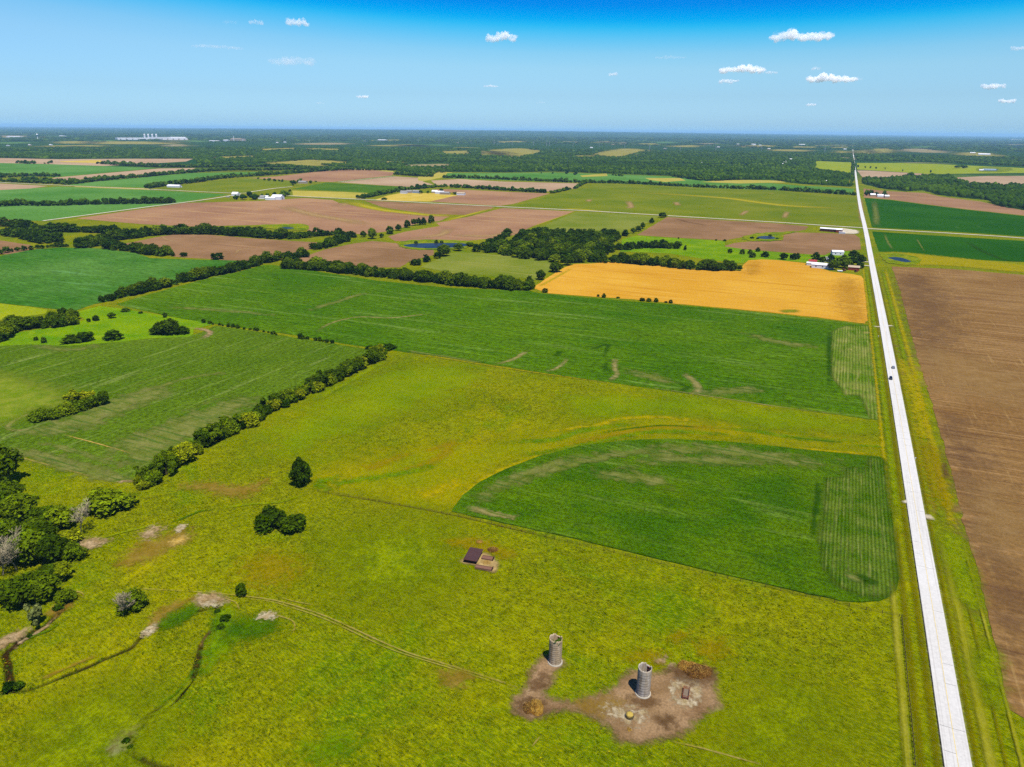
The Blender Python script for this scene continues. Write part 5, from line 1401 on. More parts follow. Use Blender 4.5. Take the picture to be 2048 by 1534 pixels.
# ---- dead trees: bare bleached branches
def dead_tree(px, py, hpx, label, seed, lean=0.0, parent_name='dead_tree'):
    s, c = ppm(px, py); x, y = at(px, py)
    H = hpx / s / c
    r = random.Random(seed)
    root = empty(parent_name, (x, y, 0), r.uniform(0, 6), label, 'dead tree')
    tr, br = MB(), MB()
    def grow(mb, p, d, L, rad, lev):
        n = 4; pts = [p]; q = p.copy()
        for i in range(n):
            d = (d + Vector((r.uniform(-.2, .2), r.uniform(-.2, .2), r.uniform(-.04, .12)))).normalized()
            q = q + d * (L / n); pts.append(q.copy())
        mb.tube(pts, [max(rad * (1 - .7 * i / n), .05) for i in range(n + 1)], n=5 if lev < 2 else 3)
        if lev < 3:
            for i in range(6 if lev else 10):
                t = r.uniform(.3, 1.0); k = min(int(t * n), n - 1)
                base = pts[k].lerp(pts[k + 1], t * n - k)
                a = r.uniform(0, 6.28); e = r.uniform(.45, 1.1)
                nd = (d * math.cos(e) + Vector((math.cos(a), math.sin(a), r.uniform(-.1, .5))) * math.sin(e)).normalized()
                grow(br, base, nd, L * r.uniform(.42, .66), rad * .45, lev + 1)
    grow(tr, Vector((0, 0, -.2)), Vector((lean, 0, 1)).normalized(), H * .62, .22, 0)
    tr.build('trunk', M_DEADWOOD, root); br.build('branches', M_DEADWOOD, root)
dead_tree(163, 1066, 66, "bare greyish dead tree beside the broad bush at the hedgerow's end", 3)
dead_tree(34, 1142, 84, "pale leafless dead tree among the stream thicket at the left", 4)
dead_tree(6, 1150, 66, "smaller leafless dead tree at the left edge of the thicket", 8)
dead_tree(246, 1230, 52, "spray of bare grey branches leaning from the round green bush", 5, lean=-.35)

# ---- weeds along the gullies
def weeds(name, lines, n, spread, size, hgt, m, label, seed):
    g = np.random.default_rng(seed)
    Q = []
    for ln in lines:
        P = smooth_line(atv(ln), k=6)
        acc = np.concatenate([[0], np.cumsum(np.hypot(*np.diff(P, axis=0).T))])
        s = g.random(int(n * acc[-1])) * acc[-1]
        Q.append(np.stack([np.interp(s, acc, P[:, 0]), np.interp(s, acc, P[:, 1])], 1) + g.normal(size=(len(s), 2)) * spread)
    Q = np.concatenate(Q); k = len(Q)
    base = np.array([mnoise.noise((x * .3, y * .3, seed)) for x, y in Q]) > -0.1
    Q = Q[base]; k = len(Q)
    z = ground_h(Q)
    nl = 7
    c = np.column_stack([Q, z])[:, None, :] + g.normal(size=(k, nl, 3)) * np.array([size, size, 0]) + np.array([0, 0, 1]) * g.random((k, nl, 1)) * hgt
    c = c.reshape(-1, 3)
    a = g.normal(size=c.shape); a /= np.linalg.norm(a, axis=1)[:, None]
    b = np.cross(a, g.normal(size=c.shape)); b /= np.linalg.norm(b, axis=1)[:, None]
    L = (size * g.uniform(.35, .8, len(c)))[:, None]
    V = np.stack([c - a * L, c - b * L * .6, c + a * L, c + b * L * .6], 1).reshape(-1, 3)
    me = mesh_arrays(name, V, np.arange(len(V)).reshape(-1, 4), fattrs={'tint': g.random(len(c)), 'hue': np.repeat(g.random(k), nl)})
    tag(link(name, me, m), label, "weeds", kind='stuff')
G0, G1, G2 = GULLIES
weeds("red_weeds", [G0[2:6], G0[6:9], G0[10:12], G2, G2[:5], [(428, 1258), (424, 1270)]], 1.3, .45, .3, .7, leaf_mat("red_brown_weeds", (96, 48, 16), (124, 76, 30)), "reddish brown weeds lining the gullies", 5)
weeds("gully_brush", [G0, G1, G1[:6], G2], 2.4, .9, .34, .6, leaf_mat("brush_leaves", (66, 116, 6), (104, 142, 10)), "green brush and rank weeds along the gully banks", 6)

# ---- tussocks standing up out of the pasture
def tussocks(n, seed):
    g = np.random.default_rng(seed)
    area = [(-60, 1000), (180, 1010), (330, 960), (600, 830), (800, 715), (1100, 760), (1500, 815), (1770, 850), (1790, 905), (1560, 888), (1330, 872), (1160, 886), (1000, 935), (895, 1025), (1150, 1088), (1450, 1162), (1700, 1215), (1800, 1240), (1825, 1560), (-60, 1560)]
    bare = YARD
    lo, hi = np.array([-60, 715.]), np.array([1825, 1560.])
    W = atv(np.array(area, float))
    q = W.min(0) + g.random((n * 4, 2)) * (W.max(0) - W.min(0))
    px = proj(q)
    q = q[in_poly(px, np.array(area, float)) & ~in_poly(px, np.array(YARD, float))]
    den = np.array([mnoise.fractal((x * .03, y * .03, 2.0), .9, 2.0, 3) for x, y in q])
    q = q[g.random(len(q)) < np.clip(.45 + den, .08, 1)][:n]
    k, nl = len(q), 6
    c = np.column_stack([q, np.full(k, .10) + ground_h(q)])[:, None, :] + g.normal(size=(k, nl, 3)) * np.array([.26, .26, 0]) + np.array([0, 0, 1]) * g.random((k, nl, 1)) * .16
    c = c.reshape(-1, 3)
    a = g.normal(size=c.shape) * np.array([1, 1, .6]); a /= np.linalg.norm(a, axis=1)[:, None]
    b = np.cross(a, g.normal(size=c.shape)); b /= np.linalg.norm(b, axis=1)[:, None]
    L = (g.uniform(.09, .22, len(c)) * np.repeat(g.uniform(.6, 1.5, k), nl))[:, None]
    V = np.stack([c - a * L, c - b * L * .6, c + a * L, c + b * L * .6], 1).reshape(-1, 3)
    me = mesh_arrays("grass_tufts", V, np.arange(len(V)).reshape(-1, 4), fattrs={'tint': g.random(len(c)), 'hue': np.repeat(g.random(k), nl)})
    tag(link("grass_tufts", me, leaf_mat("tussock_blades", (104, 128, 2), (186, 178, 10))), "dark green and straw tussocks scattered over the pasture", "grass", kind='stuff')
tussocks(26000, 12)

# ------------------------------------------------------------------ silos
ZY = 0.55       # trodden yard level
def height_at(px, py, top_py):
    """height whose top projects at photo row top_py above a foot at (px, py)"""
    x, y = at(px, py)
    lo, hi = 0.0, 80.0
    for _ in range(40):
        m = (lo + hi) / 2
        if proj(np.array([x, y, m]))[1] > top_py: lo = m
        else: hi = m
    return lo

def silo_mat(name, tone):
    t = NT(name)
    tc = t.n('ShaderNodeTexCoord')
    sp = t.n('ShaderNodeSeparateXYZ'); t.l(tc.outputs['Object'], sp.inputs[0])
    ang = t.math('ARCTAN2', sp.outputs[1], sp.outputs[0])
    stave = t.math('FRACT', t.math('MULTIPLY', ang, 30 / (2 * math.pi)))
    hoop = t.math('FRACT', t.math('MULTIPLY', sp.outputs[2], 1 / 0.76))
    cell = t.n('ShaderNodeTexWhiteNoise', noise_dimensions='2D')
    cb = t.n('ShaderNodeCombineXYZ')
    t.l(t.math('FLOOR', t.math('MULTIPLY', ang, 30 / (2 * math.pi))), cb.inputs[0]); t.l(t.math('FLOOR', t.math('MULTIPLY', sp.outputs[2], 1 / 0.76)), cb.inputs[1])
    t.l(cb.outputs[0], cell.inputs['Vector'])
    v = t.n('ShaderNodeMapping'); v.inputs['Scale'].default_value = (1.2, 1.2, 0.18); t.l(tc.outputs['Object'], v.inputs[0])
    c = t.mix(t.rng(t.noise(v.outputs[0], 1.0, 5, .65), .35, .68), C(*tone), C(tone[0] * .8, tone[1] * .74, tone[2] * .64))
    c = t.mix(t.rng(t.noise(tc.outputs['Object'], .7, 4, .6), .56, .74, 0, .5), c, C(212, 198, 172))
    c = t.scale(c, t.rng(cell.outputs['Value'], 0, 1, .84, 1.1))
    c = t.scale(c, t.rng(stave, 0.0, 0.10, .62, 1.0)); c = t.scale(c, t.rng(hoop, 0.0, 0.07, .74, 1.0))
    d = t.n('ShaderNodeBsdfDiffuse'); t.l(c, d.inputs['Color'])
    t.l(d.outputs[0], t.out.inputs['Surface'])
    return t.m

M_RUST = smat("rusty_iron", (150, 66, 34), rough=.8, vary=.35, size=.3)
M_HOOP = smat("hoop_iron", (116, 98, 84), rough=.7, vary=.3, size=.4)
M_PALECONC = smat("pale_concrete", (226, 214, 188), rough=.9, vary=.15, size=.6)
M_DARK = smat("dark_opening", (44, 26, 20), rough=.9)
M_VINE = leaf_mat("vine_leaves", (66, 106, 10), (98, 126, 18))

def silo(px, py, dia_px, top_py, tone, label, notch_az, vine=False):
    tone = tuple(v * 1.42 for v in tone)
    s, c = ppm(px, py)
    x, y = at(px, py)
    rad = dia_px / s / 2
    H = height_at(px, py, top_py)
    root = empty('silo', (x, y, 0), 0, label, 'silo', 'abandoned silos in the pasture')
    n, nz, th = 60, 22, 0.16
    V, Fq = [], []
    r = random.Random(int(px))
    prof = []
    for j in range(n):
        a = 2 * math.pi * j / n
        dd = abs((a - notch_az + math.pi) % (2 * math.pi) - math.pi)
        prof.append(H - 0.16 * mnoise.noise((math.cos(a) * 2, math.sin(a) * 2, px)) - (0.55 if dd < .42 else 0.0) - r.choice([0, 0, 0, .1, .24]))
    for k in range(nz + 1):
        for j in range(n):
            a = 2 * math.pi * j / n
            z = prof[j] * k / nz
            wob = 0.03 * mnoise.noise((math.cos(a), math.sin(a), z * .5))
            V.append(((rad + wob) * math.cos(a), (rad + wob) * math.sin(a), z))
    o2 = len(V)
    for k in range(nz + 1):
        for j in range(n):
            a = 2 * math.pi * j / n
            V.append(((rad - th) * math.cos(a), (rad - th) * math.sin(a), prof[j] * k / nz))
    for k in range(nz):
        for j in range(n):
            j2 = (j + 1) % n
            Fq.append((k * n + j, k * n + j2, (k + 1) * n + j2, (k + 1) * n + j))
            Fq.append((o2 + k * n + j, o2 + (k + 1) * n + j, o2 + (k + 1) * n + j2, o2 + k * n + j2))
    for j in range(n):
        j2 = (j + 1) % n
        Fq.append((nz * n + j, nz * n + j2, o2 + nz * n + j2, o2 + nz * n + j))
    link('wall', mesh_arrays('wall', V, Fq), silo_mat("silo_staves_" + ("warm" if vine else "grey"), tone), root)
    z = 0.9
    while z < H - 1.0:
        hb = MB()
        hb.tube([((rad + .035) * math.cos(2 * math.pi * j / 40), (rad + .035) * math.sin(2 * math.pi * j / 40), z) for j in range(41)], .018, n=4, cap=False)
        hb.build('hoop', M_HOOP, root)
        z += 0.76 if vine else 0.9
    f = MB()
    f.tube([(0, 0, 0.2), (0, 0, ZY + .22)], [rad + .42, rad + .30], n=48)
    f.build('foundation', M_PALECONC, root)
    # chute of unloading doors up the far right inside wall
    da = math.atan2(y, x) - 0.55
    ch = MB()
    for k in range(4):
        zc = H - 1.5 - k * 1.0
        ch.box(((rad - th - .02) * math.cos(da), (rad - th - .02) * math.sin(da), zc), (.12, .72, .62), rz=da)
    ch.build('door_opening', M_DARK, root)
    fr = MB()
    for k in range(4):
        zc = H - 1.0 - k * 1.0
        fr.box(((rad - th - .05) * math.cos(da), (rad - th - .05) * math.sin(da), zc), (.14, .8, .16), rz=da)
    fr.build('door_frame', M_RUST, root)
    if vine:
        g = np.random.default_rng(3); k = 420
        a = math.atan2(-y, -x) + g.normal(size=k) * .5 + 0.35
        rr = rad - th - .25 + g.normal(size=k) * .22
        cc = np.stack([rr * np.cos(a), rr * np.sin(a), H - .55 + g.random(k) * .9 - np.abs(g.normal(size=k)) * .5], 1)
        u = g.normal(size=cc.shape); u /= np.linalg.norm(u, axis=1)[:, None]
        w = np.cross(u, g.normal(size=cc.shape))
        V2 = np.stack([cc - u * .2, cc - w * .12, cc + u * .2, cc + w * .12], 1).reshape(-1, 3)
        link('vine', mesh_arrays('vine', V2, np.arange(len(V2)).reshape(-1, 4), fattrs={'tint': g.random(k), 'hue': g.random(k)}), M_VINE, root)
    return root
silo(1110, 1326, 25.5, 1275, (182, 164, 138), "brownish roofless silo with green vines growing in its rim", 1.0, True)
silo(1285.5, 1389, 27, 1334, (176, 168, 156), "grey roofless silo standing inside the bare dirt yard", 0.75)

# ------------------------------------------------------------------ heaps, bale ring, feeder
def pile_mat(name, a, b, c):
    t = NT(name); v = t.mapped()
    x = t.mix(t.rng(t.noise(v, .8, 4, .65), .4, .62), C(*a), C(*b))
    x = t.mix(t.rng(t.noise(v, 2.2, 4, .7), .5, .64), x, C(*c))
    d = t.n('ShaderNodeBsdfDiffuse'); t.l(x, d.inputs['Color']); t.l(d.outputs[0], t.out.inputs['Surface'])
    return t.m
def heap(name, px, py, wpx, dpx, h, m, label, cat, seed, straws):
    s, c = ppm(px, py); x, y = at(px, py)
    a, b = wpx / s / 2, dpx / s / 2 / math.sqrt(1 - c * c)
    root = empty(name, (x, y, ZY - .15), 0, label, cat)
    n = 44
    X, Y = np.meshgrid(np.linspace(-1, 1, n), np.linspace(-1, 1, n))
    rr = np.hypot(X, Y).ravel()
    ang = np.arctan2(Y, X).ravel()
    edge = np.array([1 + .16 * mnoise.noise((math.cos(t) * 1.3, math.sin(t) * 1.3, seed)) for t in ang])
    q = np.clip(1 - (rr / (0.88 * edge)) ** 2, 0, 1)
    nz = np.array([mnoise.fractal((p * 3.2, w * 3.2, seed), .9, 2.0, 5) for p, w in zip(X.ravel(), Y.ravel())])
    Z = h * q ** .6 * (.72 + .45 * nz)
    V = np.column_stack([X.ravel() * a, Y.ravel() * b, np.maximum(Z, 0)])
    idx = (np.arange(n - 1)[:, None] * n + np.arange(n - 1)[None, :]).ravel()
    Fq = np.stack([idx, idx + 1, idx + n + 1, idx + n], 1)
    Fq = Fq[q[Fq].max(1) > 0]
    link('mound', mesh_arrays('mound', V, Fq), m, root)
    g = np.random.default_rng(int(seed * 10)); k = straws
    pick = g.choice(len(V), k, p=q / q.sum())
    cc = V[pick] + g.normal(size=(k, 3)) * np.array([.15, .15, .06])
    u = g.normal(size=cc.shape) * np.array([1, 1, .5]); u /= np.linalg.norm(u, axis=1)[:, None]
    w = np.cross(u, g.normal(size=cc.shape)); w /= np.linalg.norm(w, axis=1)[:, None]
    V2 = np.stack([cc - u * .3, cc - w * .05, cc + u * .3, cc + w * .05], 1).reshape(-1, 3)
    link('straw', mesh_arrays('straw', V2, np.arange(len(V2)).reshape(-1, 4)), M_STRAWY, root)
M_STRAWY = smat("loose_straw", (206, 164, 70), rough=.9, vary=.3, size=.5)
M_PILE1 = pile_mat("old_hay", (150, 104, 40), (206, 160, 66), (88, 58, 24))
M_PILE2 = pile_mat("manure_and_hay", (98, 68, 36), (140, 98, 46), (64, 42, 22))
heap('hay_pile', 1072, 1418, 34, 34, 1.9, M_PILE1, "golden brown rotting hay pile at the left end of the dirt yard", 'hay pile', 1.3, 500)
heap('hay_pile', 1055, 1420, 22, 26, 1.1, M_PILE2, "low brown hay pile against the left of the golden one", 'hay pile', 4.3, 150)
heap('manure_pile', 1396, 1346, 66, 30, 1.9, M_PILE2, "long dark brown manure heap on the yard's upper right edge", 'manure pile', 2.1, 500)
heap('hay_pile', 1374, 1335, 46, 20, 2.0, M_PILE1, "straw-coloured top heap behind the dark manure", 'hay pile', 7.7, 500)
heap('straw_pile', 959, 1085, 16, 7, .5, M_PILE1, "small rusty straw pile up the slope behind the shed", 'straw pile', 3.1, 150)
heap('straw_pile', 986, 1101, 26, 11, .8, M_PILE2, "dark straw pile just behind the shed's back trough", 'straw pile', 5.6, 220)
heap('straw_pile', 973, 1127, 26, 12, .3, pile_mat("fresh_litter", (196, 160, 88), (214, 178, 106), (140, 104, 60)), "trampled straw litter between the shed's two troughs", 'straw pile', 6.2, 300)

# round bale in its ring feeder
x, y = at(1259, 1437)
rf = empty('ring_feeder', (x, y, ZY), 0, "round cattle feeder ring of metal bars in the dirt yard", 'feeder')
M_GALV = smat("worn_galvanised", (110, 100, 88), rough=.5, metal=.4, vary=.2)
for z in (.12, .65, 1.1):
    mb = MB()
    mb.tube([(1.15 * math.cos(2 * math.pi * j / 28), 1.15 * math.sin(2 * math.pi * j / 28), z) for j in range(29)], .035, n=5, cap=False)
    mb.build('rail', M_GALV, rf)
mb = MB()
for j in range(16):
    a = 2 * math.pi * j / 16
    mb.tube([(1.15 * math.cos(a), 1.15 * math.sin(a), 0), (1.15 * math.cos(a), 1.15 * math.sin(a), 1.1)], .025, n=4)
mb.build('bars', M_GALV, rf)
def bale(px, py, label, r0, L, seed):
    x, y = at(px, py)
    V, Fq = [], []
    n = 30
    rings = [(0, 0.0), (r0 * .6, 0), (r0, .06), (r0 * 1.02, L * .5), (r0, L - .06), (r0 * .55, L + .06), (0.02, L + .1)]
    for rad, z in rings:
        for j in range(n):
            a = 2 * math.pi * j / n
            k = 1 + .13 * mnoise.noise((math.cos(a) * 2, math.sin(a) * 2, z * 3 + seed))
            V.append((rad * k * math.cos(a), rad * k * math.sin(a), z + .12 * mnoise.noise((a * 2, rad * 3, seed))))
    for k in range(len(rings) - 1):
        for j in range(n):
            Fq.append((k * n + j, k * n + (j + 1) % n, (k + 1) * n + (j + 1) % n, (k + 1) * n + j))
    root = empty('hay_bale', (x, y, ZY - .02), seed, label, 'hay bale')
    link('hay', mesh_arrays('hay', V, Fq), smat("bale_hay", (222, 190, 84), rough=.95, vary=.3, size=.25), root)
    wr = MB()
    for z in (L * .3, L * .7):
        wr.tube([(r0 * 1.03 * math.cos(2 * math.pi * j / 24), r0 * 1.03 * math.sin(2 * math.pi * j / 24), z) for j in range(25)], .012, n=4, cap=False)
    wr.build('twine', M_STRAWY, root)
bale(1259, 1437, "yellow round hay bale sitting inside the ring feeder", .95, 1.15, 1.7)
heap('straw_scrap', 1258, 1462, 9, 9, .35, M_PILE1, "small scrap of yellow straw below the ring feeder", 'straw scrap', 8.8, 80)

# rectangular red hay feeder
x, y = at(1371.5, 1392)
q = atv([[1364, 1400], [1367, 1381], [1381, 1384], [1376, 1403]])
ux = q[3] - q[0]; uy = q[1] - q[0]
rz = math.atan2(ux[1], ux[0]); Lx, Ly = np.hypot(*ux), np.hypot(*uy)
fd = empty('cattle_feeder', (x, y, ZY), rz, "rectangular red iron cattle feeder frame on the whitened ground", 'feeder')
M_RED = smat("red_painted_iron", (172, 70, 40), rough=.55, vary=.25, size=.3, dirt=((120, 80, 52), .4, .7))
for sx in (-1, 1):
    for sy in (-1, 1):
        MB().box((sx * Lx / 2, sy * Ly / 2, .6), (.14, .14, 1.2), bevel=.02).build('post', M_RED, fd)
for sx in (-1, 1):
    for z in (.25, .7, 1.13):
        MB().box((sx * Lx / 2, 0, z), (.07, Ly - .16, .12)).build('rail', M_RED, fd)
for sy in (-1, 1):
    for z in (.25, .7, 1.13):
        MB().box((0, sy * Ly / 2, z), (Lx - .16, .07, .12)).build('rail', M_RED, fd)
MB().box((0, 0, .3), (Lx - .2, Ly - .2, .08)).build('tray', smat("feeder_tray", (148, 128, 104), vary=.25, size=.4), fd)

# ------------------------------------------------------------------ open-sided shed and troughs
a0, a1, a2 = at(929, 1127), at(952.5, 1131), at(967, 1118)
ux = np.array(a1) - a0; uy = np.array(a2) - a1
rz = math.atan2(ux[1], ux[0])
wS = np.hypot(*ux); dS = 7.2
cx, cy = np.array(a0) + ux / 2 + np.array([-math.sin(rz), math.cos(rz)]) * dS / 2
shed = empty('livestock_shed', (cx, cy, 0), rz, "low dark brown cattle shed open on its right side in the pasture", 'shed')
M_BOARD = smat("weathered_boards", (84, 48, 34), rough=.9, vary=.35, size=.5, sc=(1, 1, 6))
M_TIN = smat("rusted_roof_sheets", (84, 54, 52), rough=.7, vary=.25, size=.6, sc=(4, .6, 1), dirt=((104, 64, 50), .9, .6))
hz0, hz1 = 1.9, 2.5
for k in range(4):
    MB().box((0, -dS / 2, .35 + k * .45), (wS, .08, .36)).build('wall_board', M_BOARD, shed)
MB().box((-wS / 2, 0, 1.05), (.08, dS - .2, 2.1)).build('side_wall', M_BOARD, shed)
MB().box((0, dS / 2, 1.1), (wS, .08, 2.2)).build('back_wall', M_BOARD, shed)
for yy in (-dS / 2 + .12, 0, dS / 2 - .12):
    MB().box((wS / 2 - .08, yy, 1.02), (.16, .16, 2.04)).build('post', M_BOARD, shed)
rfm = MB()
nR = 26
pr = [(-wS / 2 - .35 + (wS + .7) * i / nR, 2.16 + (.035 if i % 2 else 0)) for i in range(nR + 1)]
rfm.prism(pr + [(wS / 2 + .35, 2.08), (-wS / 2 - .35, 2.08)], -dS / 2 - .35, dS / 2 + .35)
ro = rfm.build('roof', M_TIN, shed)
ro.rotation_euler = (R(2.5), 0, 0)
MB().box((0, -dS / 2 - .33, 1.98), (wS + .6, .06, .22)).build('fascia', smat("fascia_board", (130, 70, 44), vary=.3), shed)

def trough(p, L, w, h, label, cat='trough'):
    x, y = p
    rt = empty('feed_trough', (x, y, .25), rz, label, cat)
    mt = smat("trough_boards", (150, 106, 82), rough=.9, vary=.2, size=.5, sc=(.5, 3, 1))
    MB().box((0, -w / 2, h / 2), (L, .1, h)).build('side_panel', mt, rt)
    MB().box((0, w / 2, h / 2), (L, .1, h)).build('side_panel', mt, rt)
    MB().box((-L / 2 + .05, 0, h / 2 - .01), (.1, w - .12, h - .02)).build('end_panel', mt, rt)
    MB().box((L / 2, 0, h / 2 + .25), (.12, w + .3, h + .5)).build('end_board', M_BOARD, rt)
    MB().box((0, 0, h * .72), (L - .22, w - .12, .08)).build('tray', mt, rt)
trough(at(975.5, 1119.5), 4.4, 2.0, .8, "pinkish board feed trough beside the shed's far open corner")
trough(at(968, 1139), 6.4, 1.7, .8, "longer pinkish feed trough in front of the littered ground")

# ------------------------------------------------------------------ fences
M_POST = smat("fence_post_wood", (104, 72, 48), rough=.9, vary=.3, size=.4)
M_WIRE = smat("rusty_wire", (96, 72, 56), rough=.6, metal=.5)
def fence(px, gap, label, dense=False, hgt=1.3, rad=.09):
    P = smooth_line(atv(px), k=4)
    acc = np.concatenate([[0], np.cumsum(np.hypot(*np.diff(P, axis=0).T))])
    fx, fy = P[0]
    root = empty('wire_fence', (fx, fy, 0), 0, label, 'fence')
    s = 0.0; tops = []; proto = None
    while s <= acc[-1] and len(tops) < 99:
        x, y = np.interp(s, acc, P[:, 0]) - fx, np.interp(s, acc, P[:, 1]) - fy
        if proto is None:
            o = proto = MB().tube([(0, 0, -.1), (0, 0, hgt)], rad, n=6).build('post', M_POST, root)
        else:
            o = proto.copy(); col.objects.link(o); o.parent = root
        o.location = (x, y, 0); o.rotation_euler = (random.uniform(-.06, .06), random.uniform(-.06, .06), 0)
        tops.append((x, y)); s += gap * random.uniform(.85, 1.15)
    for z in (.4, .75, 1.1):
        MB().tube([(x, y, z) for x, y in tops], .02 if not dense else .03, n=4).build('wire', M_WIRE, root)
    return root
fence([(1803, 1236), (1808, 1290), (1815, 1370), (1822, 1440), (1830, 1534), (1838, 1610)], 1.9, "dark close-posted fence running beside the road's mown verge", True, 1.3, .09)
fence([(636, 984), (750, 1003), (903, 1031), (1000, 1053), (1110, 1079), (1300, 1123), (1500, 1167), (1600, 1191), (1700, 1213), (1802, 1235)], 4.6, "long thin wire fence along the corn field's lower edge")
strip("fence_shade_strip", [(636, 984), (750, 1003), (903, 1031), (1000, 1053), (1110, 1079)], 0.9, S_DARK, z=.45)  # darker strip painted as the shadow line in the grass below the fence
fence([(801, 704), (880, 717), (985, 734), (1100, 751), (1220, 768)], 5.5, "field fence at the big green field's lower edge", False, 1.2, .07)

# ------------------------------------------------------------------ cars
M_GLASS = smat("car_glass", (30, 36, 46), rough=.08, spec=.6)
M_TYRE = smat("tyre_rubber", (30, 30, 30), rough=.9)
M_RIM = smat("wheel_rim", (150, 150, 152), rough=.3, metal=.8)
M_LAMP = smat("headlight", (240, 240, 236), rough=.1)
M_TAIL = smat("tail_light", (170, 20, 18), rough=.2)
def car(px, py, rz, paint, label):
    x, y = at(px, py)
    rt = empty('car', (x, y, Z_ROAD + .008), rz, label, 'car', 'cars on the concrete road')
    b = MB()
    prof = [(-2.2, .35), (-2.25, .75), (-2.1, .98), (-.9, 1.02), (1.1, 1.0), (2.05, .86), (2.25, .7), (2.25, .35)]
    for sgn in (1,):
        b.prism(prof, -.88, .88)
    bmesh.ops.bevel(b.bm, geom=list(b.bm.edges), offset=.06, segments=2, affect='EDGES')
    body = b.build('body', paint, rt)
    g = MB()
    vs = []
    lo = [(-2.0, -.80, 1.0), (1.15, -.80, 1.0), (1.15, .80, 1.0), (-2.0, .80, 1.0)]
    hi = [(-1.6, -.64, 1.55), (.35, -.64, 1.55), (.35, .64, 1.55), (-1.6, .64, 1.55)]
    V = [g.bm.verts.new(p) for p in lo + hi]
    for i in range(4):
        g.bm.faces.new((V[i], V[(i + 1) % 4], V[4 + (i + 1) % 4], V[4 + i]))
    g.bm.faces.new(V[4:]); g.bm.faces.new(V[:4][::-1])
    g.build('window', M_GLASS, rt)
    MB().box((-.62, 0, 1.57), (1.9, 1.26, .06), bevel=.02).build('roof', paint, rt)
    for sx in (-1.35, 1.35):
        for sy in (-.84, .84):
            w = MB().tube([(sx, sy - .1, .33), (sx, sy + .1, .33)], .33, n=18).build('wheel', M_TYRE, rt)
            MB().tube([(sx, sy - .11, .33), (sx, sy + .11, .33)], .2, n=14).build('rim', M_RIM, w)
    for sy in (-.62, .62):
        MB().box((2.24, sy, .72), (.06, .36, .14)).build('headlight', M_LAMP, rt)
        MB().box((-2.24, sy, .82), (.06, .34, .14)).build('tail_light', M_TAIL, rt)
rd = math.pi / 2 - HEAD
car(1781, 760, rd + math.pi, smat("black_car_paint", (26, 30, 40), rough=.2, spec=.6, vary=.02), "black car coming down the left lane of the concrete road")
car(1786, 738, rd, smat("silver_car_paint", (206, 210, 214), rough=.25, spec=.5, vary=.02), "light silver car driving away in the right lane ahead of the black one")

# ------------------------------------------------------------------ buildings
M_WHITE = smat("white_metal_siding", (246, 246, 246), rough=.6, vary=.06, k=1.7)
M_WROOF = smat("white_metal_roof", (255, 253, 250), rough=.5, vary=.05, k=1.7)
M_GREYR = smat("grey_roof", (176, 172, 168), rough=.7, vary=.15)
M_REDW = smat("red_barn_siding", (178, 64, 36), rough=.8, vary=.2)
M_REDR = smat("red_roof", (196, 60, 60), rough=.7, vary=.1)
M_BROWNW = smat("brown_house_wall", (150, 104, 78), rough=.8, vary=.2)
M_DOORW = smat("white_door", (252, 246, 232), rough=.6)
M_BLUE = smat("pale_blue_metal", (178, 202, 222), rough=.5, vary=.06)
M_WIN = smat("dark_window", (50, 60, 74), rough=.15, spec=.5)
M_TAN = smat("tan_wall", (220, 196, 160), rough=.8, vary=.12)

def building(name, px, py, L, W, H, rise, wall, roof, label, cat, rot=0.0, doors=1, windows=0, overhang=.35, group=None):
    """gabled building: L along its ridge, W across; foot centre at the survey point"""
    x, y = at(px, py)
    rt = empty(name, (x, y, 0.0), -HEAD + rot, label, cat, group)
    wl = MB()
    wl.prism([(-W / 2, -.3), (W / 2, -.3), (W / 2, H), (0, H + rise), (-W / 2, H)], -L / 2, L / 2)
    wo = wl.build('wall', wall, rt); wo.rotation_euler = (0, 0, math.pi / 2)
    rf = MB()
    k = (W / 2 + overhang) / (W / 2)
    t = .18
    rf.prism([(-W / 2 * k, H - rise * (k - 1) + .02), (0, H + rise + .02), (W / 2 * k, H - rise * (k - 1) + .02), (W / 2 * k, H - rise * (k - 1) + t), (0, H + rise + t + .04), (-W / 2 * k, H - rise * (k - 1) + t)], -L / 2 - overhang, L / 2 + overhang)
    ro = rf.build('roof', roof, rt); ro.rotation_euler = (0, 0, math.pi / 2)
    for i in range(doors):
        MB().box((L / 2 + .03, (i - (doors - 1) / 2) * W * .5, H * .42), (.1, W * .26, H * .84)).build('door', M_DOORW if wall is not M_WHITE else M_GREYR, rt)
    for i in range(windows):
        MB().box(((i - (windows - 1) / 2) * L / (windows + .3), -W / 2 - .02, H * .55), (1.4, .08, 1.2)).build('window', M_WIN, rt)
    return rt
# red barn at the crossroads
rb = building('barn', 1660, 463, 30, 9, 4.4, 1.3, smat("dark_red_siding", (96, 40, 28), rough=.8, vary=.2), M_WROOF, "long red barn with a white roof beside the crossroads", 'barn', doors=1, rot=-.12)
x, y = at(1681, 465)
building('barn', 1678, 464.8, 9, 10, 4.6, 1.6, M_REDW, M_WROOF, "bright red barn end with a white door at the gravel yard", 'barn', rot=-.12)
building('trailer', 1684, 467.4, 9, 2.6, 2.4, .3, M_WHITE, M_WROOF, "small white trailer parked in front of the red barn", 'trailer', rot=-.1, doors=1)
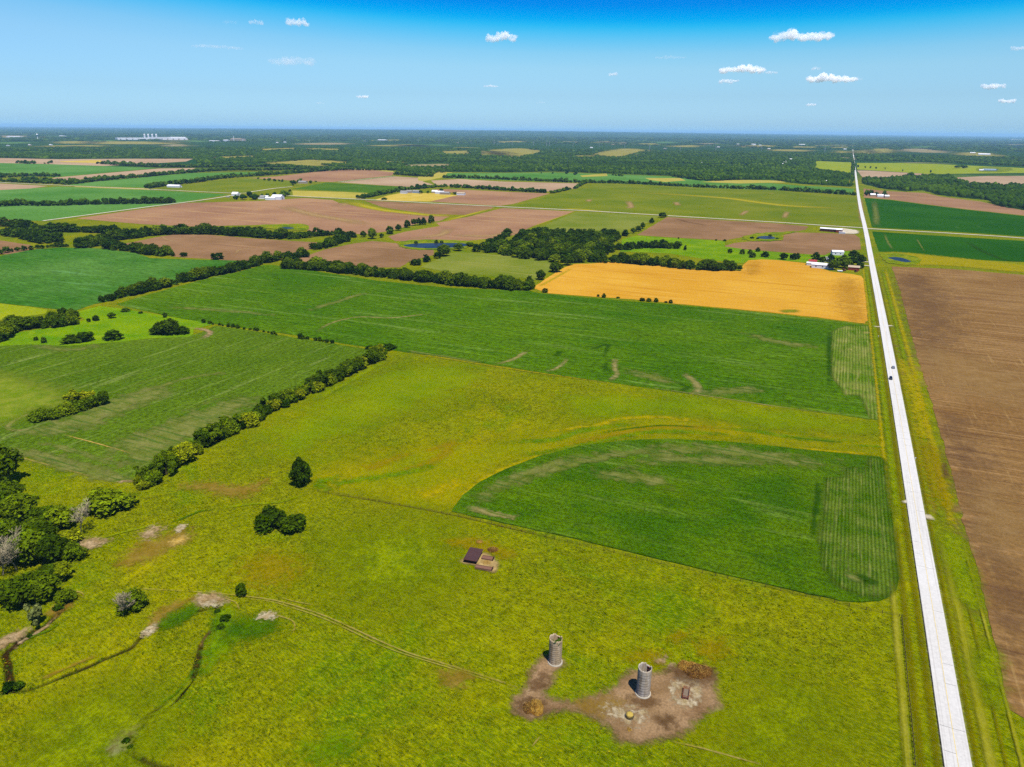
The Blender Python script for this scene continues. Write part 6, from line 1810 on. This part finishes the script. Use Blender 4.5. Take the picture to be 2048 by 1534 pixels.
# farmstead by the wheat
building('shed', 1645, 536, 24, 10, 4.2, 1.7, M_WHITE, M_WROOF, "long white metal shed at the wheat field's edge", 'shed', windows=3)
building('shed', 1623, 530.5, 11, 6, 2.8, 1.0, M_WHITE, M_WROOF, "low white shed at the farmstead's left end", 'shed')
building('house', 1625, 527, 9, 7, 3.0, 1.6, M_WHITE, M_REDR, "red-roofed outbuilding behind the low white shed", 'outbuilding')
building('shed', 1674, 509.5, 14, 9, 4.2, 1.6, M_WHITE, M_WROOF, "white metal shed at the back of the farmstead beside the brown field", 'shed', rot=.25, windows=2)
building('barn', 1707, 540, 12, 7, 3.6, 1.6, M_REDW, M_TAN, "red barn with a pale roof among the farmstead trees", 'barn')
building('house', 1656, 523, 10, 8, 3.4, 2.0, M_WHITE, M_WROOF, "white house half hidden behind the long shed", 'house', windows=2)
building('house', 1712, 524.5, 10, 8, 3.4, 2.0, M_WHITE, M_GREYR, "white farmhouse among the trees near the road", 'house', windows=2)
def tractor(px, py, label):
    x, y = at(px, py)
    rt = empty('tractor', (x, y, .35), -HEAD + .6, label, 'tractor')
    MB().box((.9, 0, 1.3), (2.2, .9, .9), bevel=.12).build('bonnet', M_RED, rt)
    MB().box((-.9, 0, 2.0), (1.5, 1.5, 1.7), bevel=.1).build('cab', M_GLASS, rt)
    MB().box((-.9, 0, 2.9), (1.7, 1.7, .14), bevel=.04).build('roof', M_RED, rt)
    MB().tube([(1.2, .3, 1.7), (1.2, .3, 2.6)], .06, n=6).build('exhaust', M_DARK, rt)
    for sx, r_ in ((-1.0, .85), (1.5, .5)):
        for sy in (-.95, .95):
            w = MB().tube([(sx, sy - .22, r_), (sx, sy + .22, r_)], r_, n=18).build('wheel', M_TYRE, rt)
            MB().tube([(sx, sy - .23, r_), (sx, sy + .23, r_)], r_ * .5, n=12).build('rim', M_REDR, w)
tractor(1712, 544.5, "red tractor parked on the grass in front of the red barn")
tractor(1688, 542.5, "red tractor parked under the middle farmstead trees")
building('trailer', 1680, 543, 5, 2.2, 1.0, .2, M_WHITE, M_WROOF, "small white wagon left of the farmstead tractors", 'wagon', doors=0)
# farms along the far road
building('barn', 556, 399, 22, 20, 6, 4.5, M_WHITE, M_WROOF, "big white barn right end of the farm on the gravel road", 'barn', rot=.3)
building('shed', 542, 399.5, 22, 11, 4, 2, M_WHITE, M_WROOF, "low white shed adjoining the big white barn", 'shed', rot=.3)
building('shed', 530, 396.5, 18, 10, 4, 2, M_TAN, M_WROOF, "pale shed left of the white barns on the gravel road", 'shed', rot=.3)
building('house', 524, 397.5, 14, 10, 4, 3, M_WHITE, M_GREYR, "small pale house at the left of the white farm buildings", 'house', rot=.3)
building('house', 472, 391.5, 15, 12, 5, 3.4, M_WHITE, M_WROOF, "white house by the road junction left of the farm trees", 'house', rot=.2)
building('house', 456, 395, 8, 4, 2, .6, M_TAN, M_GREYR, "pale low hut beside the diagonal gravel road", 'hut', rot=.2)
building('house', 606, 367, 24, 12, 4.5, 3, M_TAN, M_GREYR, "grey-roofed house among far trees above the dark green field", 'house', rot=.2)
building('shed', 349, 374.5, 38, 12, 4, 2.5, M_WHITE, M_WROOF, "long white shed at the end of the left windbreak", 'shed', rot=.15)
for i, (x_, y_, L, wl, rf, lb) in enumerate([(808, 387, 16, M_WHITE, M_GREYR, "pale house leftmost in the yellow farmyard"), (819, 386, 14, M_TAN, M_GREYR, "tan house second from left in the yellow farmyard"), (833, 386, 18, M_BLUE, M_GREYR, "bluish house middle of the yellow farmyard"),
                                    (870, 386, 14, M_TAN, M_WROOF, "pale shed left of the white barn in the farmyard"), (880, 387.5, 22, M_WHITE, M_WROOF, "white barn at the right of the yellow farmyard"), (890, 389, 24, M_TAN, M_GREYR, "tan shed right of the farmyard's white barn"), (922, 390, 20, M_WHITE, M_TAN, "pale shed at the far right end of the farmyard"),
                                    (219, 327, 44, M_WHITE, M_WROOF, "white barn in the far left farm above the green field"), (259, 327, 30, M_WHITE, M_WROOF, "white shed right of the far left farm"),
                                    (1745, 392.5, 12, M_TAN, M_WROOF, "pale house left among the three roadside trees"), (1760, 394, 14, M_WHITE, M_WROOF, "white house between the three roadside trees"), (1773, 395.5, 10, M_TAN, M_WROOF, "small pale shed right of the three roadside trees")]):
    building('house' if L < 20 else 'shed', x_, y_, L, 10 if L < 40 else 20, 4.2, 2.6, wl, rf, lb, 'house' if L < 20 else 'shed', rot=.15)
building('house', 1634, 366.8, 36, 14, 5, 3, M_TAN, M_WROOF, "long cream house at the wood's edge left of the road", 'house', windows=3)
building('house', 1650, 366.5, 22, 16, 5, 4, M_WHITE, M_WROOF, "white house wing right of the long cream house", 'house')
building('shed', 1978, 341.5, 50, 20, 5, 3, M_BLUE, M_BLUE, "pale blue metal building on the far right meadow", 'shed')
building('shed', 1962, 341.8, 16, 12, 5, 2, M_WHITE, M_WROOF, "small white shed left of the far blue building", 'shed')
building('shed', 1968, 310, 80, 26, 7, 5, M_WHITE, M_WROOF, "long white building in the far right woods", 'shed')
building('shed', 1945, 307, 40, 20, 6, 4, M_TAN, M_WROOF, "pale building left of the long white one in the right woods", 'shed')
for i, (x_, y_) in enumerate([(1566, 330), (1569, 327), (1573, 324.5), (1577, 322), (1581, 320), (1584, 318)]):
    building('house', x_, y_, 16, 11, 5, 3, M_WHITE, M_WROOF, f"white house by the wood track, {ordinal(i + 1)} from its near end", 'house', group="white houses along the wood track")
for i, (x_, y_) in enumerate([(1118, 300), (1355, 326), (1401, 328), (1449, 330), (1183, 296), (1437, 295), (16, 292), (60, 291), (102, 290.5), (1330, 298), (1690, 299), (1538, 298.5), (1095, 279), (1062, 268.5), (1406, 280), (1434, 280), (1190, 269.5), (1248, 272), (730, 283), (555, 286), (570, 285), (915, 286), (1520, 291), (1476, 289)]):
    q = 9 + 0.0022 * np.hypot(*at(x_, y_))
    building('house', x_, y_, q, q * .7, 5, 3, M_TAN if i % 2 else M_WHITE, M_WROOF if i % 3 else M_GREYR, "tiny white house standing among the far woods", 'house', doors=0, group="white houses scattered in the far woods")

# far works: white factory with domed tanks, power house, water tower
def works(px0, px1, py, depth, H, label):
    a, b = np.array(at(px0, py)), np.array(at(px1, py))
    L = np.hypot(*(b - a)); c = (a + b) / 2
    rt = empty('factory', (c[0], c[1], 0), math.atan2(*(b - a)[::-1]), label, 'factory')
    MB().box((0, 0, H / 2 - 1), (L, depth, H + 2)).build('hall', M_WHITE, rt)
    MB().box((0, 0, H + 1.2), (L - 4, depth - 4, 2)).build('roof', M_WROOF, rt)
    MB().box((L * .1, -depth * .3, H + 6), (L * .3, depth * .4, 9)).build('upper_hall', M_WHITE, rt)
    MB().box((L * .36, -depth * .2, H + 7), (L * .24, depth * .4, 12)).build('upper_hall', M_WHITE, rt)
    for i in range(12):
        MB().box((-L * .46 + i * L * .083, -depth / 2 - .5, H * .45), (L * .02, 1, H * .5)).build('bay_door', M_GREYR, rt)
    return rt
works(233, 372, 279.5, 160, 20, "vast white factory hall on the left horizon")
def dome_tank(px, py, r0, h, label):
    x, y = at(px, py)
    rt = empty('storage_tank', (x, y, 0), 0, label, 'tank', 'white domed tanks behind the factory')
    MB().tube([(0, 0, 0), (0, 0, h)], r0, n=20).build('shell', M_WHITE, rt)
    MB().tube([(0, 0, h), (0, 0, h + r0 * .5), (0, 0, h + r0 * .85)], [r0 * 1.06, r0 * .85, r0 * .25], n=20).build('dome', M_WROOF, rt)
for i, (x_, lb) in enumerate([(290, "leftmost"), (297.5, "second from left"), (305.5, "third from left"), (313.5, "rightmost")]):
    dome_tank(x_, 278, 11, 52, f"{lb} of the four white domed tanks behind the factory")
building('warehouse', 476, 282, 150, 90, 26, 4, M_TAN, M_TAN, "brown block of the plant right of the factory", 'warehouse')
building('warehouse', 453, 282.5, 60, 40, 14, 3, M_WHITE, M_WROOF, "white block left of the brown plant", 'warehouse')
building('warehouse', 430, 283, 140, 40, 8, 3, M_WHITE, M_WROOF, "low white warehouse between factory and brown plant", 'warehouse')
x, y = at(468, 283)
ch = empty('chimney', (x, y, 0), 0, "slim pale chimney before the brown plant", 'chimney')
MB().tube([(0, 0, 0), (0, 0, 60)], [4, 2.6], n=10).build('shaft', M_WHITE, ch)
MB().tube([(0, 0, 60), (0, 0, 62)], [3.2, 3.2], n=10).build('cap', M_GREYR, ch)
for (x_, y_, L, W, lb) in [(765, 281.5, 120, 60, "white warehouse roof in the woods left of centre"), (30, 275, 260, 60, "long pale warehouse at the left edge horizon"), (1507, 290.5, 50, 30, "white farm shed in the far clearing"), (1604, 291, 70, 40, "white shed near the far road clearing"), (1750, 272.5, 120, 80, "white block on the right horizon"), (2032, 280, 300, 120, "long white warehouse at the right edge horizon"), (125, 273.5, 90, 50, "white building right of the water tower"), (792, 269.5, 240, 90, "pale long building on the centre left horizon"), (1205, 276, 120, 60, "pale building on the centre horizon")]:
    building('warehouse', x_, y_, L, W, 12, 4, M_WHITE, M_WROOF, lb, 'warehouse', doors=0)
x, y = at(75.5, 277)
wt_ = empty('water_tower', (x, y, 0), 0, "white water tower on the left horizon", 'water tower')
hh = height_at(75.5, 277, 267.5)
MB().tube([(0, 0, 0), (0, 0, hh * .08), (0, 0, hh * .62), (0, 0, hh * .7)], [hh * .10, hh * .06, hh * .05, hh * .09], n=16).build('shaft', M_WHITE, wt_)
MB().tube([(0, 0, hh * .66), (0, 0, hh * .74), (0, 0, hh * .86), (0, 0, hh * .96), (0, 0, hh)], [hh * .08, hh * .19, hh * .21, hh * .14, hh * .02], n=20).build('tank', M_WROOF, wt_, smooth=True)

# pylons and poles
M_STEEL = smat("galvanised_steel", (214, 216, 214), rough=.5, metal=.2)
def pylon(px, py, top, label):
    x, y = at(px, py)
    H = height_at(px, py, top)
    rt = empty('pylon', (x, y, 0), .3, label, 'pylon', 'transmission pylons across the woods')
    m = MB()
    for sx in (-1, 1):
        for sy in (-1, 1):
            m.tube([(sx * H * .075, sy * H * .075, 0), (sx * H * .025, sy * H * .025, H * .6), (sx * H * .01, sy * H * .01, H)], H * .010, n=4)
    for k in range(5):
        z = H * (.1 + .12 * k); w = H * (.075 - .01 * k)
        m.tube([(-w, -w, z), (w, -w, z + H * .1)], H * .006, n=3); m.tube([(w, w, z), (-w, w, z + H * .1)], H * .006, n=3)
    m.build('mast', M_STEEL, rt)
    for z, w in ((.66, .17), (.80, .2), (.92, .14)):
        MB().box((0, 0, H * z), (H * w * 2, H * .014, H * .014)).build('crossarm', M_STEEL, rt)
for i, (x_, y_, t_) in enumerate([(1024.5, 290, 281), (1067, 291, 282), (1093, 292, 281), (1099, 292, 282), (1146, 294, 286), (1198, 295, 287), (1249, 296, 287), (1299, 300, 290), (1360, 302, 292), (1431, 302, 291), (1523, 302, 293), (1649, 304, 293), (988, 289, 280), (996, 289, 280), (942, 288, 280), (878, 287, 279), (836, 286, 278), (619, 287, 279), (181.5, 311, 303), (1684, 298, 288)]):
    pylon(x_, y_, t_, f"grey lattice pylon, {ordinal(i + 1)} by position in the far line" if False else "thin grey lattice pylon rising from the far woods")
M_POLE = smat("utility_pole_wood", (196, 184, 150), rough=.9)
for x_, y_, lb in [(1219, 424, "lone utility pole by the gravel road below the olive field"), (452, 384.5, "left utility pole beside the far farm road"), (489, 384, "right utility pole beside the far farm road")]:
    x, y = at(x_, y_)
    rt = empty('utility_pole', (x, y, 0), -HEAD, lb, 'utility pole')
    MB().tube([(0, 0, 0), (0, 0, 10)], [.2, .14], n=6).build('pole', M_POLE, rt)
    MB().box((0, 0, 9.2), (2.4, .12, .14)).build('crossarm', M_POLE, rt)
x, y = at(1697.5, 372.5)
sg = empty('sign_pole', (x, y, 0), -HEAD, "tall yellow-topped pole sign beside the road by the wood", 'sign pole')
MB().tube([(0, 0, 0), (0, 0, 6)], .5, n=8).build('base', M_WHITE, sg)
MB().box((0, 0, 13), (1.6, .5, 13)).build('panel', smat("yellow_panel", (238, 196, 40)), sg)
for x_, y_, lb in [(1830, 921, "white marker post on the right verge below the cars"), (1756.5, 675, "white marker post on the left verge below the field entrance")]:
    x, y = at(x_, y_)
    rt = empty('marker_post', (x, y, .3), -HEAD, lb, 'marker post')
    MB().tube([(0, 0, 0), (0, 0, 1.1)], .08, n=6).build('post', M_WHITE, rt)
    MB().box((0, 0, 1.2), (.5, .06, .45)).build('plate', M_WHITE, rt)

# ------------------------------------------------------------------ clouds
def cloud_mat(name, dens):
    m = bpy.data.materials.new(name); m.use_nodes = True
    t = m.node_tree; t.nodes.clear()
    o = t.nodes.new('ShaderNodeOutputMaterial')
    v = t.nodes.new('ShaderNodeVolumePrincipled')
    v.inputs['Color'].default_value = (1, 1, 1, 1)
    v.inputs['Density'].default_value = dens
    v.inputs['Anisotropy'].default_value = 0.0
    t.links.new(v.outputs[0], o.inputs['Volume'])
    return m
M_CLOUD = cloud_mat("cloud", 0.010)
M_WISP = cloud_mat("thin_cloud", 0.0016)
CLOUD_BASE = 1500.0
def cloud(px, py, wpx, hpx, label, seed, m=None, n=None):
    r = random.Random(seed)
    d = Vector(((px - W_PX / 2) / F_PX, -(py + hpx * .5 - H_PX / 2) / F_PX, -1)); d = CAM_M @ d
    t = (CLOUD_BASE - CAM_H) / d.z
    c = Vector((0, 0, CAM_H)) + d * t
    s = t / F_PX
    Wd, Hd = wpx * s, hpx * s
    bm = bmesh.new()
    n = n or max(7, int(wpx / 5))
    right = Vector((math.cos(math.atan2(c.x, c.y)), -math.sin(math.atan2(c.x, c.y)), 0))
    deep = Vector((right.y * -1, right.x, 0))
    hump = [r.uniform(.35, 1.0) for _ in range(6)]
    for i in range(n):
        u = r.uniform(-.46, .46)
        e = (1 - (2 * u) ** 2) ** .5
        k = (u + .5) * 5; hp = hump[int(k)] * (1 - k % 1) + hump[min(int(k) + 1, 5)] * (k % 1)
        rad = Hd * r.uniform(.16, .32) * (.45 + .55 * e * hp)
        z = rad * .8 + r.random() * max(Hd * hp * e - 2 * rad, 0)
        p = right * (u * Wd) + deep * r.uniform(-.3, .3) * Wd * .5 + Vector((0, 0, z))
        g = bmesh.ops.create_icosphere(bm, subdivisions=2, radius=1)
        bmesh.ops.transform(bm, matrix=Matrix.Translation(p) @ Matrix.Diagonal((rad * r.uniform(1.1, 1.6), rad * r.uniform(1.1, 1.6), rad, 1)), verts=g['verts'])
    for i in range(7):
        u = -.42 + .84 * i / 6; e = (1 - (2 * u) ** 2) ** .5
        g = bmesh.ops.create_icosphere(bm, subdivisions=2, radius=1)
        bmesh.ops.transform(bm, matrix=Matrix.Translation(right * (u * Wd) + Vector((0, 0, Hd * r.uniform(.2, .4)))) @ Matrix.Diagonal((Wd * r.uniform(.08, .12), Wd * .1, Hd * (.13 + .16 * e) * r.uniform(.7, 1.2), 1)), verts=g['verts'])
    me = bpy.data.meshes.new('tmp'); bm.to_mesh(me); bm.free()
    o = bpy.data.objects.new('tmp', me); col.objects.link(o)
    rm = o.modifiers.new('merge', 'REMESH'); rm.mode = 'VOXEL'; rm.voxel_size = Hd / 16
    sm = o.modifiers.new('soften', 'SMOOTH'); sm.iterations = 3
    dg = bpy.context.evaluated_depsgraph_get(); dg.update()
    out = bpy.data.meshes.new_from_object(o.evaluated_get(dg))
    bpy.data.objects.remove(o)
    for v in out.vertices:
        q = v.co
        f = mnoise.fractal(q * (5.0 / Hd) + Vector((seed, 0, 0)), 1.0, 2.0, 4)
        v.co = q + v.normal * f * Hd * .17
    ob = link('cloud', out, m or M_CLOUD)
    ob.location = c
    tag(ob, label, 'cloud', 'small clouds in the blue sky')
CL = [(595, 40, 44, 24, "small white puff high in the upper left sky"), (512, 42, 28, 14, "fainter puff just left of the upper left one"), (1003, 71, 62, 24, "two-humped white cloud near the top centre"),
      (1602, 68, 118, 28, "largest white cloud high on the right"), (1484, 135, 88, 22, "long white cloud left of the right-hand group"), (1457, 160, 38, 14, "small white cloud under the long left one"),
      (1542, 143, 24, 9, "tiny puff right of the long cloud"), (1661, 153, 94, 23, "broad white cloud below the largest one"), (1632, 135, 18, 10, "tiny puff above the broad cloud's left end"),
      (1985, 170, 42, 15, "small cloud near the right edge at mid sky"), (2037, 94, 30, 13, "cloud cut by the right edge of the sky"), (2013, 200, 30, 12, "low small cloud near the right edge"),
      (1226, 146, 18, 12, "tiny lone puff right of centre"), (1621, 208, 20, 8, "tiny low puff below the right-hand group"), (725, 192, 24, 9, "tiny low cloud left of centre"), (981, 171, 28, 6, "thin low cloud streak at centre")]
for i, c in enumerate(CL):
    cloud(*c, seed=20 + i)
for i, c in enumerate([(460, 42, 28, 12, "faint wisp left of the upper left puffs"), (435, 92, 95, 12, "thin grey wisp at the left of the sky"), (585, 118, 90, 24, "hazy wisp below the upper left puffs"), (1340, 113, 60, 9, "thin grey streak right of centre"), (1565, 64, 40, 18, "thin ragged left end of the largest cloud"), (1718, 155, 14, 10, "faint dab right of the broad cloud"), (640, 205, 18, 6, "faint low dab left of centre"), (1082, 204, 18, 6, "faint low dab right of centre")]):
    cloud(*c, seed=60 + i, m=M_WISP)

# ------------------------------------------------------------------ the air
hm = bpy.data.materials.new("haze_air"); hm.use_nodes = True
ht = hm.node_tree; ht.nodes.clear()
ho = ht.nodes.new('ShaderNodeOutputMaterial'); hv = ht.nodes.new('ShaderNodeVolumePrincipled')
hv.inputs['Color'].default_value = (0.36, 0.64, 0.93, 1)
hv.inputs['Density'].default_value = 2.8e-5
hv.inputs['Anisotropy'].default_value = 0.0
ht.links.new(hv.outputs[0], ho.inputs['Volume'])
hz = MB()
hz.box((0, 34000, 104.0), (150000, 78000, 216.0))
tag(hz.build("haze", hm), "thin blue haze over the far plain", "haze", kind='stuff')
